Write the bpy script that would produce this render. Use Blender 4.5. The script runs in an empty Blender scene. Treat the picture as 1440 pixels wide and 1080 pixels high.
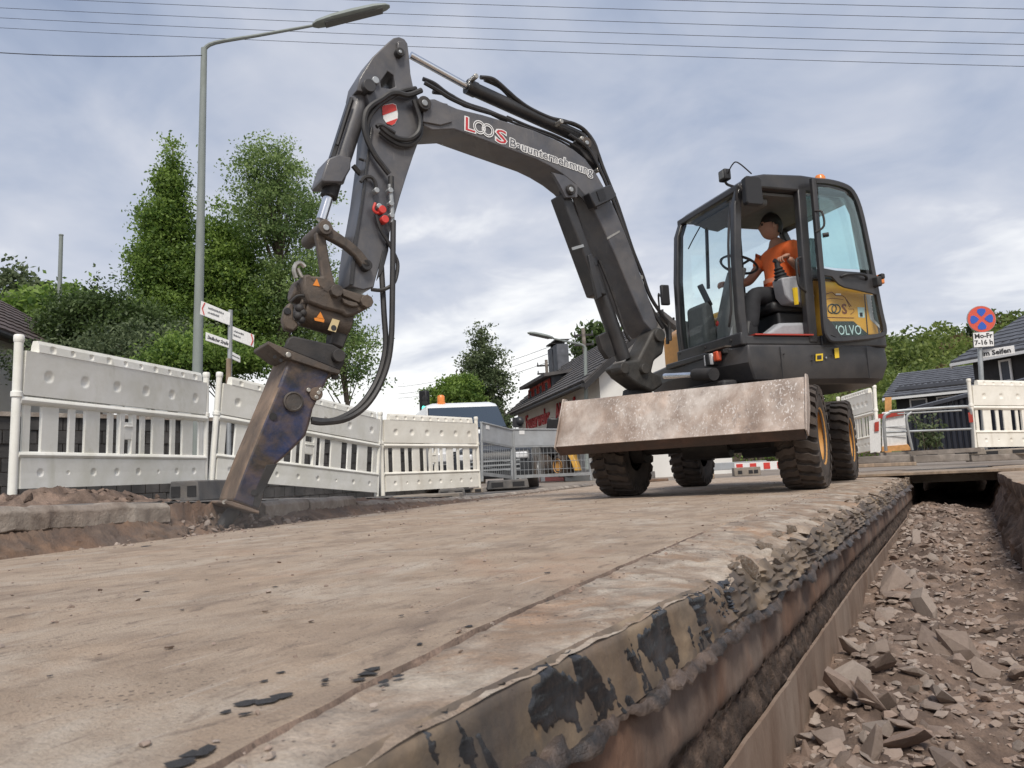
import bpy, bmesh, math, random
import numpy as np
from mathutils import Vector as V, Matrix as M, noise as NZ
sc = bpy.context.scene
col = sc.collection
R_ = math.radians
random.seed(7)
RNG = np.random.default_rng(7)

# ------------------------------------------------------------------ camera
CAM = M(((0.89810491, 0.09969071, 0.42833321, 0.0),
         (0.43644777, -0.08234864, -0.89595315, 0.0),
         (-0.05404555, 0.99160499, -0.1174675, 0.24),
         (0, 0, 0, 1)))
cd = bpy.data.cameras.new('camera')
cam = bpy.data.objects.new('camera', cd)
col.objects.link(cam)
cam.matrix_world = CAM
cd.sensor_width = 36.0
cd.lens = 36.0 * 1088.0 / 1440.0
cd.clip_start = 0.02
cd.clip_end = 2000.0
cd.dof.use_dof = True
cd.dof.focus_distance = 4.2
cd.dof.aperture_fstop = 13.0
sc.camera = cam

# ------------------------------------------------------------------ world: overcast sky
SUN_EL, SUN_AZ = 52.0, 150.0          # azimuth measured clockwise from +Y
w = bpy.data.worlds.new('World')
sc.world = w
w.use_nodes = True
nt = w.node_tree
N, L = nt.nodes, nt.links
N.clear()
out = N.new('ShaderNodeOutputWorld')
bg = N.new('ShaderNodeBackground')
L.new(bg.outputs[0], out.inputs[0])
tc = N.new('ShaderNodeTexCoord')
sep = N.new('ShaderNodeSeparateXYZ'); L.new(tc.outputs['Generated'], sep.inputs[0])
def wm(op, a, b=None, c=None):
    n = N.new('ShaderNodeMath'); n.operation = op
    for i, x in enumerate((a, b, c)):
        if x is None: continue
        if isinstance(x, (int, float)): n.inputs[i].default_value = x
        else: L.new(x, n.inputs[i])
    return n.outputs[0]
zz = wm('ADD', wm('ABSOLUTE', sep.outputs[2]), 0.22)
cx, cy = wm('DIVIDE', sep.outputs[0], zz), wm('DIVIDE', sep.outputs[1], zz)
cmb = N.new('ShaderNodeCombineXYZ'); L.new(cx, cmb.inputs[0]); L.new(cy, cmb.inputs[1]); cmb.inputs[2].default_value = 3.7
def wnoise(scale, detail, rough, dist):
    n = N.new('ShaderNodeTexNoise'); n.inputs['Scale'].default_value = scale; n.inputs['Detail'].default_value = detail
    n.inputs['Roughness'].default_value = rough; n.inputs['Distortion'].default_value = dist
    L.new(cmb.outputs[0], n.inputs['Vector']); return n.outputs[0]
n1 = wnoise(0.70, 6.0, 0.55, 0.4)
n2 = wnoise(2.6, 5.0, 0.55, 0.5)
nn = wm('ADD', wm('MULTIPLY', n1, 0.72), wm('MULTIPLY', n2, 0.28))
hz = wm('POWER', wm('SUBTRACT', 1.0, wm('MINIMUM', wm('ABSOLUTE', sep.outputs[2]), 1.0)), 5.0)   # thinner cloud low down
fac = wm('ADD', nn, wm('MULTIPLY', hz, 0.30))
ramp = N.new('ShaderNodeValToRGB'); L.new(fac, ramp.inputs[0])
cr = ramp.color_ramp
cr.elements[0].position = 0.36; cr.elements[0].color = (0.20, 0.25, 0.36, 1)
cr.elements[1].position = 0.68; cr.elements[1].color = (0.85, 0.845, 0.83, 1)
e = cr.elements.new(0.46); e.color = (0.325, 0.37, 0.47, 1)
e = cr.elements.new(0.58); e.color = (0.50, 0.52, 0.58, 1)
sky = N.new('ShaderNodeTexSky'); sky.sky_type = 'NISHITA'; sky.sun_disc = False
sky.sun_elevation = R_(SUN_EL); sky.sun_rotation = R_(SUN_AZ); sky.dust_density = 2.0
ns = N.new('ShaderNodeVectorMath'); ns.operation = 'SCALE'; L.new(sky.outputs[0], ns.inputs[0]); ns.inputs['Scale'].default_value = 0.10
mx = N.new('ShaderNodeMixRGB'); mx.inputs[0].default_value = 0.90
L.new(ns.outputs[0], mx.inputs[1]); L.new(ramp.outputs[0], mx.inputs[2])
L.new(mx.outputs[0], bg.inputs[0]); bg.inputs[1].default_value = 1.0

sd = bpy.data.lights.new('sun', 'SUN')
sun = bpy.data.objects.new('sun', sd); col.objects.link(sun)
sd.energy = 2.3; sd.angle = R_(16); sd.color = (1.0, 0.93, 0.83)
_s = V((math.sin(R_(SUN_AZ)) * math.cos(R_(SUN_EL)), math.cos(R_(SUN_AZ)) * math.cos(R_(SUN_EL)), math.sin(R_(SUN_EL))))
sun.rotation_euler = _s.to_track_quat('Z', 'Y').to_euler()
sc.view_settings.view_transform = 'Standard'
sc.view_settings.look = 'None'
sc.view_settings.exposure = 0.46
sc.view_settings.gamma = 1.0
sc.view_settings.use_curve_mapping = False
sc.render.engine = 'CYCLES'
sc.cycles.use_denoising = True
sc.cycles.max_bounces = 7
sc.cycles.transparent_max_bounces = 24

# ------------------------------------------------------------------ helpers: survey of the photograph
# a sight line of the surveyed camera; every point below gets its own plane or distance in the place
def ray(px, py):
    r = CAM.to_3x3() @ V(((px - 720) / 1088.0, -(py - 540) / 1088.0, -1.0))
    return r
C0 = V((0, 0, 0.24))
def gz(px, py, z=0.0):
    r = ray(px, py); return C0 + r * ((z - 0.24) / r.z)
def gd(px, py, d): return C0 + ray(px, py) * d
def gp(px, py, p, n):
    r = ray(px, py); return C0 + r * ((V(p) - C0).dot(n) / r.dot(n))
FH = V((-.428, .896, 0)).normalized()
def gv(px, py, base): return gp(px, py, base, FH)      # on the upright plane through base
def xy(v): return V((v.x, v.y, 0))
def lerp(a, b, t): return a + (b - a) * t
def interp(tab, x):
    if x <= tab[0][0]: return tab[0][1]
    for (a, b), (c, d) in zip(tab, tab[1:]):
        if x <= c: return b + (d - b) * (x - a) / (c - a)
    return tab[-1][1]

# ------------------------------------------------------------------ helpers: materials
MATS = {}
def mat(name, c, rough=0.65, metal=0.0, var=0.12, scale=6.0, c2=None, dirt=None, dscale=2.5, damt=0.5, bump=0.15, bscale=60.0, stretch=(1, 1, 1), spec=0.5, coat=0.0, speck=None):
    m = bpy.data.materials.new(name); MATS[name] = m
    m.use_nodes = True
    t = m.node_tree; n, l = t.nodes, t.links
    b = n['Principled BSDF']
    b.inputs['Roughness'].default_value = rough
    b.inputs['Metallic'].default_value = metal
    b.inputs['Specular IOR Level'].default_value = spec
    if coat: b.inputs['Coat Weight'].default_value = coat
    tc = n.new('ShaderNodeTexCoord'); mp = n.new('ShaderNodeMapping'); mp.inputs['Scale'].default_value = stretch
    l.new(tc.outputs['Object'], mp.inputs[0])
    def nz(s, d=5.0, r=0.55, dist=0.0, vec=None):
        x = n.new('ShaderNodeTexNoise'); x.inputs['Scale'].default_value = s; x.inputs['Detail'].default_value = d
        x.inputs['Roughness'].default_value = r; x.inputs['Distortion'].default_value = dist
        l.new((vec or mp).outputs[0], x.inputs['Vector']); return x
    def rmp(src, p0, p1, a=(0, 0, 0, 1), bb=(1, 1, 1, 1)):
        x = n.new('ShaderNodeValToRGB'); x.color_ramp.elements[0].position = p0; x.color_ramp.elements[1].position = p1
        x.color_ramp.elements[0].color = a; x.color_ramp.elements[1].color = bb
        l.new(src, x.inputs[0]); return x.outputs[0]
    def mix(f, a, bb):
        x = n.new('ShaderNodeMixRGB')
        for i, s in ((0, f), (1, a), (2, bb)):
            if isinstance(s, (int, float)): x.inputs[i].default_value = s
            elif isinstance(s, tuple): x.inputs[i].default_value = (*s[:3], 1)
            else: l.new(s, x.inputs[i])
        return x.outputs[0]
    lo = tuple(max(0, x * (1 - var * 1.6)) for x in c); hi = tuple(min(1, x * (1 + var * 1.4)) for x in c)
    base = rmp(nz(scale).outputs[0], 0.3, 0.7, (*lo, 1), (*hi, 1))
    if c2: base = mix(rmp(nz(scale * 0.45, 6, 0.6, 0.6).outputs[0], 0.42, 0.62), base, c2)
    if speck: base = mix(rmp(nz(speck[1], 3, 0.6).outputs[0], speck[2], speck[2] + 0.06), base, speck[0])
    if dirt:
        f = n.new('ShaderNodeMath'); f.operation = 'MULTIPLY'; f.inputs[1].default_value = damt
        l.new(rmp(nz(dscale, 8, 0.68, 0.4).outputs[0], 0.38, 0.68), f.inputs[0])
        base = mix(f.outputs[0], base, dirt)
        rr = n.new('ShaderNodeMapRange'); l.new(f.outputs[0], rr.inputs[0]); rr.inputs[3].default_value = rough; rr.inputs[4].default_value = min(1, rough + 0.3)
        l.new(rr.outputs[0], b.inputs['Roughness'])
    l.new(base, b.inputs['Base Color'])
    if bump:
        bp = n.new('ShaderNodeBump'); bp.inputs['Strength'].default_value = bump; bp.inputs['Distance'].default_value = 0.01
        l.new(nz(bscale, 6, 0.65).outputs[0], bp.inputs['Height']); l.new(bp.outputs[0], b.inputs['Normal'])
    return m
def flat(name, c, rough=0.5, metal=0.0, emit=None, es=1.0):
    m = bpy.data.materials.new(name); MATS[name] = m; m.use_nodes = True
    b = m.node_tree.nodes['Principled BSDF']
    t = m.node_tree; nzn = t.nodes.new('ShaderNodeTexNoise'); nzn.inputs['Scale'].default_value = 14
    r = t.nodes.new('ShaderNodeValToRGB'); r.color_ramp.elements[0].position = .3; r.color_ramp.elements[1].position = .7
    r.color_ramp.elements[0].color = (*[x * 0.86 for x in c], 1); r.color_ramp.elements[1].color = (*c, 1)
    t.links.new(nzn.outputs[0], r.inputs[0]); t.links.new(r.outputs[0], b.inputs['Base Color'])
    b.inputs['Roughness'].default_value = rough; b.inputs['Metallic'].default_value = metal
    if emit: b.inputs['Emission Color'].default_value = (*emit, 1); b.inputs['Emission Strength'].default_value = es
    return m
def glass(name, tint, refl=0.10, dark=0.0):
    m = bpy.data.materials.new(name); MATS[name] = m; m.use_nodes = True
    t = m.node_tree; n, l = t.nodes, t.links; n.clear()
    o = n.new('ShaderNodeOutputMaterial'); tr = n.new('ShaderNodeBsdfTransparent'); tr.inputs[0].default_value = (*tint, 1)
    g = n.new('ShaderNodeBsdfGlossy'); g.inputs['Roughness'].default_value = 0.03; g.inputs[0].default_value = (0.9, 0.97, 1, 1)
    lw = n.new('ShaderNodeLayerWeight'); lw.inputs[0].default_value = 0.12
    mr = n.new('ShaderNodeMapRange'); mr.inputs[3].default_value = refl; mr.inputs[4].default_value = 0.75; l.new(lw.outputs['Fresnel'], mr.inputs[0])
    mxs = n.new('ShaderNodeMixShader'); l.new(mr.outputs[0], mxs.inputs[0]); l.new(tr.outputs[0], mxs.inputs[1]); l.new(g.outputs[0], mxs.inputs[2])
    l.new(mxs.outputs[0], o.inputs[0]); return m
def leafmat(name, a, b, trans=0.35):
    m = bpy.data.materials.new(name); MATS[name] = m; m.use_nodes = True
    t = m.node_tree; n, l = t.nodes, t.links; n.clear()
    o = n.new('ShaderNodeOutputMaterial'); at = n.new('ShaderNodeAttribute'); at.attribute_name = 'tone'
    r = n.new('ShaderNodeMixRGB'); l.new(at.outputs['Fac'], r.inputs[0]); r.inputs[1].default_value = (*a, 1); r.inputs[2].default_value = (*b, 1)
    d = n.new('ShaderNodeBsdfPrincipled'); d.inputs['Roughness'].default_value = 0.6; l.new(r.outputs[0], d.inputs['Base Color'])
    tl = n.new('ShaderNodeBsdfTranslucent'); l.new(r.outputs[0], tl.inputs[0])
    ms = n.new('ShaderNodeMixShader'); ms.inputs[0].default_value = trans; l.new(d.outputs[0], ms.inputs[1]); l.new(tl.outputs[0], ms.inputs[2]); l.new(ms.outputs[0], o.inputs[0])
    return m

def scratch(m, c, scale=(60, 60, 5), lo=.60, amt=.8):
    t = m.node_tree; n, l = t.nodes, t.links; b = n['Principled BSDF']; src = b.inputs['Base Color'].links[0].from_socket
    tc = n.new('ShaderNodeTexCoord'); mp = n.new('ShaderNodeMapping'); mp.inputs['Scale'].default_value = scale; mp.inputs['Rotation'].default_value = (0, .16, 0); l.new(tc.outputs['Object'], mp.inputs[0])
    x = n.new('ShaderNodeTexNoise'); x.inputs['Scale'].default_value = 1; x.inputs['Detail'].default_value = 4; l.new(mp.outputs[0], x.inputs['Vector'])
    y = n.new('ShaderNodeTexNoise'); y.inputs['Scale'].default_value = 2.2; y.inputs['Detail'].default_value = 3; l.new(tc.outputs['Object'], y.inputs['Vector'])
    r = n.new('ShaderNodeValToRGB'); r.color_ramp.elements[0].position = lo; r.color_ramp.elements[1].position = lo + .06; l.new(x.outputs[0], r.inputs[0])
    r2 = n.new('ShaderNodeValToRGB'); r2.color_ramp.elements[0].position = .40; r2.color_ramp.elements[1].position = .58; l.new(y.outputs[0], r2.inputs[0])
    k = n.new('ShaderNodeMath'); k.operation = 'MULTIPLY'; l.new(r.outputs[0], k.inputs[0]); l.new(r2.outputs[0], k.inputs[1])
    k2 = n.new('ShaderNodeMath'); k2.operation = 'MULTIPLY'; l.new(k.outputs[0], k2.inputs[0]); k2.inputs[1].default_value = amt
    mx = n.new('ShaderNodeMixRGB'); l.new(k2.outputs[0], mx.inputs[0]); l.new(src, mx.inputs[1]); mx.inputs[2].default_value = (*c, 1); l.new(mx.outputs[0], b.inputs['Base Color'])
# ------------------------------------------------------------------ helpers: objects
ORG = {}
def tag(o, label=None, cat=None, group=None, kind=None):
    for k, v in (('label', label), ('category', cat), ('group', group), ('kind', kind)):
        if v: o[k] = v
    return o
def thing(name, label, cat, loc=(0, 0, 0), group=None, rot=None):
    o = bpy.data.objects.new(name, None); col.objects.link(o)
    o.location = loc; o.empty_display_size = 0.1
    if rot is not None: o.rotation_euler = rot
    tag(o, label, cat, group); ORG[o.name] = V(loc)
    return o
def copy_tree(o, parent=None):
    c = o.copy(); col.objects.link(c); c.parent = parent
    for ch in o.children: copy_tree(ch, c)
    return c
class MB:
    def __init__(s): s.v, s.f = [], []
    def add(s, vs, fs):
        k = len(s.v); s.v += [V(x) for x in vs]; s.f += [tuple(i + k for i in f) for f in fs]; return s
    def box(s, c, size, rot=None):
        c = V(c); h = V(size) / 2
        vs = [V((a * h.x, b * h.y, d * h.z)) for a in (-1, 1) for b in (-1, 1) for d in (-1, 1)]
        if rot is not None: vs = [rot @ x for x in vs]
        return s.add([c + x for x in vs], [(0, 1, 3, 2), (4, 6, 7, 5), (0, 4, 5, 1), (2, 3, 7, 6), (0, 2, 6, 4), (1, 5, 7, 3)])
    def prism(s, poly, vec):
        n = len(poly); vec = V(vec); poly = [V(p) for p in poly]
        nrm = V((0, 0, 0))
        for i in range(n): nrm += poly[i].cross(poly[(i + 1) % n])
        if nrm.dot(vec) > 0: poly = poly[::-1]
        return s.add(poly + [p + vec for p in poly], [tuple(range(n)), tuple(range(2 * n - 1, n - 1, -1))] + [(i, i + n, (i + 1) % n + n, (i + 1) % n) for i in range(n)])
    def loft(s, loops, cap=True, closed=True):
        n = len(loops[0]); vs = [V(p) for lp in loops for p in lp]; fs = []
        for k in range(len(loops) - 1):
            for i in range(n if closed else n - 1):
                j = (i + 1) % n; fs.append((k * n + i, k * n + j, (k + 1) * n + j, (k + 1) * n + i))
        if cap: fs += [tuple(range(n - 1, -1, -1)), tuple(range((len(loops) - 1) * n, len(loops) * n))]
        return s.add(vs, fs)
    def cyl(s, p0, p1, r0, r1=None, n=14, cap=True):
        p0, p1 = V(p0), V(p1); r1 = r0 if r1 is None else r1
        d = (p1 - p0).normalized(); a = d.orthogonal().normalized(); b = d.cross(a)
        ring = lambda p, r: [p + (a * math.cos(2 * math.pi * i / n) + b * math.sin(2 * math.pi * i / n)) * r for i in range(n)]
        return s.loft([ring(p0, r0), ring(p1, r1)], cap)
    def lathe(s, c, axis, prof, n=24, cap=False):
        c = V(c); d = V(axis).normalized(); a = d.orthogonal().normalized(); b = d.cross(a)
        return s.loft([[c + d * h + (a * math.cos(2 * math.pi * i / n) + b * math.sin(2 * math.pi * i / n)) * r for i in range(n)] for r, h in prof], cap)
    def tube(s, path, r, n=7, sub=4, rs=None):
        P = smooth(path, sub) if sub > 1 and len(path) > 2 else [V(p) for p in path]
        loops = []; a = None
        for i, p in enumerate(P):
            d = (P[min(i + 1, len(P) - 1)] - P[max(i - 1, 0)]).normalized()
            a = d.orthogonal().normalized() if a is None else (a - d * a.dot(d)).normalized()
            b = d.cross(a); rr = r if rs is None else lerp(rs[0], rs[1], i / max(1, len(P) - 1))
            loops.append([p + (a * math.cos(2 * math.pi * k / n) + b * math.sin(2 * math.pi * k / n)) * rr for k in range(n)])
        return s.loft(loops)
    def bar(s, path, wv, hv):            # rectangular section swept along a path: wv, hv are half-extent vectors
        wv, hv = V(wv), V(hv)
        return s.loft([[V(p) + wv + hv, V(p) - wv + hv, V(p) - wv - hv, V(p) + wv - hv] for p in path])
    def ball(s, c, r, n=12, m=8, sc3=(1, 1, 1), rot=None):
        vs, fs = [], []
        for j in range(m + 1):
            t = math.pi * j / m
            for i in range(n):
                q = V((math.sin(t) * math.cos(2 * math.pi * i / n) * sc3[0], math.sin(t) * math.sin(2 * math.pi * i / n) * sc3[1], math.cos(t) * sc3[2])) * r
                vs.append(V(c) + (rot @ q if rot is not None else q))
        for j in range(m):
            for i in range(n): fs.append((j * n + i, (j + 1) * n + i, (j + 1) * n + (i + 1) % n, j * n + (i + 1) % n))
        return s.add(vs, fs)
    def build(s, name, m, parent=None, bevel=0.0, smooth_=40, loc=None, seg=2, keep=False):
        o0 = V((0, 0, 0))
        if parent is not None: o0 = ORG.get(parent.name, V((0, 0, 0)))
        elif loc is not None: o0 = V(loc)
        me = bpy.data.meshes.new(name)
        me.from_pydata([tuple(x - o0) for x in s.v], [], s.f)
        bm = bmesh.new(); bm.from_mesh(me)
        if not keep: bmesh.ops.remove_doubles(bm, verts=bm.verts, dist=1e-5)
        bmesh.ops.recalc_face_normals(bm, faces=bm.faces); bm.to_mesh(me); bm.free()
        me.materials.append(MATS[m] if isinstance(m, str) else m)
        me.polygons.foreach_set('use_smooth', [True] * len(me.polygons))
        me.set_sharp_from_angle(angle=R_(smooth_))
        o = bpy.data.objects.new(name, me); col.objects.link(o)
        if parent is not None: o.parent = parent; ORG[o.name] = o0
        elif loc is not None: o.location = loc; ORG[o.name] = V(loc)
        if bevel:
            b = o.modifiers.new('bevel', 'BEVEL'); b.width = bevel; b.segments = seg; b.limit_method = 'ANGLE'; b.angle_limit = R_(35); b.harden_normals = False
        return o
def smooth(path, sub=4):
    P = [V(p) for p in path]; out = []
    for i in range(len(P) - 1):
        p0, p1, p2, p3 = P[max(i - 1, 0)], P[i], P[i + 1], P[min(i + 2, len(P) - 1)]
        for k in range(sub):
            t = k / sub
            out.append(0.5 * ((2 * p1) + (p2 - p0) * t + (2 * p0 - 5 * p1 + 4 * p2 - p3) * t * t + (3 * p1 - p0 - 3 * p2 + p3) * t ** 3))
    return out + [P[-1]]
def text(s, o, xd, yd, size, m, name, parent, lift=0.0, fat=0.0, ext=0.0012, width=None, align='LEFT'):
    xd = V(xd).normalized(); nd = xd.cross(V(yd)).normalized(); yd = nd.cross(xd)
    c = bpy.data.curves.new('lettering', 'FONT'); c.body = s; c.size = size; c.offset = fat; c.extrude = ext; c.align_x = align; c.resolution_u = 2
    t = bpy.data.objects.new('lettering', c); col.objects.link(t)
    me = bpy.data.meshes.new_from_object(t.evaluated_get(bpy.context.evaluated_depsgraph_get()))
    bpy.data.objects.remove(t); bpy.data.curves.remove(c)
    k = 1.0
    if width and len(me.vertices):
        xs = [v.co.x for v in me.vertices]; k = width / max(1e-4, max(xs) - min(xs) - 2 * fat)
    o0 = ORG.get(parent.name, V((0, 0, 0))) if parent is not None else V((0, 0, 0))
    for v in me.vertices: v.co = V(o) + xd * v.co.x * k + yd * v.co.y + nd * (v.co.z + lift) - o0
    me.materials.clear(); me.materials.append(MATS[m])
    ob = bpy.data.objects.new(name, me); col.objects.link(ob); ob.parent = parent
    if parent is not None: ORG[ob.name] = o0
    return ob
def fnz(x, y, z=0.0, s=1.0, oct=4): return NZ.fractal(V((x * s, y * s, z * s)), 1.0, 2.0, oct)

# ------------------------------------------------------------------ materials
def grain(m, fine=260, specks=80, amt=.75, dark=(.085, .065, .052)):
    t = m.node_tree; n, l = t.nodes, t.links; b = n['Principled BSDF']; src = b.inputs['Base Color'].links[0].from_socket
    tc = n.new('ShaderNodeTexCoord')
    x = n.new('ShaderNodeTexNoise'); x.inputs['Scale'].default_value = fine; x.inputs['Detail'].default_value = 3; l.new(tc.outputs['Object'], x.inputs['Vector'])
    r = n.new('ShaderNodeMapRange'); r.inputs[1].default_value = .3; r.inputs[2].default_value = .7; r.inputs[3].default_value = .84; r.inputs[4].default_value = 1.14; l.new(x.outputs[0], r.inputs[0])
    mu = n.new('ShaderNodeMixRGB'); mu.blend_type = 'MULTIPLY'; mu.inputs[0].default_value = 1; l.new(src, mu.inputs[1]); l.new(r.outputs[0], mu.inputs[2])
    v = n.new('ShaderNodeTexVoronoi'); v.inputs['Scale'].default_value = specks; l.new(tc.outputs['Object'], v.inputs['Vector'])
    y = n.new('ShaderNodeTexNoise'); y.inputs['Scale'].default_value = 5; y.inputs['Detail'].default_value = 3; l.new(tc.outputs['Object'], y.inputs['Vector'])
    th = n.new('ShaderNodeMapRange'); th.inputs[1].default_value = .45; th.inputs[2].default_value = .75; th.inputs[3].default_value = .05; th.inputs[4].default_value = .33; l.new(y.outputs[0], th.inputs[0])
    lt = n.new('ShaderNodeMath'); lt.operation = 'LESS_THAN'; l.new(v.outputs['Distance'], lt.inputs[0]); l.new(th.outputs[0], lt.inputs[1])
    k = n.new('ShaderNodeMath'); k.operation = 'MULTIPLY'; l.new(lt.outputs[0], k.inputs[0]); k.inputs[1].default_value = amt
    mx = n.new('ShaderNodeMixRGB'); l.new(k.outputs[0], mx.inputs[0]); l.new(mu.outputs[0], mx.inputs[1]); mx.inputs[2].default_value = (*dark, 1); l.new(mx.outputs[0], b.inputs['Base Color'])
def patches(m, c, scale, lo, hi, amt, stretch=(1, 1, 1), seed=0.0):
    t = m.node_tree; n, l = t.nodes, t.links; b = n['Principled BSDF']; src = b.inputs['Base Color'].links[0].from_socket
    tc = n.new('ShaderNodeTexCoord'); mp = n.new('ShaderNodeMapping'); mp.inputs['Scale'].default_value = stretch; mp.inputs['Location'].default_value = (seed, seed * .7, 0); l.new(tc.outputs['Object'], mp.inputs[0])
    x = n.new('ShaderNodeTexNoise'); x.inputs['Scale'].default_value = scale; x.inputs['Detail'].default_value = 9; x.inputs['Roughness'].default_value = .66; x.inputs['Distortion'].default_value = .5; l.new(mp.outputs[0], x.inputs['Vector'])
    r = n.new('ShaderNodeMapRange'); r.inputs[1].default_value = lo; r.inputs[2].default_value = hi; r.inputs[4].default_value = amt; l.new(x.outputs[0], r.inputs[0])
    mx = n.new('ShaderNodeMixRGB'); l.new(r.outputs[0], mx.inputs[0]); l.new(src, mx.inputs[1]); mx.inputs[2].default_value = (*c, 1); l.new(mx.outputs[0], b.inputs['Base Color'])
def vary(m, island=False, cols=((.20, .15, .122), (.37, .295, .25), (.47, .405, .355), (.34, .235, .185))):
    t = m.node_tree; n, l = t.nodes, t.links; b = n['Principled BSDF']; src = b.inputs['Base Color'].links[0].from_socket
    o = n.new('ShaderNodeNewGeometry').outputs['Random Per Island'] if island else n.new('ShaderNodeObjectInfo').outputs['Random']
    r = n.new('ShaderNodeValToRGB'); r.color_ramp.elements[0].color = (*cols[0], 1); r.color_ramp.elements[1].color = (*cols[-1], 1)
    for i, c in enumerate(cols[1:-1]): e = r.color_ramp.elements.new((i + 1) / (len(cols) - 1)); e.color = (*c, 1)
    l.new(o, r.inputs[0]); mx = n.new('ShaderNodeMixRGB'); mx.inputs[0].default_value = .6; l.new(src, mx.inputs[1]); l.new(r.outputs[0], mx.inputs[2]); l.new(mx.outputs[0], b.inputs['Base Color'])
mat('concrete', (0.375, 0.283, 0.207), 0.9, var=0.14, scale=7.5, c2=(0.425, 0.335, 0.255), bump=0.8, bscale=140)
patches(MATS['concrete'], (.53, .465, .39), 2.2, .52, .68, .7, (1.3, .8, 1), 3.1)
patches(MATS['concrete'], (.215, .16, .122), 3.6, .50, .68, .7, (1.3, .75, 1), 8.7)
patches(MATS['concrete'], (.42, .235, .14), 1.1, .56, .70, .5, (1, .8, 1), 5.2)
patches(MATS['concrete'], (.16, .12, .094), 15.0, .55, .68, .7, (1.4, .7, 1), 1.7)
mat('concrete_edge', (0.37, 0.305, 0.245), 0.9, var=0.3, scale=12, c2=(0.32, 0.225, 0.155), dirt=(0.16, 0.115, 0.085), dscale=5, damt=0.65, bump=0.9, bscale=55)
mat('wall_stain', (0.27, 0.20, 0.132), 0.5, var=0.35, scale=7, c2=(0.17, 0.12, 0.085), dirt=(0.055, 0.050, 0.048), dscale=4.2, damt=0.9, bump=0.2, bscale=60)
scratch(MATS['wall_stain'], (.33, .215, .11), (14, 14, 9), .60, .6)
mat('wall_rust', (0.20, 0.115, 0.075), 0.72, var=0.3, scale=6, c2=(0.24, 0.185, 0.15), dirt=(0.09, 0.06, 0.045), dscale=3.5, damt=0.7, bump=0.5, bscale=45, stretch=(1, 1, 0.45))
mat('soil', (0.215, 0.152, 0.116), 0.97, var=0.35, scale=10, c2=(0.10, 0.07, 0.055), bump=1.0, bscale=45)
mat('soil_dark', (0.115, 0.080, 0.060), 0.97, var=0.5, scale=22, c2=(0.055, 0.038, 0.03), bump=1.0, bscale=60)
mat('soil_red', (0.145, 0.105, 0.08), 0.97, var=0.35, scale=9, c2=(0.11, 0.082, 0.068), dirt=(0.34, 0.18, 0.09), dscale=3.5, damt=0.4, bump=1.0, bscale=45)
mat('steel_plate', (0.27, 0.20, 0.155), 0.66, metal=0.0, var=0.15, scale=4, c2=(0.33, 0.26, 0.21), dirt=(0.15, 0.095, 0.065), dscale=3, damt=0.6, bump=0.22, bscale=70, stretch=(1, 1, 0.5))
mat('stone', (0.32, 0.25, 0.205), 0.93, var=0.28, scale=7, c2=(0.32, 0.255, 0.215), dirt=(0.15, 0.11, 0.085), dscale=6, damt=0.5, bump=0.7, bscale=50)
mat('tar', (0.026, 0.024, 0.023), 0.8, var=0.3, scale=20, c2=(0.055, 0.055, 0.06), bump=0.5, bscale=30)
mat('tar_grey', (0.045, 0.046, 0.050), 0.20, var=0.4, scale=14, c2=(0.022, 0.022, 0.024), bump=0.35, bscale=30)
mat('tar_lip', (0.11, 0.08, 0.063), 0.45, var=0.4, scale=18, c2=(0.035, 0.032, 0.032), bump=0.9, bscale=40)
mat('asphalt', (0.135, 0.13, 0.128), 0.92, var=0.2, scale=3, c2=(0.17, 0.16, 0.152), dirt=(0.20, 0.165, 0.135), dscale=1.2, damt=0.5, bump=0.5, bscale=160)
mat('dirt_ground', (0.22, 0.18, 0.15), 0.95, var=0.25, scale=2, c2=(0.27, 0.235, 0.20), bump=0.6, bscale=30)
mat('kerb', (0.39, 0.345, 0.295), 0.9, var=0.25, scale=6, c2=(0.30, 0.25, 0.21), dirt=(0.12, 0.09, 0.07), dscale=5, damt=0.75, bump=0.8, bscale=60)
mat('paint_dark', (0.024, 0.0245, 0.028), 0.38, var=0.2, scale=5, dirt=(0.10, 0.088, 0.076), dscale=3.6, damt=0.26, bump=0.05, bscale=80, coat=0.1)
mat('paint_boom', (0.078, 0.080, 0.092), 0.38, var=0.14, scale=6, dirt=(0.19, 0.17, 0.15), dscale=4.2, damt=0.42, bump=0.04, bscale=90, coat=0.12)
mat('paint_skirt', (0.034, 0.0345, 0.039), 0.42, var=0.15, scale=4, dirt=(0.15, 0.13, 0.11), dscale=2.2, damt=0.35, bump=0.06, bscale=90)
mat('iron_worn', (0.060, 0.054, 0.050), 0.55, metal=0.2, var=0.3, scale=8, c2=(0.11, 0.085, 0.065), dirt=(0.16, 0.12, 0.09), dscale=4, damt=0.5, bump=0.4, bscale=45)
mat('iron_dark', (0.036, 0.035, 0.033), 0.5, metal=0.1, var=0.3, scale=8, dirt=(0.10, 0.085, 0.07), dscale=5, damt=0.4, bump=0.35, bscale=45)
mat('iron_black', (0.020, 0.020, 0.022), 0.6, var=0.2, scale=8, dirt=(0.08, 0.068, 0.058), dscale=4, damt=0.4, bump=0.3, bscale=45)
mat('blade_face', (0.40, 0.315, 0.26), 0.6, var=0.3, scale=5, c2=(0.50, 0.445, 0.40), dirt=(0.19, 0.135, 0.105), dscale=6, damt=0.8, bump=0.4, bscale=30, stretch=(1, 1, 0.4), speck=((0.52, 0.48, 0.45), 30.0, 0.64))
scratch(MATS['blade_face'], (.66, .62, .59), (80, 80, 4.0), .58, .8)
scratch(MATS['blade_face'], (.10, .08, .07), (30, 30, 7), .66, .7)
scratch(MATS['concrete'], (.56, .50, .44), (60, 2.6, 60), .63, .42)
scratch(MATS['concrete'], (.13, .098, .08), (75, 7, 75), .66, .6)
grain(MATS['concrete'])
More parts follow.
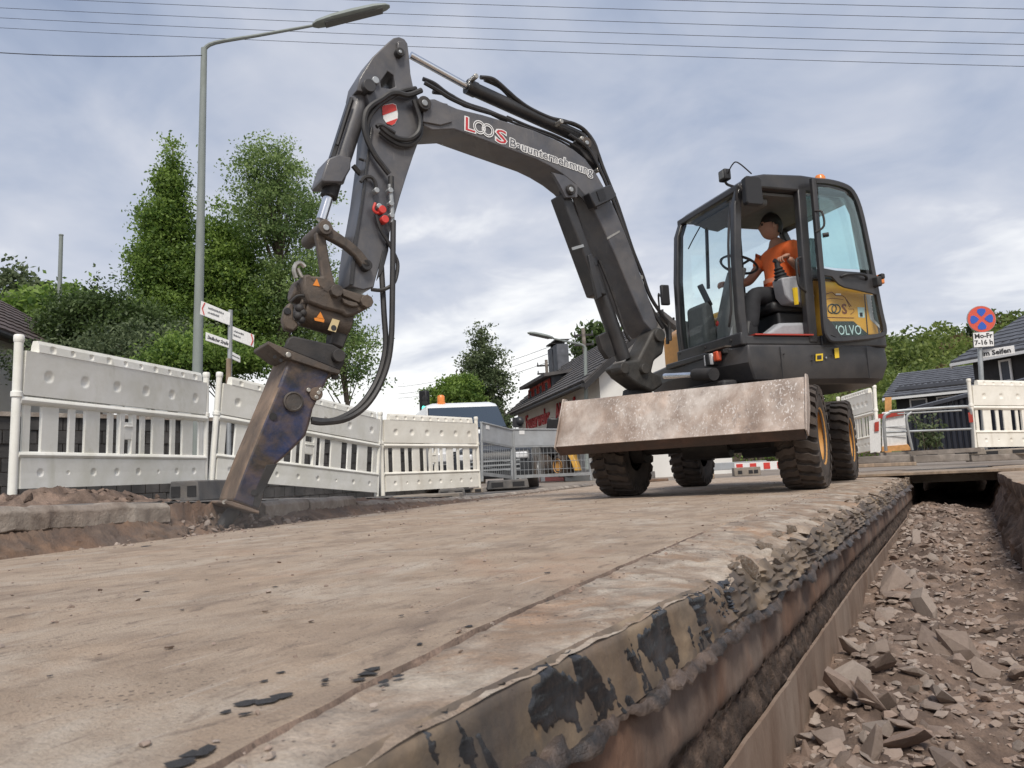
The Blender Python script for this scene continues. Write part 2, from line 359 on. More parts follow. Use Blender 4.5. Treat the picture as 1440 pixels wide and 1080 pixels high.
scratch(MATS['paint_boom'], (.20, .19, .18), (50, 50, 9), .66, .5)
patches(MATS['concrete_edge'], (.55, .49, .41), 6, .5, .66, .7, seed=2.0)
patches(MATS['concrete_edge'], (.36, .19, .095), 3, .54, .68, .6, seed=6.0)
grain(MATS['concrete_edge'], 220, 60)
vary(MATS['stone'])
mat('gravel_mix', (0.22, 0.165, 0.13), 0.95, var=0.2, scale=12, bump=0.5, bscale=60)
vary(MATS['gravel_mix'], True)
patches(MATS['soil'], (.25, .185, .145), 6, .5, .68, .7)
grain(MATS['soil'], 140, 45, .6, (.06, .045, .036))
patches(MATS['steel_plate'], (.15, .09, .06), 5, .5, .65, .7, (1, 1, .5))
patches(MATS['blade_face'], (.13, .105, .095), 4.5, .58, .68, .6)
mat('blade_lip', (0.075, 0.042, 0.03), 0.7, var=0.35, scale=6, c2=(0.05, 0.036, 0.03), bump=0.5, bscale=40)  # dark rust, colour deepened further for the shade on the downward face
mat('rubber', (0.034, 0.029, 0.027), 0.85, var=0.3, scale=9, c2=(0.06, 0.046, 0.038), dirt=(0.12, 0.09, 0.07), dscale=6, damt=0.5, bump=0.4, bscale=60)
mat('hose', (0.022, 0.022, 0.024), 0.5, var=0.2, scale=10, dirt=(0.08, 0.07, 0.06), dscale=6, damt=0.3, bump=0.1, bscale=120)
mat('rim_orange', (0.62, 0.30, 0.055), 0.5, var=0.12, scale=8, dirt=(0.25, 0.16, 0.10), dscale=6, damt=0.5, bump=0.1)
mat('hood_yellow', (0.60, 0.33, 0.045), 0.42, var=0.06, scale=4, dirt=(0.36, 0.23, 0.09), dscale=3, damt=0.3, bump=0.03)
flat('hood_orange', (0.66, 0.33, 0.10), 0.45)
mat('chrome', (0.72, 0.73, 0.75), 0.18, metal=1.0, var=0.05, bump=0.0)
mat('brass_steel', (0.42, 0.40, 0.36), 0.4, metal=0.8, var=0.2, scale=20, bump=0.1)
mat('breaker_blue', (0.024, 0.022, 0.022), 0.45, var=0.4, scale=6, c2=(0.007, 0.026, 0.105), dirt=(0.15, 0.098, 0.06), dscale=5.5, damt=0.75, bump=0.35, bscale=40)
mat('breaker_worn', (0.235, 0.165, 0.115), 0.6, var=0.25, scale=4, c2=(0.10, 0.075, 0.06), dirt=(0.045, 0.04, 0.038), dscale=3, damt=0.6, bump=0.35, bscale=45)
mat('plastic_white', (0.86, 0.855, 0.81), 0.45, var=0.05, scale=3, c2=(0.82, 0.81, 0.76), dirt=(0.50, 0.48, 0.36), dscale=2.6, damt=0.42, bump=0.08, bscale=30)
mat('plastic_cream', (0.84, 0.815, 0.74), 0.45, var=0.05, scale=3, dirt=(0.50, 0.45, 0.36), dscale=2.4, damt=0.4, bump=0.08, bscale=30)
flat('dimple', (0.60, 0.60, 0.57), 0.35)
mat('foot_rubber', (0.105, 0.105, 0.108), 0.85, var=0.2, scale=6, dirt=(0.22, 0.19, 0.16), dscale=5, damt=0.5, bump=0.5, bscale=60)
mat('foot_concrete', (0.30, 0.265, 0.225), 0.9, var=0.2, scale=6, dirt=(0.18, 0.14, 0.11), dscale=5, damt=0.5, bump=0.6, bscale=60)
mat('galvanised', (0.40, 0.42, 0.43), 0.45, metal=0.6, var=0.12, scale=6, dirt=(0.30, 0.29, 0.27), dscale=4, damt=0.4, bump=0.06)
mat('grey_board', (0.34, 0.36, 0.38), 0.5, var=0.1, scale=4, dirt=(0.25, 0.24, 0.23), dscale=3, damt=0.4, bump=0.05)
mat('lamp_pole', (0.25, 0.28, 0.27), 0.6, var=0.12, scale=3, dirt=(0.17, 0.19, 0.165), dscale=3, damt=0.6, bump=0.1, stretch=(1, 1, 0.4))
mat('timber', (0.33, 0.25, 0.18), 0.85, var=0.25, scale=6, c2=(0.24, 0.185, 0.14), bump=0.5, bscale=40, stretch=(3, 3, 0.6))
mat('timber_orange', (0.62, 0.32, 0.12), 0.8, var=0.2, scale=8, bump=0.3, bscale=40)
mat('timber_grey', (0.24, 0.21, 0.185), 0.9, var=0.3, scale=5, c2=(0.15, 0.125, 0.105), bump=0.6, bscale=40)
mat('bark', (0.10, 0.08, 0.062), 0.95, var=0.3, scale=9, bump=0.8, bscale=25)
mat('white_wall', (0.70, 0.69, 0.66), 0.9, var=0.05, scale=1.2, dirt=(0.55, 0.53, 0.49), dscale=0.9, damt=0.4, bump=0.2, bscale=30)
mat('roof_dark', (0.082, 0.078, 0.080), 0.8, var=0.25, scale=3, c2=(0.11, 0.10, 0.095), bump=0.3, bscale=10)
mat('roof_brown', (0.10, 0.075, 0.07), 0.8, var=0.25, scale=3, bump=0.3, bscale=10)
mat('slate', (0.095, 0.10, 0.115), 0.7, var=0.2, scale=4, bump=0.3, bscale=14)
mat('black_cladding', (0.022, 0.021, 0.023), 0.7, var=0.2, scale=3, bump=0.2, bscale=14)
mat('navy_sheet', (0.026, 0.032, 0.050), 0.5, var=0.15, scale=3, bump=0.05)
mat('red_paint', (0.38, 0.045, 0.03), 0.6, var=0.12, scale=6, bump=0.1)
flat('red_letter', (0.52, 0.035, 0.045), 0.5)
flat('red_bright', (0.62, 0.05, 0.04), 0.5)
flat('white_paint', (0.80, 0.80, 0.79), 0.45)
flat('sticker_yellow', (0.80, 0.55, 0.03), 0.5)
flat('sticker_orange', (0.75, 0.25, 0.03), 0.5)
flat('sticker_cream', (0.62, 0.50, 0.28), 0.6)
flat('sign_blue', (0.03, 0.11, 0.50), 0.4)
flat('sign_red', (0.66, 0.10, 0.06), 0.4)
flat('ink', (0.03, 0.03, 0.032), 0.5)
flat('letter_grey', (0.115, 0.12, 0.135), 0.5)
flat('decal_green', (0.035, 0.055, 0.052), 0.45)
flat('decal_silver', (0.40, 0.43, 0.44), 0.4)
flat('decal_cyan', (0.50, 0.70, 0.70), 0.4)
flat('decal_brown', (0.17, 0.055, 0.02), 0.5)
flat('console_grey', (0.33, 0.34, 0.36), 0.55)
flat('trim_black', (0.018, 0.018, 0.020), 0.55)
flat('interior_grey', (0.15, 0.155, 0.155), 0.8)
flat('beacon_orange', (0.80, 0.26, 0.06), 0.25)
flat('amber_red', (0.62, 0.09, 0.03), 0.25)
flat('lens_clear', (0.72, 0.72, 0.72), 0.12)
flat('light_green', (0.05, 0.6, 0.45), 0.3, emit=(0.15, 1.0, 0.75), es=1.2)
flat('skin', (0.40, 0.21, 0.145), 0.55)
flat('hair', (0.018, 0.014, 0.012), 0.6)
mat('shirt_orange', (0.85, 0.16, 0.035), 0.75, var=0.1, scale=9, bump=0.4, bscale=18)
flat('reflective_tape', (0.80, 0.30, 0.17), 0.5)
mat('trousers_dark', (0.022, 0.023, 0.027), 0.85, var=0.2, scale=9, bump=0.4, bscale=18)
mat('car_white', (0.78, 0.79, 0.79), 0.28, var=0.03, bump=0.0, coat=0.4)
mat('car_dark', (0.020, 0.021, 0.024), 0.4, var=0.1, bump=0.0)
glass('cab_glass', (0.945, 1.0, 0.995), 0.035)
glass('door_glass', (0.98, 0.99, 0.985), 0.005)
glass('upper_door_glass', (0.80, 0.93, 0.93), 0.08)
glass('van_glass', (0.30, 0.36, 0.38), 0.22)
flat('house_glass', (0.09, 0.10, 0.12), 0.12)
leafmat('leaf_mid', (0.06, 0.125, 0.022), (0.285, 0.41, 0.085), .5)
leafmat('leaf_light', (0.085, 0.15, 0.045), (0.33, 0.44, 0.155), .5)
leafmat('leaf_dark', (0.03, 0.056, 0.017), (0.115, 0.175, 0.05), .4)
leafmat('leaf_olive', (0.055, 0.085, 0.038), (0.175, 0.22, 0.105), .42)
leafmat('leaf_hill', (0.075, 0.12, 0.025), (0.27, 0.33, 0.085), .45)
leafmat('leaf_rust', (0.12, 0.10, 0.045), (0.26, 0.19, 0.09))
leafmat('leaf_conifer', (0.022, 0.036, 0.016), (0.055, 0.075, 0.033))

patches(MATS['plastic_white'], (.50, .49, .38), 5, .58, .75, .55, (1, 1, .5))
patches(MATS['plastic_cream'], (.50, .44, .35), 5, .58, .75, .5, (1, 1, .5))


# ================================================================== SETTING: slab, trench, street
EX = [(-4, -.62), (.2, -.465), (.55, -.452), (.8, -.437), (1.1, -.41), (1.6, -.368), (2.4, -.315), (4, -.22), (7, -.01), (9.6, .17), (14, .45)]
GX = [(-4, -.70), (.3, -.552), (.53, -.562), (.77, -.59), (1.19, -.617), (1.9, -.628), (3.1, -.625), (6.4, -.5), (9.6, -.12), (14, .2)]
def ex(y): return interp(EX, y)
def gx(y): return interp(GX, y)
def xl(y): return -3.52 - .1 * (y - 2)
ZL = [(-10, .22), (3, .215), (5, .15), (8, .03), (12, -.02), (22, -.12), (70, -.6)]
def zl(y): return interp(ZL, y)
def xr(y): return interp([(-4, .80), (5.7, .76), (6.75, .80), (13, 1.28), (14, 1.36)], y)

def grid_mesh(rows, name, m, kind='structure', parent=None, smooth_=60):
    n = len(rows[0]); mb = MB()
    mb.v = [V(p) for r in rows for p in r]
    mb.f = [(j * n + i, j * n + i + 1, (j + 1) * n + i + 1, (j + 1) * n + i) for j in range(len(rows) - 1) for i in range(n - 1)]
    me = bpy.data.meshes.new(name); me.from_pydata([tuple(v) for v in mb.v], [], mb.f)
    me.materials.append(MATS[m]); me.polygons.foreach_set('use_smooth', [True] * len(me.polygons)); me.set_sharp_from_angle(angle=R_(smooth_))
    o = bpy.data.objects.new(name, me); col.objects.link(o)
    if parent is not None: o.parent = parent; ORG[o.name] = V((0, 0, 0))
    if kind: o['kind'] = kind
    ORG[o.name] = V((0, 0, 0))
    return o
def ys(*seg):
    out = []
    for a, b, s in seg:
        y = a
        while y < b - 1e-6: out.append(y); y += s
    return out + [seg[-1][1]]

# the big ground sheet, with the trench left open
mb = MB()
for x0, x1, y0, y1 in ((-900, 900, -900, -4), (-900, -.72, -4, 14), (1.42, 900, -4, 14), (-900, 900, 14, 900)):
    mb.add([(x0, y0, -.035), (x1, y0, -.035), (x1, y1, -.035), (x0, y1, -.035)], [(0, 1, 2, 3)])
g = mb.build('ground', 'dirt_ground'); g['kind'] = 'structure'

# concrete lane between the kerb and the trench
rows = []
for y in ys((-4, 0, .2), (0, 3.2, .016), (3.2, 8, .04), (8, 14, .12)):
    a, gg, ed = xl(y), gx(y), ex(y)
    far = min(1, max(0, (y - 1.45) / .7))
    ed += .0035 * fnz(0, y, 1, 9) * (1 + 7 * far) - .035 * far * (.5 + .5 * fnz(3, y, 2, 3.5))
    wig = .006 * fnz(7, y, 3, 6)
    r = []
    def zt(x): return .0022 * fnz(x, y, 0, 1.1) + .0008 * fnz(x * 1.0, y * .35, 5, 11) + .0009 * fnz(x, y, 9, 60, 2)
    for k in range(74):
        t = k / 73; t = 1 - (1 - t) ** 1.5
        x = lerp(a, gg - .008 + wig, t); z = zt(x)
        if k == 0: x -= .03 * fnz(1, y, 8, 4); z -= .03
        r.append((x, y, z))
    gw = max(.12, (.34 + .4 * fnz(4, y, 4, 7)) * max(0, min(1, 1 - (y - 1.6) / 1.6)))
    for dx, dz in ((-.002, -.03), (.009, -.034), (.015, -.012), (.021, -.004)): r.append((gg + wig + dx * gw, y, dz * min(1, .15 + .8 * gw) + .003 * fnz(dx * 50, y, 2, 30)))
    for k in range(1, 13):
        t = k / 12; x = lerp(gg + .021 + wig, ed, t)
        z = zt(x) - .004 + .005 * fnz(x, y, 4, 14) - far * t * t * (.028 + .045 * abs(fnz(0, y, 6, 4))) - .004 * max(0, t - .85) / .15
        z += far * t * .02 * fnz(x, y, 2, 22)
        r.append((x, y, z))
    rows.append(r)
slab = grid_mesh(rows, 'road_slab', 'concrete')
# outer strip beyond the saw cut carries its own look
slab.data.materials.append(MATS['concrete_edge']); slab.data.materials.append(MATS['soil'])
ncol = len(rows[0]) - 1
for p in slab.data.polygons:
    if p.index % ncol >= 77: p.material_index = 1
    elif p.index % ncol >= 73 and p.center.y < 2.9: p.material_index = 2

# trench wall
def wall_rows(prof, y0=-4, y1=14, amp=.004, s=14, step=.018):
    rows = []
    for y in ys((y0, max(y0, .3), .3), (max(y0, .3), min(y1, 3.2), step), (min(y1, 3.2), min(y1, 10), .05), (min(y1, 10), y1, .3)):
        e0 = ex(y); rows.append([(e0 + dx + amp * fnz(dx * 3, y, z * 6, s), y, z + amp * .8 * fnz(y, z, 3, s)) for dx, z in prof])
    return rows
wall = grid_mesh(wall_rows([(-.006, -.115), (-.004, -.13), (-.003, -.15), (-.002, -.18), (-.001, -.21), (0, -.24), (-.004, -.268), (-.02, -.285), (-.03, -.40), (-.03, -.62)], amp=.006), 'trench_wall', 'wall_rust')
rows = []
for y in ys((-4, .3, .3), (.3, 3.2, .014), (3.2, 10, .04), (10, 14, .3)):
    far = min(1, max(0, (y - 1.45) / .7)); e0 = ex(y)
    e1 = e0 + .0035 * fnz(0, y, 1, 9) * (1 + 7 * far) - .035 * far * (.5 + .5 * fnz(3, y, 2, 3.5))
    r = []
    for k in range(12):
        t = k / 11; z = -.118 * t - .002
        x = lerp(e1, e0 + .010, t ** .8) + .0022 * fnz(t * 2, y, 7, 9) * (1 + 7 * far) + far * .02 * abs(fnz(t * 1.3, y, 4, 5))
        if k == 0: x -= .014; z += .010 * far
        r.append((x, y, z - far * (1 - t) * (.03 + .045 * abs(fnz(0, y, 6, 4)))))
    rows.append(r)
grid_mesh(rows, 'concrete_face', 'wall_stain', None, wall)
rows = [[(ex(y) + dx + .008 * fnz(dx * 9, y, z * 9, 12) + .009 * fnz(dx * 9, y, z * 9, 40), y, z + .01 * fnz(y, z, 1, 20)) for dx, z in ((.0, -.262), (-.008, -.275), (-.012, -.29), (-.010, -.305), (-.008, -.32), (-.006, -.335), (-.004, -.35), (-.006, -.365), (-.012, -.385), (-.022, -.42), (-.025, -.62))] for y in ys((-4, .6, .3), (.6, 4, .014), (4, 10, .04), (10, 14, .3))]
grid_mesh(rows, 'soil_band', 'soil_dark', None, wall)
seams = [-4, -1.4, .75, 2.36, 4.6, 7.0, 9.6, 14]
for y0, y1 in zip(seams, seams[1:]):
    off = .007 + random.uniform(-.002, .003); mb = MB()
    loops = []
    for y in ys((y0 + .004, y1 - .004, .12)):
        e0 = ex(y) + off; zt = -.372 + .004 * fnz(2, y, 1, 8)
        loops.append([(e0, y, zt), (e0 + .002 * fnz(1, y, 1, 6), y, -.55), (e0, y, -.95), (e0 - .010, y, -.95), (e0 - .010, y, zt)])
    mb.loft(loops).build('steel_sheet', 'steel_plate', wall, smooth_=30)
# torn bitumen lip that sticks out of the joint
def lip(y0, y1, zoff, reach):
    loops = []
    for y in ys((y0, y1, .010 if y1 < 3 else .022)):
        tt = min(1, (y - y0) / .05, (y1 - y) / .05)
        o_ = reach * tt * (.6 + .6 * fnz(5, y, zoff * 30, 5) + .12 * fnz(2, y, 3, 30))
        o_ = max(.004, o_); z = zoff + .016 * fnz(9, y, 2, 6) + .007 * fnz(1, y, 9, 25); dr = .45 * o_ + .010 * fnz(4, y, 4, 7)
        e0 = ex(y); th = .0035 + .003 * abs(fnz(3, y, 7, 10))
        loops.append([(e0 - .012, y, z + th), (e0 + o_ * .6, y, z + th - dr * .2 + .004), (e0 + o_, y, z + th * .6 - dr), (e0 + o_ * .96, y, z - th - dr), (e0 + o_ * .55, y, z - th - dr * .4), (e0 - .012, y, z - th)])
    MB().loft(loops).build('bitumen_lip', 'tar_lip', wall, smooth_=50)
lip(.42, .98, -.098, .050); lip(.94, 1.36, -.122, .046); lip(1.30, 2.05, -.122, .044); lip(1.98, 3.3, -.130, .040); lip(3.2, 4.7, -.14, .05); lip(4.6, 7.2, -.12, .05); lip(7.0, 9.6, -.10, .06)
# bitumen runs and blobs stuck to the cut face
WN = V((1, -.075, 0)).normalized()
def wp(px, py, o=0.0): return gp(px, py, (-.437 + o, .8, 0), WN)
spots = [(p.y, p.z, rr, kk) for p, rr, kk in ((wp(a, b), rr, kk) for a, b, rr, kk in ((782, 985, .034, .95), (758, 985, .030, .95), (768, 975, .03, .6), (818, 945, .020, .8), (830, 965, .020, .85), (842, 984, .018, .8), (875, 992, .026, .8), (925, 888, .045, .8), (945, 902, .04, .7), (978, 852, .055, .6), (1010, 845, .06, .7), (1078, 808, .09, .6), (650, 1075, .05, .5)))]
rows = []
for y in ys((.35, 2.0, .0055)):
    far = min(1, max(0, (y - 1.45) / .7)); e0 = ex(y)
    e1 = e0 + .0035 * fnz(0, y, 1, 9) * (1 + 7 * far) - .035 * far * (.5 + .5 * fnz(3, y, 2, 3.5)); r = []
    for k in range(27):
        t = k / 26; z = -.118 * t - .004 - far * (1 - t) * .035
        mk = .10 + .36 * fnz(y, z, 3, 8) - .6 * max(0, (y - 1.7) / .3) + .42 * fnz(y + z * .5, z * .28, 8, 24) + .20 * fnz(y + z * .4, z * .22, 2, 70) - .36
        for (yy, zz_, rr, kk) in spots: mk += .7 * kk * math.exp(-(((y - yy) * .8) ** 2 + (z - zz_) ** 2 * 1.3) / (rr * rr) * .9)
        if t < .06: mk -= .25
        o_ = max(-.020, min(.0028, mk * .03)) + (.0022 * fnz(y, z * .5, 5, 30) if mk > 0 else 0)
        r.append((lerp(e1, e0 + .010, t ** .8) + .0022 * fnz(t * 2, y, 7, 9) * (1 + 7 * far) + far * .02 * abs(fnz(t * 1.3, y, 4, 5)) + o_, y, z))
    rows.append(r)
grid_mesh(rows, 'bitumen_coat', 'tar_grey', None, wall, 80)
# rocks: a few shapes, shared by every copy
def rock_mesh(k, flatn=.5, m='stone', n=16):
    bm = bmesh.new(); rr = random.Random(k)
    for _ in range(n):
        v = V((rr.gauss(0, 1), rr.gauss(0, 1), rr.gauss(0, 1))).normalized() * rr.uniform(.8, 1.05)
        bm.verts.new((v.x * rr.uniform(.85, 1.15), v.y * .75, v.z * flatn))
    r_ = bmesh.ops.convex_hull(bm, input=bm.verts)
    bmesh.ops.delete(bm, geom=[x for x in bm.verts if not x.link_faces], context='VERTS')
    me = bpy.data.meshes.new('stone'); bm.to_mesh(me); bm.free(); me.materials.append(MATS[m]); return me
ROCKS = [rock_mesh(k, random.choice((.28, .38, .5, .62))) for k in range(14)]
ROCK_C = [rock_mesh(50 + k, .55, 'concrete_edge') for k in range(6)]
ROCK_S = [rock_mesh(80 + k, .6, 'soil') for k in range(5)]
ROCK_K = [rock_mesh(90 + k, .35, 'tar') for k in range(5)]
def put(me, loc, s, parent, name='stone', tilt=.5):
    o = bpy.data.objects.new(name, me); col.objects.link(o); o.location = V(loc) - ORG.get(parent.name, V((0, 0, 0))); o.parent = parent
    o.scale = (s * random.uniform(.8, 1.3), s * random.uniform(.75, 1.1), s * random.uniform(.75, 1.1))
    o.rotation_euler = (random.gauss(0, tilt), random.gauss(0, tilt), random.uniform(0, 6.3)); return o
def pebbles(name, pts, sizes, m, parent, kind='stuff'):
    base = [(np.array([v.co[:] for v in me.vertices]), [tuple(p.vertices) for p in me.polygons]) for me in ROCKS[:8]]
    vs, fs, k = [], [], 0
    for p, s in zip(pts, sizes):
        b, f = base[random.randrange(8)]; a = random.uniform(0, 6.3); t = random.gauss(0, .5)
        R3 = np.array(M.Rotation(a, 3, 'Z') @ M.Rotation(t, 3, 'X')); q = (b * s) @ R3.T + np.array(p)
        vs += q.tolist(); fs += [tuple(i + k for i in x) for x in f]; k += len(b)
    o0 = ORG.get(parent.name, V((0, 0, 0))) if parent is not None else V((0, 0, 0))
    me = bpy.data.meshes.new(name); me.from_pydata([(x - o0.x, y - o0.y, z - o0.z) for x, y, z in vs], [], fs); me.materials.append(MATS[m])
    o = bpy.data.objects.new(name, me); col.objects.link(o); o.parent = parent; o['kind'] = kind
    return o
# trench floor with broken rock
ZF = [(-4, -.66), (2, -.59), (4.3, -.52), (9, -.385), (14, -.40)]
def zf(x, y):
    t = (x - ex(y)) / 1.0
    heap = .09 * max(0, 1 - abs(t - .18) / .38) * (.5 + .6 * fnz(1, y, 3, 1.4) + .5 * math.exp(-((y - 2.6) / .8) ** 2))
    return interp(ZF, y) + heap + .05 * fnz(x, y, 2, 3) + .022 * fnz(x, y, 4, 11) + .010 * fnz(x, y, 7, 34)
rows = []
for y in ys((-4, 1.6, .2), (1.6, 6, .022), (6, 10, .04), (10, 14.2, .3)):
    rows.append([(x, y, zf(x, y)) for x in np.linspace(ex(y) - .03, xr(y) + .12, 58)])
floor = grid_mesh(rows, 'trench_floor', 'soil')
def in_trench(y, a=.03, b=.95): return lerp(ex(y), xr(y), random.uniform(a, b))
k = 0
for i in range(275):
    y = 1.75 + 7.6 * random.random() ** 1.75; big = random.random()
    s = (.018 + .055 * big ** 2.5) * (1.15 if y < 4 else .95)
    x = in_trench(y, .04, .45 if random.random() < .75 else .95)
    put(ROCKS[k % 14], (x, y, zf(x, y) + s * .22), s, floor); k += 1
for a, b, s in ((1195, 925, .085), (1165, 1045, .075), (1225, 1000, .08), (1130, 1030, .07), (1260, 845, .11), (1300, 865, .10), (1245, 875, .08), (1315, 905, .11), (1290, 790, .09), (1350, 905, .09), (1200, 955, .09), (1180, 985, .10), (1275, 1035, .09), (1330, 1060, .07), (1225, 1060, .08), (1240, 950, .07), (1255, 835, .07), (1320, 765, .08)):
    p = gz(a, b, -.50); p.z = zf(p.x, p.y) + s * .3
    if p.x < ex(p.y) + s * .9: p.x = ex(p.y) + s * .9
    put(ROCKS[k % 14], p, s, floor, tilt=.7); k += 1
pts, szs = [], []
for i in range(5200):
    y = 1.7 + 8 * random.random() ** 1.6; x = in_trench(y, .01, .99); s = .005 + .020 * random.random() ** 3
    pts.append((x, y, zf(x, y) + s * .2)); szs.append(s)
for i in range(1100):
    y = 1.7 + 8 * random.random() ** 1.5; x = in_trench(y, .02, .62 if random.random() < .75 else .97); s = .012 + .028 * random.random() ** 2
    pts.append((x, y, zf(x, y) + s * .25)); szs.append(s)
pebbles('gravel', pts, szs, 'gravel_mix', floor)
# broken concrete along the far slab edge
for i in range(85):
    y = 1.7 + 7.8 * random.random() ** 1.1; s = random.uniform(.010, .030); x = ex(y) - random.uniform(-.03, .12) * min(1, (y - 1.3))
    put(random.choice(ROCK_C), (x, y, -.035 * random.random() - .01), s, slab, 'concrete_chunk', .5)
# opposite bank and its slab
rows = []
for y in ys((-4, 4.4, .3), (4.4, 8, .03), (8, 14, .12)):
    x0 = xr(y) + .03 * fnz(2, y, 2, 2.2)
    rows.append([(x0 + dx + a_ * fnz(dx * 4, y, z * 4, 5) + a_ * .5 * fnz(dx * 4, y, z * 4, 16), y, z + .4 * a_ * fnz(y, z, 2, 9)) for dx, z, a_ in ((.0, .0, .008), (-.004, -.03, .012), (.004, -.09, .012), (.02, -.12, .045), (.0, -.17, .05), (-.02, -.23, .06), (-.05, -.30, .06), (-.08, -.37, .06), (-.10, -.44, .05), (-.12, -.6, .05))])
bank = grid_mesh(rows, 'trench_bank', 'soil')
rows = [[(xr(y) + .03 * fnz(2, y, 2, 2.2) + dx, y, z + .004 * fnz(dx, y, 1, 2)) for dx, z in ((.001, -.004), (.02, .003), (.2, .004), (.8, .002), (2.2, .002), (5, .0), (9, -.0))] for y in ys((-4, 4.4, .4), (4.4, 14, .08))]
grid_mesh(rows, 'pavement', 'concrete')
MB().box((.9, 14.15, -.5), (2.4, .2, .9)).build('trench_end', 'soil', wall)
MB().prism([(.1, 10.25, -.10), (1.5, 10.25, -.10), (1.75, 14.2, -.10), (.2, 14.2, -.10)], (0, 0, .095)).build('trench_cover', 'foot_concrete', wall)  # added deck, closes the far trench overhead so its end stays dark

# street beyond the kerb, soil bank where the kerb was broken out
rows = [[(xl(y) - .27 - d, y, zl(y) + .006 * fnz(d, y, 2, 1.5) - (.0 if d else .012)) for d in (0, .3, .8, 1.4, 2.2, 3.2, 5, 8, 14, 30, 80)] for y in ys((-12, 1, 1), (1, 9, .15), (9, 70, 1.5))]
street = grid_mesh(rows, 'street', 'asphalt')
rows = []
for y in ys((-4, 1.6, .2), (1.6, 5.2, .012), (5.2, 6.4, .03), (6.4, 14, .1)):
    gap = min(1, max(0, 1 - abs(y - 3.75) / .75)); r = []
    for t, h in ((0, -.01), (.04, .03), (.08, .08), (.14, .14), (.20, .2), (.26, .27), (.33, .35), (.40, .44), (.48, .55), (.56, .66), (.64, .76), (.74, .86), (.84, .95), (1.0, 1.0), (1.12, 1.0)):
        a_ = .020 + .004 * gap; z = zl(y)
        r.append((xl(y) + .06 - .38 * t + .02 * fnz(t * 3, y, 1, 8), y, z * (h * (1 - .92 * gap * (t < .8))) - .012 * (t > .9) + a_ * (.7 * fnz(t * 2, y, 4, 7) + .7 * fnz(t * 2, y, 2, 24) + .45 * fnz(t * 4, y, 3, 60)) * min(1, t * 5) * (1 - .7 * (t > .95)) - .012))
    rows.append(r)
sbank = grid_mesh(rows, 'soil_bank', 'soil_red')
for i in range(210):
    y = random.uniform(3.1, 4.5) if i < 110 else random.uniform(1.8, 6); t = random.random(); s = random.uniform(.012, .045) * (1 if i < 80 else .5)
    x = xl(y) + .03 - .36 * t
    put(random.choice(ROCK_S + ROCKS[:5]), (x, y, zl(y) * .55 * t + .01), s, sbank)
def kerb(y0, y1, ztop, h, label, tx=0, notch=0):
    c = V((xl((y0 + y1) / 2) - .19 + tx, (y0 + y1) / 2, 0)); loops = []
    for y in ys((y0, y1, (y1 - y0) / max(4, int((y1 - y0) / .022)))):
        o_ = .012 * fnz(1, y, 2, 7) + .010 * fnz(1, y, 5, 22); e0 = xl(y) - .115 + tx; z1 = ztop(y) + .012 * fnz(2, y, 4, 4) + .008 * fnz(2, y, 4, 19)
        loops.append([(e0 + o_, y, z1 - h), (e0 + o_ + .006 * fnz(3, y, 1, 14), y, z1 - h * .5), (e0 + o_ * .6, y, z1 - .028), (e0 - .028, y, z1 - .003), (e0 - .15, y, z1), (e0 - .155, y, z1 - h)])
    o = MB().loft(loops).build('kerb_stone', 'kerb', bevel=.006, loc=c); return tag(o, label, 'kerb stone', 'kerb stones of the street edge')
kerb(-2.2, 1.05, lambda y: .235, .16, 'grey kerb stone following the long chipped one')
kerb(1.06, 3.2, lambda y: .232 - .03 * max(0, y - 2), .115, 'long chipped concrete kerb stone undercut above red soil')
kerb(4.05, 4.55, lambda y: .155, .15, 'short dusty kerb stone just past the breaker chisel')
kerb(4.57, 5.2, lambda y: .15, .15, 'dusty kerb stone second past the breaker chisel')
kerb(5.25, 7.6, lambda y: .10 - .028 * (y - 5.2), .09, 'low sunken kerb along the concrete lane beside white barriers')
kerb(7.62, 13, lambda y: .03, .06, 'flush kerb line running towards the wheeled machine')
# earth heap on the street behind the kerb
hp = V((-4.45, 3.0, zl(3)))
rows = []
for j in range(60):
    v_ = j / 59 * 2 - 1
    rows.append([(hp.x + .30 * u_, hp.y + .62 * v_, hp.z - .015 + (.085 * max(0, 1 - u_ * u_ - v_ * v_) ** .8 * (1 + .9 * fnz(u_, v_, 2, 2.5)) + .03 * fnz(u_, v_, 5, 9) + .018 * fnz(u_, v_, 3, 22) * max(0, 1 - (u_ * u_ + v_ * v_)))) for u_ in np.linspace(-1, 1, 34)])
heap = grid_mesh(rows, 'earth_heap', 'soil', None); tag(heap, 'low heap of brown earth lying behind the chipped kerb stone', 'earth heap')
for i in range(60):
    u_, v_ = random.gauss(0, .38), random.gauss(0, .4); s = random.uniform(.012, .04)
    put(random.choice(ROCK_S), (hp.x + .3 * u_, hp.y + .62 * v_, hp.z + .06 * max(0, 1 - u_ * u_ - v_ * v_) + s * .2), s, heap, 'clod')
# crumbs, tar flakes and pebbles on the slab
for a, b, s in ((345, 988, .030), (375, 985, .035), (395, 978, .030), (318, 1000, .016), (345, 1003, .014), (515, 948, .032), (525, 940, .026), (505, 955, .02), (458, 955, .014), (456, 962, .013), (540, 958, .02), (560, 950, .016), (386, 825, .022), (256, 857, .013), (290, 815, .014), (205, 832, .022), (565, 865, .014), (600, 860, .010), (590, 905, .014), (660, 880, .018), (770, 805, .02), (270, 1062, .032), (252, 1072, .03), (292, 1052, .026), (70, 950, .010), (880, 765, .02), (858, 768, .013), (205, 768, .06), (770, 845, .012), (395, 945, .012), (372, 957, .013), (725, 940, .010)):
    p = gz(a, b, .003); fl_ = put(random.choice(ROCK_K), p, s, slab, 'tar_flake', .05); fl_.rotation_euler = (0, 0, random.gauss(.15, .35)); fl_.scale = (s * .42, s * .8, s * .12)
pts, szs = [], []
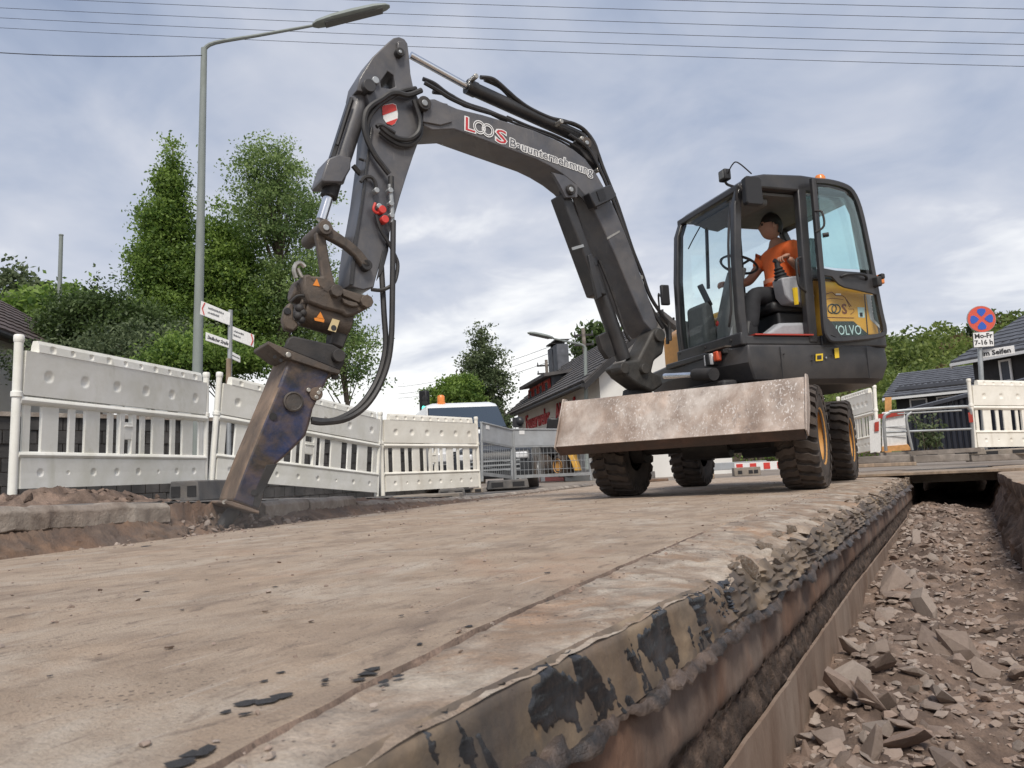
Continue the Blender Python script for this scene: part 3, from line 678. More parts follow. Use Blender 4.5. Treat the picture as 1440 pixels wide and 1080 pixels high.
for i in range(3200):
    y = .3 + 9 * random.random() ** 1.5; x = random.uniform(xl(y) + .05, gx(y) - .02)
    s = .0012 + .0085 * random.random() ** 5; pts.append((x, y, s * .35)); szs.append(s)
for i in range(500):
    y = .4 + 6 * random.random(); x = gx(y) + random.gauss(.03, .05); s = .0015 + .006 * random.random() ** 3; pts.append((x, y, s * .2)); szs.append(s)
for i in range(420):
    y = 2.2 + 8 * random.random(); x = xl(y) + abs(random.gauss(0, .14)); s = .004 + .014 * random.random() ** 3; pts.append((x, y, s * .3)); szs.append(s)
pebbles('grit', pts, szs, 'gravel_mix', slab)

# ================================================================== WHEELED EXCAVATOR
EXO = V((-1.43, 7.93, 0))
ex_ = thing('wheeled_excavator', 'dark grey wheeled excavator with dozer blade and raised boom standing on the concrete lane', 'excavator', EXO)
S2 = 2 ** -.5
FW, LF, UP = V((-S2, -S2, 0)), V((S2, -S2, 0)), V((0, 0, 1))
UO = V((-1.129, 7.816, 0))
def U(u, v, z): return UO + FW * u + LF * v + UP * z
def UV_(px, py, v): return gp(px, py, UO + LF * v, LF)      # on a plane along the machine's side
def UU_(px, py, u): return gp(px, py, UO + FW * u, FW)      # on a plane across its front
# ---- undercarriage
def wheel(x, y, side):
    c = V((x, y, .425)); ax = V((1, 0, 0)); w2 = .155; r = .425
    wh = MB(); prof = [(.20, -.13), (.235, -.15), (.30, -.155), (.36, -.152), (.388, -.135), (.396, -.10), (.398, 0), (.396, .10), (.388, .135), (.36, .152), (.30, .155), (.235, .15), (.20, .13)]
    wh.lathe(c, ax, prof, 48)
    nl = 26
    for k in range(nl):
        for s in (-1, 1):
            a0 = 2 * math.pi * (k + (.5 if s > 0 else 0)) / nl
            path = [(0.0 - .012 * s, .0), (.045, .035), (.085, .03), (.125, .075), (.155, .09)]
            loops = []
            for d, da in path:
                a = a0 + da * 1.25; rr = r if d < .13 else r - .018
                t0 = .34 if d > .15 else .385
                hw = .0335
                pts = []
                for q, rad in ((-1, t0), (-.8, rr), (.8, rr), (1, t0)):
                    aa = a + q * hw / .42
                    pts.append(c + V((s * d * 1.03, math.cos(aa) * rad, math.sin(aa) * rad)))
                loops.append(pts)
            wh.loft(loops)
    root = wh.build('wheel', 'rubber', ex_, smooth_=35)
    root['label'] = 'chunky treaded wheel with orange rim'
    o_ = side * 1.0
    MB().lathe(c, ax * o_, [(.0, .06), (.07, .06), (.075, .075), (.10, .07), (.11, .03), (.17, .045), (.205, .10), (.222, .145), (.236, .150), (.232, .128), (.21, .08)], 32).build('rim', 'rim_orange', root, smooth_=30)
    for k in range(8):
        a = k * math.pi / 4; p = c + V((o_ * .07, math.cos(a) * .088, math.sin(a) * .088)); MB().cyl(p, p + V((o_ * .02, 0, 0)), .011, n=6).build('wheel_nut', 'iron_black', root)
    return root
WX = (-2.23, -.64)
for yy in (6.83, 9.08):
    for i, x in enumerate(WX): wheel(x, yy, -1 if i == 0 else 1)
cx_ = sum(WX) / 2
for yy in (6.83, 9.08):
    a = MB().cyl((WX[0] + .1, yy, .44), (WX[1] - .1, yy, .44), .085)
    a.cyl((cx_ - .2, yy, .44), (cx_ + .2, yy, .44), .15, n=16).cyl((WX[0] + .12, yy, .44), (WX[0] + .24, yy, .44), .15).cyl((WX[1] - .24, yy, .44), (WX[1] - .12, yy, .44), .15)
    a.build('axle', 'iron_black', ex_)
ch = MB().box((cx_, 7.95, .60), (.78, 2.5, .26)).box((cx_, 7.95, .75), (1.1, 1.3, .14)).box((cx_, 6.7, .55), (.6, .5, .30))
ch.build('chassis', 'iron_black', ex_, bevel=.02)
MB().cyl((cx_, 7.95, .80), (cx_, 7.95, .93), .48, n=36).build('slew_ring', 'iron_black', ex_)
st = MB().box((-.86, 7.95, .44), (.26, .62, .03)).box((-.80, 7.95, .66), (.20, .60, .03)).box((-.92, 7.66, .55), (.04, .03, .26)).box((-.92, 8.24, .55), (.04, .03, .26))
st.build('step', 'iron_black', ex_, bevel=.005)
MB().box((-.735, 7.93, .50), (.02, .12, .035)).build('side_reflector', 'amber_red', ex_)
# ---- dozer blade: concave face, end plates, cutting edge
bx0, bx1 = -2.52, -.50
prof = [(6.27, .865), (6.215, .78), (6.165, .68), (6.115, .58), (6.07, .50), (6.035, .462)]
bl = MB(); back = [(6.06, .455), (6.10, .50), (6.15, .6), (6.22, .72), (6.31, .85)]
loop = lambda x, dx=0: [(x, y, z + .0) for y, z in prof] + [(x, y, z) for y, z in back]
bl.loft([loop(x) for x in (bx0, (bx0 + bx1) / 2, bx1)])
blade = bl.build('dozer_blade', 'blade_face', ex_, bevel=.004, smooth_=50)
for x in (bx0 - .012, bx1):
    MB().prism([(x, 6.255, .885), (x, 6.10, .60), (x, 6.025, .452), (x, 6.10, .41), (x, 6.30, .62), (x, 6.36, .86), (x, 6.34, .885)], (.012, 0, 0)).build('end_plate', 'blade_face', blade, bevel=.003)
MB().prism([(bx0 + .01, 6.040, .464), (bx0 + .01, 6.10, .388), (bx0 + .01, 6.13, .388), (bx0 + .01, 6.34, .46), (bx0 + .01, 6.33, .49), (bx0 + .01, 6.062, .458)], (bx1 - bx0 - .02, 0, 0)).build('cutting_edge', 'blade_lip', blade)
for x in (bx0 + .35, cx_ - .25, cx_ + .25, bx1 - .35): MB().prism([(x, 6.16, .48), (x, 6.40, .49), (x, 6.38, .70), (x, 6.34, .83)], (.02, 0, 0)).build('blade_rib', 'blade_lip', blade)
MB().box((cx_, 6.60, .80), (1.5, .5, .015), M.Rotation(R_(-4), 3, 'X')).build('blade_shelf', 'iron_worn', blade)
for x in (cx_ - .42, cx_ + .42):
    MB().bar([(x, 6.25, .55), (x, 6.8, .60), (x, 7.3, .62)], (.05, 0, 0), (0, 0, .07)).build('push_arm', 'iron_black', ex_, bevel=.01)
for x in (cx_ - .18, cx_ + .18):
    c_ = MB().cyl((x, 6.9, .78), (x, 6.5, .72), .05).build('blade_cylinder', 'iron_black', ex_)
    MB().cyl((x, 6.5, .72), (x, 6.26, .68), .026).build('rod', 'chrome', c_)
UCC = V((-1.44, 7.95, 0)) - EXO
TUC = M.Translation(UCC + V((.09, 0, 0))) @ M.Rotation(R_(-3.4), 4, 'Z') @ M.Translation(-UCC)
_st = list(ex_.children); _seen = set()
while _st:
    o = _st.pop(); _st += list(o.children)
    if o.data.name not in _seen: _seen.add(o.data.name); o.data.transform(TUC)
# ---- upper structure
plan = [(.86, .60), (.74, .975), (-.55, .975), (-.80, .90), (-.95, .70), (-1.02, .35), (-1.02, -.35), (-.95, -.70), (-.80, -.90), (-.55, -.97), (.50, -.97), (.70, -.75), (.80, -.25)]
def planloop(z, k, fr=0): return [U(u * (k if u < .6 else k - fr), v * k, z) for u, v in plan]
sk = MB().loft([planloop(.885, .90, .10), planloop(.93, .955, .05), planloop(1.07, 1.0), planloop(1.215, .99), planloop(1.225, .965)])
skirt = sk.build('revolving_frame', 'paint_skirt', ex_, bevel=.012, smooth_=30)
for u in (.42, -.50): MB().box(U(u, .976, 1.06), (.006, .004, .28), M.Rotation(R_(45), 3, 'Z')).build('panel_gap', 'trim_black', skirt)
def side_decal(name, m, pts, v=.981, par=None, th=.003):
    P = [UV_(a, b, v) for a, b in pts]; return MB().prism(P, LF * th).build(name, m, par or skirt)
side_decal('warning_label', 'sticker_yellow', [(1147, 498), (1157, 497), (1157, 507), (1147, 508)])
side_decal('warning_label', 'sticker_yellow', [(1173, 490), (1179, 489), (1180, 503), (1174, 504)])
side_decal('warning_label', 'ink', [(1149, 500), (1155, 499.5), (1155, 505), (1149, 505.5)], .9845)
for a, b in ((1142, 500), (1142, 507), (1161, 503), (1102, 498), (1170, 500)):
    p = UV_(a, b, .982); MB().cyl(p, p + LF * .01, .008, n=8).build('bolt', 'galvanised' if a == 1161 else 'iron_black', skirt)
# headlight unit on the front corner
hl = UU_(1003, 506, .86); MB().box(hl, (.13, .06, .11), M.Rotation(R_(45), 3, 'Z') @ M.Rotation(R_(-4), 3, 'X')).build('lamp_housing', 'trim_black', skirt, bevel=.01)
fr_rot = M((LF, -FW, UP)).transposed()
def fbox(c, sx, sy, sz): return MB().box(c, (sx, sy, sz), fr_rot)
fbox(hl + FW * .045, .13, .02, .10).build('headlight', 'lens_clear', skirt, bevel=.012)
fbox(hl + FW * .035 + LF * .115 + UP * .012, .065, .05, .085).build('turn_signal', 'amber_red', skirt, bevel=.012)
fbox(hl + FW * .02 + LF * .10 + UP * .075, .32, .06, .012).build('lamp_bracket', 'iron_worn', skirt)
fbox(U(.80, .30, 1.20), .95, .10, .05).build('front_crossmember', 'paint_dark', skirt, bevel=.01)
# engine hood and counterweight, tail
hd = MB(); hp_ = [(-.13, 1.30), (-.13, 1.88), (-.60, 1.86), (-.70, 1.80), (-.72, 1.30)]
hd.prism([U(u, -.90, z) for u, z in hp_], LF * (1.83))
hood = hd.build('engine_hood', 'hood_yellow', ex_, bevel=.03)
MB().prism([U(u, -.90, z) for u, z in ((-.04, 1.21), (-.04, 1.305), (-.75, 1.305), (-.75, 1.21))], LF * 1.86).build('hood_sill', 'paint_dark', hood, bevel=.01)
tl = MB().loft([[U(u * k, v * k2, z) for u, v in ((-.80, .92), (-.93, .70), (-1.0, .35), (-1.0, -.35), (-.93, -.7), (-.80, -.92), (-.66, -.9), (-.66, .92))] for z, k, k2 in ((1.21, 1, 1), (1.5, .985, 1), (1.82, .95, .97), (1.87, .92, .93))])
tl.build('counterweight', 'paint_skirt', ex_, bevel=.02, smooth_=30)
p = U(-.88, .84, 1.86); MB().box(p, (.06, .06, .09), fr_rot).build('tail_lamp', 'beacon_orange', ex_, bevel=.012)
# right side engine cover seen past the boom foot (orange-yellow)
MB().prism([U(u, -.92, z) for u, z in ((.42, 1.215), (.42, 1.62), (.25, 1.72), (-.1, 1.75), (-.1, 1.215))], LF * .62).build('side_cover', 'hood_orange', ex_, bevel=.03)
hv = .927
def hdecal(name, m, pts, o=0.0, th=.002): return side_decal(name, m, pts, hv + o, hood, th)
E8 = lambda x, y: (1140 + x * .10187, 380 + y * .10187)
hdecal('decal_band', 'decal_green', [E8(265, 705), E8(590, 705), E8(790, 880), E8(800, 925), E8(400, 940)], .003)
hdecal('decal_band', 'decal_silver', [E8(760, 330), E8(900, 350), E8(950, 800), E8(820, 680), E8(790, 520)], .003)
hdecal('decal_band', 'decal_green', [E8(830, 350), E8(900, 355), E8(945, 750), E8(870, 670)], .0055)
hdecal('decal_label', 'decal_cyan', [E8(645, 510), E8(740, 515), E8(745, 655), E8(660, 650)], .003)
hdecal('decal_label', 'ink', [E8(675, 585), E8(715, 585), E8(718, 640), E8(680, 640)], .0055)
hdecal('hood_gap', 'ink', [E8(735, 330), E8(748, 332), E8(795, 900), E8(780, 900)], .003)
hdecal('decal_label', 'white_paint', [E8(345, 320), E8(418, 322), E8(415, 345), E8(345, 343)], .003)
def line_decal(pts, m, r, o=.004, par=None):
    MB().tube([UV_(*E8(a, b), hv + o) for a, b in pts], r, 5, 1).build('decal_line', m, par or hood)
line_decal([(215, 330), (290, 300), (350, 350), (430, 350), (470, 370), (560, 500)], 'decal_brown', .0035)
line_decal([(220, 400), (300, 385), (450, 405)], 'decal_brown', .0025)
line_decal([(470, 370), (540, 510)], 'decal_brown', .003)
line_decal([(520, 535), (590, 535), (600, 570), (550, 610)], 'decal_brown', .0025)
line_decal([(230, 650), (600, 658)], 'decal_brown', .0035)
for c_ in ((295, 530), (350, 535)):
    q = [(c_[0] + 58 * math.cos(t * math.pi / 8), c_[1] + 62 * math.sin(t * math.pi / 8)) for t in range(17)]
    line_decal(q, 'decal_green', .006)
sx = (UV_(*E8(500, 600), hv) - UV_(*E8(430, 600), hv)).normalized()
text('S', UV_(*E8(432, 600), hv), sx, UP, .125, 'decal_brown', 'lettering', hood, .004, fat=.004)
text('VOLVO', UV_(*E8(300, 895), hv), sx, UP, .125, 'decal_cyan', 'lettering', hood, .005, width=abs((UV_(*E8(700, 895), hv) - UV_(*E8(300, 895), hv)).length))
q0 = UV_(*E8(925, 690), hv); q1 = UV_(*E8(895, 345), hv); text('EW60E', q0, q1 - q0, -sx, .09, 'white_paint', 'lettering', hood, .006, width=(q1 - q0).length * .95)

# ---- cab
CB0, CB1 = -.05, .95
fl = MB().prism([U(u, CB0, z) for u, z in ((.74, 1.222), (.755, 1.30), (-.05, 1.30), (-.05, 1.222))], LF * (CB1 - CB0))
cab = fl.build('cab', 'paint_dark', ex_, bevel=.01)
def pillar(name, path, wv, hv_, m='paint_dark', bev=.012): return MB().bar(path, wv, hv_).build(name, m, cab, bevel=bev)
fw_, lf_ = FW, LF
for v in (.915, -.015):
    pillar('front_pillar', [U(.735, v, 1.24), U(.745, v, 1.5), U(.735, v, 2.0), U(.69, v, 2.45), U(.62, v, 2.62)], FW * .038, LF * .034)
pillar('door_post', [U(.045, .925, 1.24), U(.03, .925, 2.0), U(.01, .925, 2.66)], FW * .045, LF * .035)
for v in (.915, -.015): pillar('rear_pillar', [U(-.66, v, 1.80), U(-.60, v, 2.45), U(-.50, v, 2.66)], FW * .04, LF * .034)
pillar('far_post', [U(.03, -.015, 1.24), U(.01, -.015, 2.66)], FW * .03, LF * .034)
for v in (.915, -.015): pillar('sill_beam', [U(.05, v, 1.86), U(-.66, v, 1.84)], UP * .05, LF * .03)
rf = MB(); rp = [(.66, 2.585), (.655, 2.63), (.56, 2.70), (.40, 2.735), (.0, 2.755), (-.38, 2.735), (-.52, 2.69), (-.60, 2.60), (-.595, 2.56), (-.5, 2.60), (.55, 2.60)]
rf.prism([U(u, CB0 - .01, z) for u, z in rp], LF * (CB1 - CB0 + .02))
roof = rf.build('roof', 'paint_dark', cab, bevel=.03, seg=3, smooth_=50)
hd_ = MB().prism([U(.56, .01, 2.595), U(-.48, .01, 2.595), U(-.48, .01, 2.575), U(.5, .01, 2.57)], LF * .87); hd_.build('headlining', 'interior_grey', roof)
MB().prism([U(.54, .05, 2.57), U(.28, .05, 2.565), U(.28, .05, 2.50), U(.44, .05, 2.52)], LF * .78).build('headliner_console', 'interior_grey', roof, bevel=.02)
MB().lathe(U(-.31, .84, 2.735), UP, [(.055, 0), (.058, .02), (.05, .022), (.048, .065), (.035, .085), (.0, .09)], 20).build('beacon', 'beacon_orange', roof)
# front: lower panel, upper windscreen
pillar('front_sill', [U(.755, .95, 1.275), U(.765, -.05, 1.275)], UP * .055, FW * .028)
pillar('front_header', [U(.645, .95, 2.60), U(.645, -.05, 2.60)], UP * .03, FW * .03)
MB().loft([[U(.752, .88, 1.33), U(.752, .02, 1.33)], [U(.762, .88, 1.55), U(.762, .02, 1.55)], [U(.75, .88, 2.0), U(.75, .02, 2.0)], [U(.705, .88, 2.45), U(.705, .02, 2.45)], [U(.65, .88, 2.58), U(.65, .02, 2.58)]], cap=False, closed=False).build('windscreen', 'cab_glass', cab)
MB().prism([U(.70, -.02, 1.32), U(.72, -.02, 2.0), U(.60, -.02, 2.57), U(.05, -.02, 2.6), U(.05, -.02, 1.32)], LF * .004).build('far_side_pane', 'cab_glass', cab)
MB().prism([U(-.0, -.02, 1.92), U(-.0, -.02, 2.58), U(-.48, -.02, 2.58), U(-.60, -.02, 1.92)], LF * .004).build('far_rear_pane', 'cab_glass', cab)
MB().prism([U(.0, .93, 1.92), U(-.02, .93, 2.6), U(-.48, .93, 2.58), U(-.62, .93, 1.92)], LF * .004).build('rear_side_pane', 'cab_glass', cab)
MB().loft([[U(-.655, .89, 1.88), U(-.655, .02, 1.88)], [U(-.60, .89, 2.4), U(-.60, .02, 2.4)], [U(-.53, .89, 2.6), U(-.53, .02, 2.6)]], cap=False, closed=False).build('rear_pane', 'cab_glass', cab)
pillar('window_bar', [U(.40, -.018, 1.95), U(.36, -.018, 2.57)], FW * .014, LF * .012, 'trim_black', .003)
MB().prism([U(-.60, 0, 1.3), U(-.60, 0, 1.84), U(-.57, 0, 1.84), U(-.57, 0, 1.3)], LF * .9).build('rear_wall', 'trim_black', cab)
MB().prism([U(.70, -.02, 1.30), U(.70, -.02, 1.62), U(.05, -.02, 1.55), U(.05, -.02, 1.30)], LF * .02).build('far_side_panel', 'console_grey', cab)
# wiper, grab rails, work light, mirrors
MB().tube([U(.785, .80, 1.40), U(.79, .83, 1.46), U(.785, .86, 1.6), U(.765, .865, 2.1), U(.70, .865, 2.5)], .011, 8).build('grab_rail', 'paint_dark', cab)
MB().tube([UV_(1126, 362, .955), UV_(1120, 366, .985), UV_(1121, 385, .985), UV_(1124, 402, .985), UV_(1133, 410, .955)], .011, 8).build('grab_rail', 'iron_black', cab)
MB().tube([UU_(985, 318, .74), UU_(975, 336, .745), UU_(968, 350, .75)], .006, 6).build('wiper', 'trim_black', cab)
wl = UU_(1019, 247, .64); fbox(wl, .10, .07, .10).build('work_light', 'trim_black', cab, bevel=.012)
fbox(wl + FW * .037, .07, .01, .07).build('work_light_lens', 'interior_grey', cab, bevel=.004)
MB().tube([wl - UP * .05, wl - UP * .08 - FW * .02, U(.60, .80, 2.66)], .012, 6).build('light_bracket', 'iron_black', cab)
MB().tube([wl + LF * .05, wl + LF * .12 + UP * .05, wl + LF * .2 + UP * .04, U(.50, .92, 2.74)], .006, 6).build('light_cable', 'hose', cab)
mp_ = UV_(1058, 269, 1.04)
mm = MB().loft([[mp_ + FW * (a * .085 * k) + UP * (b * .125 * k) + LF * d for a, b in ((-1, -.9), (-.8, -1), (.8, -1), (1, -.85), (.95, .9), (.7, 1), (-.7, 1), (-.95, .9))] for d, k in ((-.05, .75), (-.035, .95), (.02, 1), (.028, .93))])
mm.build('mirror', 'trim_black', cab, smooth_=30)
MB().tube([mp_ + FW * .06 - LF * .03, mp_ + FW * .10 - LF * .06 + UP * .06, U(.70, .94, 2.45)], .013, 6).build('mirror_arm', 'iron_black', cab)
m2 = UU_(935, 415, .85); fbox(m2, .04, .09, .20).build('mirror', 'trim_black', cab, bevel=.012)
MB().tube([m2, m2 - LF * .07, m2 - LF * .12 + UP * .03, m2 - LF * .12 - UP * .2], .010, 6).build('mirror_arm', 'iron_black', cab)
# interior
MB().prism([U(-.15, .22, 1.55), U(.25, .22, 1.57), U(.25, .22, 1.66), U(-.15, .22, 1.66)], LF * .50).build('seat_cushion', 'trim_black', cab, bevel=.03)
MB().prism([U(-.14, .24, 1.62), U(-.25, .24, 2.28), U(-.35, .24, 2.28), U(-.26, .24, 1.60)], LF * .46).build('seat_back', 'trim_black', cab, bevel=.03)
MB().prism([U(.20, .22, 1.30), U(.20, .22, 1.56), U(-.25, .22, 1.56), U(-.25, .22, 1.30)], LF * .5).build('seat_base', 'trim_black', cab, bevel=.02)
con = MB().prism([UV_(*p, .72) for p in ((1085, 396), (1108, 393), (1118, 402), (1131, 420), (1130, 433), (1098, 430), (1090, 420))], LF * .14).build('arm_console', 'console_grey', cab, bevel=.012)
MB().prism([UV_(*p, .864) for p in ((1114, 405), (1121, 404), (1123, 428), (1117, 429))], LF * .003).build('warning_label', 'sticker_yellow', cab)
jb = UV_(1099, 393, .78); jt = UV_(1091, 366, .78)
MB().lathe(jb, jt - jb, [(.062, -.01), (.066, .01), (.05, .025), (.058, .04), (.042, .055), (.05, .07), (.034, .085), (.042, .10), (.026, .115), (.022, .15)], 16).build('bellows', 'trim_black', cab, smooth_=20)
MB().tube([lerp(jb, jt, .7), lerp(jb, jt, .9), jt + FW * .02], .02, 8).build('joystick', 'trim_black', cab)
sc0 = UU_(1008, 375, .42)
MB().bar([U(.62, .52, 1.30), U(.60, .52, 1.55), U(.50, .52, 1.85), U(.44, .52, 2.0)], LF * .085, FW * .06).build('steering_column', 'interior_grey', cab, bevel=.03)
sw = U(.42, .52, 2.04); sa = (U(.52, .52, 1.80) - sw).normalized()
MB().lathe(sw, sa, [(.165, -.014), (.178, 0), (.165, .014), (.152, 0), (.165, -.014)], 28).cyl(sw - sa * .0, sw + sa * .05, .045).tube([sw + sa * .02, sw + LF * .16], .012, 6, 1).tube([sw + sa * .02, sw - LF * .16], .012, 6, 1).build('steering_wheel', 'trim_black', cab)
MB().box(U(.66, .30, 1.80), (.07, .03, .22), fr_rot @ M.Rotation(R_(25), 3, 'X')).build('monitor', 'trim_black', cab, bevel=.01)
MB().prism([U(.70, .02, 1.30), U(.70, .02, 1.72), U(.60, .02, 1.76), U(.55, .02, 1.30)], LF * .30).build('front_console', 'interior_grey', cab, bevel=.03)
MB().ball(U(.64, .46, 1.50), .035).build('red_knob', 'red_bright', cab)
MB().prism([U(.50, .74, 1.305), U(-.02, .74, 1.305), U(-.02, .74, 1.44), U(.30, .74, 1.43)], LF * .14).build('floor_box', 'console_grey', cab, bevel=.03)
MB().box(U(.36, .90, 1.305), (.16, .60, .012), fr_rot).build('floor_mat', 'red_paint', cab)
MB().prism([UU_(*p, .772) for p in ((1022, 487), (1030, 458), (1030, 475))], FW * .002).build('window_sticker', 'decal_silver', cab)
for a, b in ((957, 497), (992, 489), (1028, 479), (948, 448)):
    p = UU_(a, b, .785); MB().cyl(p, p + FW * .012, .013, n=8).build('bolt', 'iron_black', cab)
# door, swung right round and latched against the machine's side
DV = 1.035
D = lambda x, y: UV_(x, y, DV)
outer = [(1140, 251), (1162, 252), (1186, 258), (1200, 268), (1211, 292), (1222, 340), (1233, 398), (1241, 440), (1246, 464), (1240, 475), (1205, 480), (1172, 482), (1162, 476), (1157, 460), (1153, 400), (1146, 320)]
dr = MB(); P = smooth([D(*q) for q in outer] + [D(*outer[0])], 3)[:-1]
cD = sum(P, V((0, 0, 0))) / len(P)
def inset(P, d):
    n = len(P); out = []
    for i in range(n):
        t = (P[(i + 1) % n] - P[i - 1]).normalized(); nn_ = t.cross(LF)
        if nn_.dot(cD - P[i]) < 0: nn_ = -nn_
        out.append(P[i] + nn_ * d)
    return out
Pi = inset(P, .045); Pm = inset(P, .012)
dr.loft([[p - LF * .02 for p in P], [p + LF * .012 for p in P], [p + LF * .02 for p in Pm], [p + LF * .016 for p in Pi], [p - LF * .02 for p in Pi], [p - LF * .02 for p in P]], cap=False)
door = dr.build('door', 'paint_dark', cab, smooth_=40)
door['label'] = 'open cab door folded back against the side'
MB().prism([D(*q) for q in ((1153, 377), (1175, 381), (1229, 387), (1236, 417), (1222, 413), (1186, 405), (1178, 401), (1168, 390), (1155, 388))], LF * .018).build('door_rail', 'paint_dark', door, bevel=.006)
MB().tube([D(1180, 390) + LF * .02, D(1186, 388) + LF * .05, D(1205, 388) + LF * .055, D(1212, 391) + LF * .05, D(1216, 394) + LF * .02], .012, 8).build('door_handle', 'trim_black', door)
MB().box(D(1228, 398) + LF * .03, (.10, .05, .09), fr_rot).box(D(1236, 390) + LF * .03, (.05, .04, .05), fr_rot).build('door_latch', 'iron_black', door, bevel=.012)
MB().prism([D(*q) for q in ((1150, 263), (1165, 264), (1187, 270), (1200, 283), (1210, 320), (1222, 380), (1175, 377), (1157, 374))], LF * .005).build('upper_pane', 'upper_door_glass', door)
MB().prism([D(*q) for q in ((1158, 393), (1167, 394), (1180, 408), (1230, 416), (1239, 465), (1236, 470), (1182, 473), (1163, 449))], LF * .005).build('lower_pane', 'door_glass', door)
MB().prism([D(*q) for q in ((1160, 449), (1164, 449), (1182, 472), (1176, 475), (1164, 470))], LF * .012).build('door_gusset', 'paint_dark', door)
MB().tube([D(1144, 297) + LF * .01, D(1150, 301) + LF * .05, D(1153, 320) + LF * .05, D(1146, 327) + LF * .01], .010, 7).build('grab_rail', 'iron_black', door)
MB().cyl(D(1157, 331), D(1162, 331) + LF * .03, .02).build('door_knob', 'trim_black', door)

# ---- boom plane: heading of the swung boom
A0 = V((-1.73, 7.2, 0)); AD = V((-2.1, -3.54, 0)).normalized(); AN = V((-AD.y, AD.x, 0))
def A(px, py, off=0.0): return gp(px, py, A0 + AN * off, AN)
c7 = lambda x, y: (400 + x * .37037, 30 + y * .37037)
c8 = lambda x, y: (560 + x * .46296, 60 + y * .46296)
ck = lambda x, y: (400 + x * .22222, 280 + y * .22222)
cb = lambda x, y: (280 + x * .31496, 420 + y * .31496)
def slabp(name, m, f, pts, off, width, parent, bevel=.008, seg=2, smooth_=35):
    return MB().prism([A(*f(*p), off) for p in pts], -AN * width).build(name, m, parent, bevel=bevel, seg=seg, smooth_=smooth_)
def pin(f, p, off0, off1, r, m, parent, name='pin', n=16):
    c_ = A(*f(*p), off0); d_ = -AN * (off0 - off1); return MB().cyl(c_, c_ + d_, r, n=n).build(name, m, parent, bevel=.004)
def hose(f, pts, off, r, parent, name='hose', m='hose', n=7):
    P = [A(*f(p[0], p[1]), p[2] if len(p) > 2 else off) for p in pts]; return MB().tube(P, r, n, 5).build(name, m, parent)
BW = .15
boom = slabp('boom', 'paint_boom', c8, [(73, 185), (85, 172), (110, 170), (180, 200), (255, 218), (330, 240), (410, 265), (480, 295), (530, 322), (568, 352), (605, 402), (640, 465), (668, 525), (700, 605), (735, 700), (765, 785), (790, 858), (778, 885), (745, 846), (700, 742), (660, 645), (620, 560), (590, 500), (565, 462), (535, 428), (500, 400), (460, 375), (420, 355), (300, 311), (170, 263), (105, 266), (76, 252)], BW, 2 * BW, ex_, .010)
slabp('boom_edge', 'paint_dark', c8, [(462, 392), (500, 402), (540, 432), (572, 470), (592, 503), (585, 510), (560, 475), (525, 440), (485, 415)], BW + .012, .012, boom, .002)
slabp('weld_plate', 'paint_boom', c8, [(78, 172), (150, 185), (165, 240), (130, 250), (76, 240)], BW + .016, .016, boom, .004)
slabp('weld_plate', 'paint_boom', c8, [(470, 395), (505, 403), (545, 435), (545, 470), (510, 470), (490, 430)], BW + .03, .03, boom, .004)
slabp('weld_bead', 'brass_steel', c8, [(634, 592), (672, 570), (674, 575), (636, 598)], BW + .004, .004, boom, 0)
pin(c8, (82, 182), BW + .05, -BW - .05, .055, 'iron_black', boom)
pin(c8, (82, 182), BW + .062, BW + .05, .025, 'galvanised', boom)
pin(c8, (527, 445), BW + .06, BW - .06, .045, 'iron_black', boom)
pin(c8, (527, 445), BW + .075, BW + .06, .022, 'galvanised', boom)
# work light on the boom
lb = A(*c8(620, 462), BW + .05)
bd = (A(*c8(640, 520), BW) - A(*c8(600, 420), BW)).normalized()
lrot = M((AN, bd, AN.cross(bd))).transposed()
MB().prism([A(*c8(*p), BW + .10) for p in ((580, 455), (645, 430), (664, 460), (655, 475), (600, 500), (590, 480))], -AN * .10).build('boom_light', 'paint_dark', boom, bevel=.010)
MB().prism([A(*c8(*p), BW + .103) for p in ((602, 452), (622, 443), (632, 472), (612, 482))], AN * .004).build('boom_light_lens', 'trim_black', boom)
slabp('light_bracket', 'paint_boom', c8, [(595, 480), (640, 470), (630, 488), (605, 505)], BW + .05, .05, boom, .004)
# swing post at the boom foot
sp_ = MB().prism([A(*c8(*p), .20) for p in ((790, 862), (806, 870), (812, 910), (806, 945), (780, 965), (772, 1000), (800, 1010), (806, 1040), (775, 1062), (735, 1045), (690, 1012), (668, 985), (690, 968), (730, 960), (750, 920), (770, 880))], -AN * .20)
sp_.build('swing_post', 'iron_dark', ex_, bevel=.025, seg=3)
pin(c8, (797, 888), .23, .05, .06, 'iron_dark', ex_)
pin(c8, (690, 988), .22, .08, .05, 'iron_dark', ex_)
pin(c8, (752, 990), .24, .1, .045, 'iron_dark', ex_)
MB().cyl(A(*c8(735, 1062), 0) - UP * .02, A(*c8(730, 1105), 0), .16, n=20).build('swing_bracket', 'iron_black', ex_)
p0, p1, p2 = UU_(935, 529, .97), UU_(978, 527, .97), UU_(1004, 526, .97)
MB().cyl(p1, p2, .055).build('swing_cylinder', 'iron_black', ex_); MB().cyl(p0, p1, .026).build('swing_rod', 'chrome', ex_)
MB().box((p0 + p2) / 2 - UP * .15 - FW * .12, (.9, .14, .10), fr_rot).build('swing_mount', 'iron_black', ex_, bevel=.02)
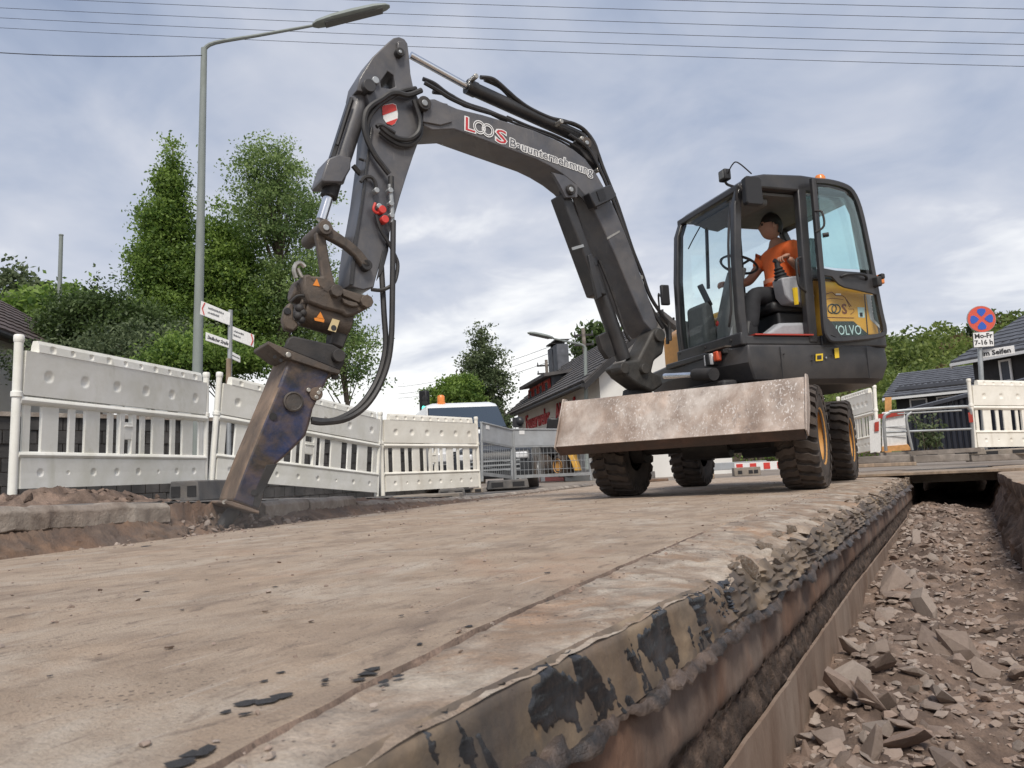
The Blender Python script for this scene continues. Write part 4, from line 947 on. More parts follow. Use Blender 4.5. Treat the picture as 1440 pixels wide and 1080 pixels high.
# lift cylinder
a0, a1, a2 = A(*c8(684, 962), .02), A(*c8(578, 660), .02), A(*c8(515, 455), .02)
cyl1 = MB().cyl(a0, a1, .070, n=18).cyl(lerp(a0, a1, .93), a1, .078, n=18).build('lift_cylinder', 'paint_dark', ex_)
MB().cyl(a1, a2, .034).build('rod', 'chrome', cyl1)
MB().bar([A(*c8(492, 470), .05), A(*c8(603, 772), .05)], AN * .085, AD * .052).build('rod_guard', 'paint_dark', cyl1, bevel=.015)
slabp('guard_clip', 'galvanised', c8, [(527, 622), (562, 612), (565, 620), (530, 630)], .142, .006, cyl1, 0)
slabp('guard_rail', 'paint_dark', c8, [(577, 645), (590, 640), (620, 770), (605, 780)], .15, .03, cyl1, .006)
MB().tube([A(*c8(610, 660), .10), A(*c8(650, 760), .10), A(*c8(690, 880), .10), A(*c8(705, 905), .10)], .014, 7).build('pipe', 'iron_black', cyl1)
MB().prism([A(*c8(*p), .02) for p in ((610, 890), (640, 875), (660, 950), (640, 960), (620, 930))], -AN * .06).build('hose_guard', 'iron_black', ex_, bevel=.005)
# stick cylinder above the boom
b0, b1, b2 = A(*c7(478, 128), 0), A(*c8(208, 132), 0), A(*c8(560, 292), 0)
cyl2 = MB().cyl(b1, b2, .058, n=18).cyl(b1, lerp(b1, b2, .07), .064, n=18).build('stick_cylinder', 'paint_dark', ex_)
MB().cyl(b0, b1, .029).build('rod', 'chrome', cyl2)
pin(c8, (575, 303), .14, -.14, .05, 'iron_worn', cyl2); pin(c8, (575, 303), .155, .14, .02, 'galvanised', cyl2)
slabp('cylinder_mount', 'iron_black', c8, [(535, 300), (570, 280), (605, 310), (610, 380), (570, 350)], .11, .22, boom, .01)
# hoses on the boom
for pts, off, r in (
    ([(75, 110), (110, 125), (150, 155), (205, 185), (265, 205), (320, 228)], .06, .017),
    ([(80, 122), (120, 145), (160, 170), (220, 196), (300, 220), (345, 238)], .10, .017),
    ([(105, 150), (160, 160), (200, 190), (260, 205), (330, 240)], .0, .016),
    ([(250, 105), (290, 112), (335, 150), (360, 172), (400, 200), (460, 228), (510, 240), (560, 262), (595, 305), (612, 360)], .05, .018),
    ([(262, 112), (310, 135), (350, 175), (395, 207), (450, 238), (500, 255), (548, 275), (585, 320), (606, 370)], .0, .018),
    ([(490, 240), (530, 245), (570, 270), (600, 320), (620, 375), (640, 425), (662, 480), (684, 545), (712, 630), (740, 700), (765, 770), (800, 825), (822, 855), (826, 905)], .10, .017),
    ([(500, 262), (560, 300), (600, 360), (628, 420), (652, 480), (678, 555), (706, 640), (732, 715), (755, 780), (790, 840), (815, 870), (818, 915)], .04, .017),
    ([(520, 280), (575, 320), (612, 385), (640, 450), (668, 520), (696, 600), (722, 680), (748, 760), (782, 830), (805, 868)], .13, .015),
    ([(330, 225), (400, 255), (470, 280), (530, 310), (585, 350), (618, 402), (656, 478)], .10, .012),
    ([(330, 236), (400, 262), (470, 288), (520, 314)], .10, .010)):
    hose(c8, pts, off, r, boom)
for p in ((497, 238), (560, 290), (740, 712), (742, 730), (610, 385), (238, 100)): pin(c8, p, .13, .02, .022, 'brass_steel', boom, 'hose_fitting', 8)
# lettering on the boom
F8 = lambda x, y: (640 + x * .15278, 140 + y * .15278)
lo = BW + .003
def btext(s, x0, y0, x1, y1, size, m, lift, fat, width=True):
    p0, p1 = A(*F8(x0, y0), lo), A(*F8(x1, y1), lo)
    xd = (p1 - p0).normalized(); yd = AN.cross(xd)
    text(s, p0, xd, yd, size, m, 'lettering', boom, lift, fat, .0008, (p1 - p0).length)
cap = 1.40
lh = (A(*F8(80, 275), lo) - A(*F8(80, 150), lo)).length
btext('L', 80, 275, 166, 301, lh * cap, 'white_paint', .001, .009); btext('L', 80, 275, 166, 301, lh * cap, 'red_letter', .003, .0)
btext('S', 368, 383, 462, 411, lh * cap, 'white_paint', .001, .009); btext('S', 368, 383, 462, 411, lh * cap, 'red_letter', .003, .0)
for (cx0, cy0) in ((222, 256), (300, 285)):
    for rr in (60, 42):
        xd = (A(*F8(400, 380), lo) - A(*F8(78, 275), lo)).normalized(); c_ = A(*F8(cx0, cy0), lo); rad = rr / 62 * .5 * lh * .98
        MB().lathe(c_ + AN * .002, AN, [(rad - .004, 0), (rad - .004, .002), (rad + .004, .002), (rad + .004, 0)], 36).build('ring_emblem', 'white_paint', boom)
lh2 = (A(*F8(500, 430), lo) - A(*F8(500, 350), lo)).length
btext('Bauunternehmung', 496, 428, 1256, 700, lh2 * cap, 'white_paint', .001, .0075); btext('Bauunternehmung', 496, 428, 1256, 700, lh2 * cap, 'letter_grey', .003, .0)

# ---- stick
SW = .115
spoly = [(435, 58), (456, 66), (468, 84), (474, 130), (480, 200), (490, 250), (512, 300), (522, 350), (520, 420), (505, 470), (490, 510), (465, 585), (440, 665), (420, 735), (400, 805), (382, 865), (360, 935), (345, 985), (340, 1010), (300, 1020), (245, 1005), (250, 930), (262, 840), (278, 760), (292, 680), (305, 580), (315, 500), (322, 400), (330, 330), (310, 268), (275, 262), (285, 215), (335, 135), (395, 78), (415, 62)]
stick = slabp('stick', 'paint_boom', c7, spoly, SW, 2 * SW, ex_, .008)
def cut(o, mb):
    c = mb.build('cutter', 'trim_black', ex_); m_ = o.modifiers.new('cut', 'BOOLEAN'); m_.operation = 'DIFFERENCE'; m_.object = c; m_.solver = 'EXACT'
    bv = [x for x in o.modifiers if x.type == 'BEVEL']; sh = [x.show_viewport for x in bv]
    for x in bv: x.show_viewport = False
    bpy.context.view_layer.update(); me = bpy.data.meshes.new_from_object(o.evaluated_get(bpy.context.evaluated_depsgraph_get())); o.modifiers.remove(m_); o.data = me
    for x in bv: x.show_viewport = True
    bpy.data.objects.remove(c)
cut(stick, MB().prism([A(*c7(*p), SW + .1) for p in ((386, 205), (414, 165), (436, 180), (444, 225), (420, 233), (390, 228))], -AN * (2 * SW + .2)))
slabp('stick_edge', 'paint_dark', c7, [(248, 1000), (262, 850), (290, 690), (318, 480), (330, 400), (338, 400), (326, 490), (300, 690), (275, 850), (262, 1000)], SW + .02, .02, stick, .003)
slabp('stick_edge', 'paint_dark', c7, [(372, 880), (400, 800), (395, 870), (375, 945), (350, 985)], SW + .012, .012, stick, .002)
slabp('boss', 'paint_boom', c7, [(430, 75), (452, 72), (460, 95), (458, 125), (440, 132), (430, 120)], SW + .03, .03, stick, .006)
pin(c7, (441, 114), SW + .05, -SW - .04, .034, 'iron_black', stick); pin(c7, (441, 114), SW + .058, SW + .05, .014, 'galvanised', stick)
pin(c7, (325, 242), SW + .05, -SW - .04, .05, 'paint_dark', stick); pin(c7, (348, 222), SW + .03, SW, .028, 'galvanised', stick)
slabp('emblem_shield', 'white_paint', c7, [(370, 325), (378, 317), (412, 311), (424, 316), (431, 350), (430, 370), (420, 390), (408, 396), (388, 388), (376, 370)], SW + .004, .003, stick, 0)
slabp('emblem_stripe', 'red_bright', c7, [(371, 325), (378, 319), (411, 313), (423, 318), (427, 337), (373, 357)], SW + .007, .003, stick, 0)
slabp('emblem_stripe', 'red_bright', c7, [(386, 384), (430, 368), (419, 388), (408, 394), (390, 389)], SW + .007, .003, stick, 0)
# bucket cylinder in front of the stick
k0, k1, k2 = A(*c7(298, 270), .0), A(*c7(188, 600), .0), A(*c7(180, 655), 0)
cyl3 = MB().cyl(k0, k1, .075, n=18).build('tilt_cylinder', 'paint_boom', ex_)
MB().bar([A(*c7(250, 295), .03), A(*c7(178, 520), .03)], AN * .03, AD * .014).build('pipe', 'paint_dark', cyl3)
slabp('cylinder_guard', 'paint_boom', c7, [(205, 505), (255, 515), (252, 560), (222, 612), (145, 610), (140, 598), (165, 520)], .11, .22, cyl3, .012)
MB().cyl(k1, A(*c7(168, 668), 0), .06, n=16).build('gland', 'iron_black', cyl3)
MB().cyl(A(*c7(168, 665), 0), A(*c7(140, 755), 0), .038, n=14).build('rod', 'chrome', cyl3)
MB().tube([A(*c7(255, 295), .1), A(*c7(240, 340), .1), A(*c7(200, 470), .1)], .012, 6).build('pipe', 'hose', cyl3)
# linkage
lk = slabp('link', 'iron_worn', ck, [(212, 175), (232, 130), (262, 120), (290, 140), (315, 190), (370, 228), (430, 270), (490, 325), (540, 390), (552, 415), (545, 432), (508, 442), (490, 415), (445, 355), (385, 305), (320, 268), (275, 245), (235, 225)], .17, .06, ex_, .012)
slabp('link', 'iron_worn', ck, [(212, 175), (232, 130), (262, 120), (290, 140), (315, 190), (370, 228), (430, 270), (490, 325), (540, 390), (552, 415), (545, 432), (508, 442), (490, 415), (445, 355), (385, 305), (320, 268), (275, 245), (235, 225)], -.10, .06, ex_, .012)
slabp('rocker', 'iron_worn', ck, [(196, 215), (225, 195), (262, 225), (278, 330), (296, 430), (318, 520), (345, 570), (300, 610), (240, 595), (150, 560), (148, 510), (170, 485), (238, 490), (225, 400), (210, 300)], .15, .05, ex_, .012)
slabp('rocker', 'iron_worn', ck, [(196, 215), (225, 195), (262, 225), (278, 330), (296, 430), (318, 520), (345, 570), (300, 610), (240, 595), (150, 560), (148, 510), (170, 485), (238, 490), (225, 400), (210, 300)], -.09, .05, ex_, .012)
pin(ck, (262, 178), .20, -.18, .050, 'iron_worn', ex_); pin(ck, (266, 178), .21, .20, .022, 'galvanised', ex_)
pin(ck, (525, 415), .17, -.15, .04, 'iron_black', ex_)
pin(ck, (335, 577), .20, -.16, .045, 'iron_worn', ex_, n=8); pin(ck, (525, 645), .20, -.16, .048, 'iron_worn', ex_, n=8)
slabp('warning_label', 'sticker_orange', ck, [(180, 545), (205, 503), (224, 552)], .154, .003, ex_, 0)
# tilt coupler
cpl = slabp('coupler', 'iron_worn', ck, [(120, 480), (160, 470), (300, 590), (370, 560), (440, 585), (500, 600), (545, 615), (556, 640), (550, 680), (505, 705), (440, 735), (390, 745), (370, 720), (250, 690), (150, 650), (120, 570)], .15, .30, ex_, .02)
slabp('coupler_rib', 'iron_worn', ck, [(365, 575), (400, 580), (500, 615), (510, 650), (470, 655), (440, 640), (370, 610)], .175, .025, cpl, .006)
slabp('coupler_rib', 'iron_worn', ck, [(365, 625), (400, 640), (460, 655), (475, 675), (430, 680), (380, 660)], .185, .035, cpl, .006)
t0_, t1_ = A(*ck(110, 700), .0), A(*ck(400, 790), .0)
MB().cyl(t0_, t1_, .115, n=24).cyl(lerp(t0_, t1_, -.10), t0_, .09, n=20).build('tilt_motor', 'iron_worn', cpl, bevel=.008)
MB().cyl(A(*ck(40, 585), .0), A(*ck(150, 620), .0), .075, n=18).build('motor_cap', 'iron_worn', cpl, bevel=.015)
hose(ck, [(40, 650, .09), (80, 615, .11), (130, 612, .12), (170, 625, .12)], .1, .010, cpl)
for cx0, cy0, r_ in ((95, 690, .03), (115, 720, .028), (85, 740, .03), (110, 765, .026)): MB().ball(A(*ck(cx0, cy0), .11), r_).build('fitting', 'iron_black', cpl)
slabp('lug', 'iron_worn', ck, [(5, 690), (35, 650), (60, 665), (60, 760), (85, 775), (95, 800), (60, 840), (5, 820), (-10, 760)], .10, .07, cpl, .015)
pin(ck, (20, 708), .108, .095, .025, 'trim_black', cpl)
slabp('lug', 'iron_black', ck, [(310, 830), (400, 745), (418, 780), (410, 850), (375, 945), (300, 915)], .06, .14, cpl, .012)
hose(ck, [(75, 500, .12), (60, 450, .12), (75, 412, .12), (105, 405, .12), (130, 430, .12)], .12, .016, cpl, 'guard_loop', 'brass_steel')
hose(ck, [(150, 500, .12), (110, 490, .12), (85, 440, .12)], .12, .014, cpl, 'guard_loop', 'brass_steel')
t_c = A(*ck(225, 745), .118); nrm_ = AN
slabp('warning_label', 'sticker_orange', ck, [(205, 748), (228, 712), (250, 758)], .120, .004, cpl, 0)
slabp('warning_label', 'sticker_orange', ck, [(188, 752), (205, 750), (254, 762), (250, 780), (192, 768)], .120, .003, cpl, 0)
slabp('rating_plate', 'sticker_cream', ck, [(304, 755), (350, 768), (325, 842), (275, 828)], .112, .004, cpl, 0)
MB().lathe(A(*ck(312, 815), .113), AN, [(.0, .001), (.016, .001), (.020, .001)], 16).build('rating_mark', 'ink', cpl)
# hoses on the stick
for pts, off, r in (
    ([(520, 262), (470, 280), (430, 272), (400, 275), (370, 295), (330, 320), (308, 350), (303, 400), (315, 450), (345, 510), (375, 550), (398, 580)], SW + .05, .021),
    ([(500, 255), (455, 262), (410, 285), (370, 310), (330, 350), (312, 400), (318, 450)], SW + .03, .018),
    ([(365, 400), (400, 430), (440, 447), (480, 445), (508, 420), (515, 380), (505, 340), (492, 300)], SW + .05, .020),
    ([(362, 418), (400, 448), (440, 468), (480, 468), (510, 445), (520, 400)], SW + .03, .020),
    ([(350, 400), (370, 395), (420, 425)], SW + .06, .016),
    ([(290, 610), (305, 592), (330, 592), (345, 612), (350, 640)], SW + .03, .014),
    ([(260, 548), (280, 572), (300, 590)], .0, .02),
    ([(283, 522), (300, 528), (312, 540)], .05, .010),
    ([(348, 735), (365, 790), (395, 840), (415, 880), (430, 920), (425, 970), (410, 1000), (370, 1020), (330, 1018)], SW + .04, .014),
    ([(405, 590), (405, 640)], SW + .05, .022)):
    hose(c7, pts, off, r, stick)
for (a, b) in ((352, 640), (362, 700), (405, 640), (408, 690), (410, 735)): pin(c7, (a, b), SW + .075, SW + .02, .022, 'galvanised', stick, 'hose_fitting', 8)
MB().tube([A(*c7(400, 620), SW + .05), A(*c7(408, 700), SW + .05), A(*c7(410, 765), SW + .05)], .017, 8).build('steel_pipe', 'galvanised', stick)
MB().tube([A(*c7(345, 690), SW + .05), A(*c7(338, 715), SW + .05), A(*c7(355, 728), SW + .05), A(*c7(385, 715), SW + .05)], .010, 7).build('cap_cord', 'red_bright', stick)
for (a, b) in ((374, 713), (384, 750)): pin(c7, (a, b), SW + .08, SW + .02, .030, 'red_bright', stick, 'red_cap', 10)
# two long hoses down to the breaker
hose(lambda x, y: (x, y), [(553, 310, .165), (552, 400, .17), (550, 480, .17), (541, 525, .17), (520, 565, .18), (490, 588, .20), (455, 594, .21), (438, 592, .20)], .17, .021, stick, 'breaker_hose')
hose(lambda x, y: (x, y), [(536, 370, .10), (540, 440, .12), (542, 490, .13), (530, 535, .14), (505, 572, .16), (470, 591, .18), (438, 590, .18)], .12, .021, stick, 'breaker_hose')

# ================================================================== HYDRAULIC BREAKER (held by the coupler)
bk = thing('hydraulic_breaker', 'long worn hydraulic breaker with blue flank and black chisel hung from the coupler', 'breaker', gz(312, 746, .0))
HW = .19
near = [(405, 255), (596, 318), (560, 395), (512, 490), (496, 560), (478, 612), (430, 662), (380, 710), (352, 733), (318, 805), (292, 868), (280, 915), (268, 950), (148, 905), (165, 850), (215, 720), (285, 550), (350, 395)]
bmb = MB(); Pn = [A(*cb(*p), HW) for p in near]; bmb.prism(Pn, -AN * 2 * HW)
hs = bmb.build('housing', 'breaker_worn', bk, bevel=.022, seg=3)
hs.data.materials.append(MATS['breaker_blue'])
for p in hs.data.polygons:
    if p.normal.dot(AN) > .7: p.material_index = 1
MB().prism([A(*cb(*p), HW + .006) for p in ((300, 742), (350, 738), (316, 805), (288, 868), (268, 935), (240, 925), (255, 850))], -AN * .006).build('flank_plate', 'iron_black', hs, bevel=.003)
pc = A(*cb(420, 460), HW + .008)
MB().lathe(pc, AN, [(.066, 0), (.066, .012), (.056, .016), (.05, .010), (.0, .010)], 28).build('round_cover', 'iron_worn', hs)
for (a, b) in ((490, 407), (535, 420), (525, 440), (545, 405)): pin(cb, (a, b), HW + .02, HW, .016, 'brass_steel', hs, 'valve', 8)
MB().lathe(A(*cb(522, 425), HW + .008), AN, [(.045, 0), (.045, .006), (.03, .008), (.0, .008)], 16).build('valve_plate', 'breaker_worn', hs)
for (a, b, r) in ((330, 526, .024), (246, 866, .02), (365, 275, .012), (338, 260, .012)): MB().cyl(A(*cb(a, b), HW + .009), A(*cb(a, b), HW - .02), r, n=14).build('port', 'trim_black', hs)
fA = lambda a, b, o: A(*cb(a, b), o)
# top bracket
tb = MB().prism([fA(*p, HW + .03) for p in ((308, 188), (335, 200), (632, 320), (628, 338), (590, 330), (380, 262), (305, 205))], -AN * (HW * 1.75)).build('base_plate', 'iron_worn', bk, bevel=.006)
MB().prism([fA(*p, HW - .02) for p in ((380, 222), (398, 176), (420, 165), (600, 205), (640, 228), (655, 252), (648, 290), (630, 325))], -AN * .035).build('bracket_cheek', 'iron_black', bk, bevel=.012)
MB().prism([fA(*p, -HW + .06) for p in ((380, 222), (398, 176), (420, 165), (600, 205), (640, 228), (655, 252), (648, 290), (630, 325))], -AN * .035).build('bracket_cheek', 'iron_black', bk, bevel=.012)
pin(cb, (627, 253), HW + .03, -HW - .03, .045, 'iron_black', bk); pin(cb, (400, 250), HW + .05, HW + .02, .02, 'brass_steel', bk, 'bolt', 8)
pin(cb, (610, 345), HW - .02, HW - .05, .025, 'iron_black', bk, 'bolt', 8)
# bottom ring plate and chisel
MB().prism([fA(*p, HW + .025) for p in ((118, 900), (150, 905), (272, 948), (268, 962), (140, 925), (110, 912))], -AN * (2 * HW + .05)).build('foot_plate', 'breaker_worn', bk, bevel=.006)
MB().tube([fA(112, 908, HW + .02), fA(118, 905, 0), fA(118, 905, -HW - .02)], .014, 7).build('foot_lip', 'brass_steel', bk)
q0 = fA(185, 900, 0); q1 = V(gz(309, 747, .0)); q1 = A(309, 745, 0)
MB().cyl(q0, lerp(q0, q1, .9), .043, n=18).cyl(lerp(q0, q1, .9), q1 + (q1 - q0) * .25, .043, .012, n=18).build('chisel', 'iron_black', bk, bevel=.004)

# ================================================================== OPERATOR
def skinned(name, verts, edges, radii, m, parent, root=0, sub=2):
    o0 = ORG[parent.name]; me = bpy.data.meshes.new(name); me.from_pydata([tuple(V(v) - o0) for v in verts], edges, [])
    o = bpy.data.objects.new(name, me); col.objects.link(o); o.parent = parent; ORG[o.name] = o0
    s = o.modifiers.new('skin', 'SKIN'); s.use_smooth_shade = True
    for i, r in enumerate(radii):
        d = me.skin_vertices[0].data[i]; d.radius = r if isinstance(r, tuple) else (r, r); d.use_root = (i == root)
    ss = o.modifiers.new('sub', 'SUBSURF'); ss.levels = sub; ss.render_levels = sub
    me.materials.append(MATS[m]); return o
PO = U(-.06, .48, 1.68)
per = thing('person', 'machine operator in orange high visibility shirt seated in the open cab', 'person', PO)
def pu(u, v, z): return U(u, v, z)
Vp = [pu(-.06, .48, 1.70), pu(-.05, .48, 1.88), pu(-.07, .48, 2.06), pu(-.07, .48, 2.20), pu(-.05, .48, 2.28), pu(-.02, .48, 2.33),   # pelvis..neck
      pu(-.06, .66, 2.19), pu(-.14, .71, 1.93), pu(.03, .76, 2.02), pu(.075, .765, 2.05),                      # left arm to joystick
      pu(-.06, .30, 2.19), pu(.12, .25, 1.96), pu(.33, .30, 1.90), pu(.40, .31, 1.91),                         # right arm forward
      pu(.10, .58, 1.72), pu(.36, .60, 1.75), pu(.42, .60, 1.42), pu(.50, .60, 1.35),                          # left leg
      pu(.10, .38, 1.72), pu(.38, .36, 1.75), pu(.44, .36, 1.42), pu(.53, .36, 1.35)]
Ed = [(0, 1), (1, 2), (2, 3), (3, 4), (4, 5), (3, 6), (6, 7), (7, 8), (8, 9), (3, 10), (10, 11), (11, 12), (12, 13), (0, 14), (14, 15), (15, 16), (16, 17), (0, 18), (18, 19), (19, 20), (20, 21)]
Rd = [.12, .115, .13, .10, .055, .05, .058, .046, .034, .03, .058, .046, .034, .03, .085, .065, .05, .045, .085, .065, .05, .045]
skinned('body', Vp, Ed, Rd, 'skin', per)
# head with face
hc = pu(.0, .48, 2.43); hm = MB(); nA, nB = 22, 16; loops = []
HF = V((-.92, -.39, 0)).normalized(); HL = V((0, 0, 1)).cross(HF); hrot = M((HF, HL, UP)).transposed()
vs, fs = [], []
for j in range(nB + 1):
    t = math.pi * j / nB; zz_ = math.cos(t); rr = math.sin(t)
    for i in range(nA):
        a = 2 * math.pi * i / nA; cx_f, cy_l = math.cos(a), math.sin(a)
        x, y, z = rr * cx_f * .096, rr * cy_l * .070, zz_ * .122
        front = max(0, cx_f) ** 2 * rr
        if z < -.03: x += .006 * front; y *= 1 - .25 * min(1, (-z - .03) / .09)
        nose = math.exp(-((z + .008) / .022) ** 2) * math.exp(-(cy_l / .22) ** 2) * (cx_f > 0); x += .026 * nose
        x -= .010 * math.exp(-((z - .022) / .014) ** 2) * math.exp(-((abs(cy_l) - .42) / .2) ** 2) * (cx_f > 0)
        x += .008 * math.exp(-((z + .058) / .010) ** 2) * math.exp(-(cy_l / .3) ** 2) * (cx_f > 0)
        x += .010 * math.exp(-((z + .10) / .022) ** 2) * math.exp(-(cy_l / .4) ** 2) * (cx_f > 0)
        vs.append(hc + hrot @ V((x, y, z)))
for j in range(nB):
    for i in range(nA): fs.append((j * nA + i, (j + 1) * nA + i, (j + 1) * nA + (i + 1) % nA, j * nA + (i + 1) % nA))
head = hm.add(vs, fs).build('head', 'skin', per, smooth_=80)
for s in (1, -1): MB().ball(hc + HL * s * .076 - HF * .008 - UP * .005, .03, 8, 6, (.45, .35, 1), hrot).build('ear', 'skin', head)
for s in (1, -1): MB().ball(hc + HF * .083 + HL * s * .03 + UP * .02, .010, 8, 6).build('eye', 'hair', head)
hv_, hf_ = [], []
for (v_) in vs:
    d = v_ - hc; hv_.append(hc + d * 1.10 - HF * .010 + UP * .006)
keep = [f for f in fs if all((((vs[i] - hc).dot(UP) > .022) if (vs[i] - hc).dot(HF) > .035 else ((vs[i] - hc).dot(UP) > (-.085 if (vs[i] - hc).dot(HF) < -.015 else -.01))) for i in f)]
MB().add(hv_, keep).build('hair', 'hair', head, smooth_=80)
# clothing
skinned('shirt', [pu(-.06, .48, 1.72), pu(-.05, .48, 1.90), pu(-.07, .48, 2.08), pu(-.07, .48, 2.21), pu(-.06, .66, 2.19), pu(-.115, .695, 2.02), pu(-.06, .30, 2.19), pu(.045, .27, 2.07)], [(0, 1), (1, 2), (2, 3), (3, 4), (4, 5), (3, 6), (6, 7)], [(.15, .15), (.145, .145), (.155, .155), (.115, .115), .085, .074, .080, .066], 'shirt_orange', per)
MB().prism([pu(.36, .555, 1.31), pu(.60, .555, 1.31), pu(.60, .555, 1.36), pu(.50, .555, 1.40), pu(.48, .555, 1.50), pu(.37, .555, 1.50)], LF * .10).build('boot', 'trim_black', per, bevel=.03)
MB().prism([pu(.38, .315, 1.31), pu(.62, .315, 1.31), pu(.62, .315, 1.36), pu(.52, .315, 1.40), pu(.50, .315, 1.50), pu(.39, .315, 1.50)], LF * .10).build('boot', 'trim_black', per, bevel=.03)
MB().loft([[pu(-.05 + .150 * math.cos(t * math.pi / 12), .48 + .150 * math.sin(t * math.pi / 12), z) for t in range(24)] for z in (1.885, 1.925)], cap=False).build('reflective_stripe', 'reflective_tape', per)
skinned('trousers', [pu(-.06, .48, 1.68), pu(-.06, .48, 1.76), pu(.10, .58, 1.72), pu(.36, .60, 1.75), pu(.42, .60, 1.40), pu(.10, .38, 1.72), pu(.38, .36, 1.75), pu(.44, .36, 1.40)], [(0, 1), (0, 2), (2, 3), (3, 4), (0, 5), (5, 6), (6, 7)], [.14, .14, .105, .085, .07, .105, .085, .07], 'trousers_dark', per)
# hands: palm and five fingers closing on the lever, the far hand on the wheel rim
def hand(c, fwd, side, up, parent):
    rot = M((fwd, side, up)).transposed()
    h = MB().ball(c, .042, 12, 8, (1.05, .8, .48), rot)
    for k, (o_, ln) in enumerate(((-.027, .062), (-.009, .072), (.009, .068), (.026, .052))):
        b0 = c + fwd * .034 + side * o_; h.tube([b0, b0 + fwd * ln * .5 + up * .004, b0 + fwd * ln * .75 - up * .022, b0 + fwd * ln * .55 - up * .045], .0095, 6, 3, rs=(.0105, .0075))
    b0 = c - side * .03 + fwd * .0; h.tube([b0, b0 - side * .02 + fwd * .025 - up * .01, b0 - side * .012 + fwd * .05 - up * .025], .011, 6, 3, rs=(.012, .009))
    h.build('hand', 'skin', parent, smooth_=80)
hand(pu(.095, .765, 2.065), (FW * .8 - UP * .3).normalized(), LF, (UP * .8 + FW * .3).normalized(), per)
hand(pu(.42, .315, 1.915), FW, LF, UP, per)

# ================================================================== WHITE SITE BARRIERS
def make_barrier(Lb, m, m2=None, nslat=None):
    """local frame: x along the panel, y across (front at -y), z up; returns root"""
    root = thing('site_barrier', 'white plastic site barrier', 'barrier')
    g_ = 'white plastic barriers round the works'; root['group'] = g_
    def part(name, mb, mm=m, bevel=.006, par=root): return mb.build(name, mm, par, bevel=bevel)
    a, b = .05, Lb - .05
    def dented(name, x0, x1, prof, back, dents):
        """prof: front (y, z) points; dents: (x, z, r, depth) pressed into the front"""
        xs = sorted(set([x0, x1] + [round(d_[0] + d_[2] * k / 4, 4) for d_ in dents for k in range(-5, 6)])); xs = [x for x in xs if x0 <= x <= x1]
        zs = sorted(set([z for _, z in prof] + [round(d_[1] + d_[2] * k / 4, 4) for d_ in dents for k in range(-5, 6)])); zs = [z for z in zs if prof[0][1] <= z <= prof[-1][1]]
        yt = [(z, y) for y, z in prof]
        def dep(x, z): return sum(d_[3] * max(0, 1 - ((x - d_[0]) ** 2 + (z - d_[1]) ** 2) / d_[2] ** 2) ** .6 for d_ in dents if abs(x - d_[0]) < d_[2] and abs(z - d_[1]) < d_[2])
        mb = MB(); mb.loft([[(x, interp(yt, z) + dep(x, z), z) for z in zs] + [(x, y, z) for y, z in back] for x in xs])
        return mb.build(name, m, root, smooth_=50)
    rd = [(a + .22 + (b - a - .40) * k / 9, .918, .021 if k % 3 else .026, .012) for k in range(10)]
    dented('top_ridge', a + .10, b - .08, [(-.035, .887), (-.03, .94), (-.018, .965)], [(.018, .965), (.03, .93), (.035, .887)], rd)
    dented('top_board', a, b, [(-.022, .60), (-.025, .74), (-.03, .865), (-.032, .8855)], [(.03, .8855), (.03, .865), (.022, .60)], [(a + .20 + (b - a - .36) * k / 5, .735, .038, .015) for k in range(6)])
    dented('bottom_board', a, b, [(-.028, .0), (-.024, .10), (-.024, .195)], [(.024, .195), (.024, .1), (.028, .0)], [(a + .16 + (b - a - .32) * k / 7, .10, .026 if k not in (1, 5) else .015, .012) for k in range(8)])
    part('rail', MB().loft([[(x, .034 * math.cos(t * math.pi / 5), .565 + .030 * math.sin(t * math.pi / 5)) for t in range(10)] for x in (a - .02, b + .02)]), bevel=0)
    part('rail', MB().loft([[(x, .032 * math.cos(t * math.pi / 5), .215 + .024 * math.sin(t * math.pi / 5)) for t in range(10)] for x in (a - .02, b + .02)]), bevel=0)
    seq = [('n', .055), ('g', .085), ('w', .14), ('g', .09), ('n', .055), ('g', .085), ('w', .14), ('g', .085), ('n', .05), ('g', .05), ('h', .19), ('g', .05), ('n', .05), ('g', .085), ('w', .14), ('g', .085), ('n', .055), ('g', .09), ('w', .14), ('g', .085), ('n', .055)]
    tot = sum(q for _, q in seq); k_ = (b - a - .04) / tot; x = a + .02
    for kd, q in seq:
        w_ = q * k_
        if kd in 'nw':
            part('slat', MB().box((x + w_ / 2, 0, .39), (w_, .022 if kd == 'w' else .020, .34)), bevel=.005)
        elif kd == 'h':
            hsl = MB().box((x + .035, 0, .39), (.05, .036, .33)).box((x + w_ - .035, 0, .39), (.05, .036, .33)).box((x + w_ / 2, 0, .41), (w_ - .12, .034, .13)).box((x + w_ / 2, -.018, .445), (w_ - .11, .012, .014))
            part('grip_slat', hsl, bevel=.004)
        x += w_
    for x in (.018, Lb - .018):
        ps = part('post', MB().cyl((x, 0, -.045), (x, 0, .935), .027, n=14), bevel=0)
        MB().lathe((x, 0, .935), (0, 0, 1), [(.0, .05), (.026, .05), (.032, .04), (.032, .012), (.028, .0)], 14).build('post_cap', m, ps)
        MB().lathe((x, 0, .60), (0, 0, 1), [(.028, -.02), (.035, -.015), (.035, .015), (.028, .02)], 14).build('post_ring', m, ps)
    return root
def place(root, B0, B1, lean=.0, leanv=None):
    X = (B1 - B0).normalized(); Z = (V((0, 0, 1)) + (leanv or V((0, 0, 0)))).normalized(); Y = Z.cross(X).normalized(); Z = X.cross(Y)
    root.matrix_world = M.Translation(B0) @ M((X, Y, Z)).transposed().to_4x4()
CR = V((.898, .436, 0)).normalized()
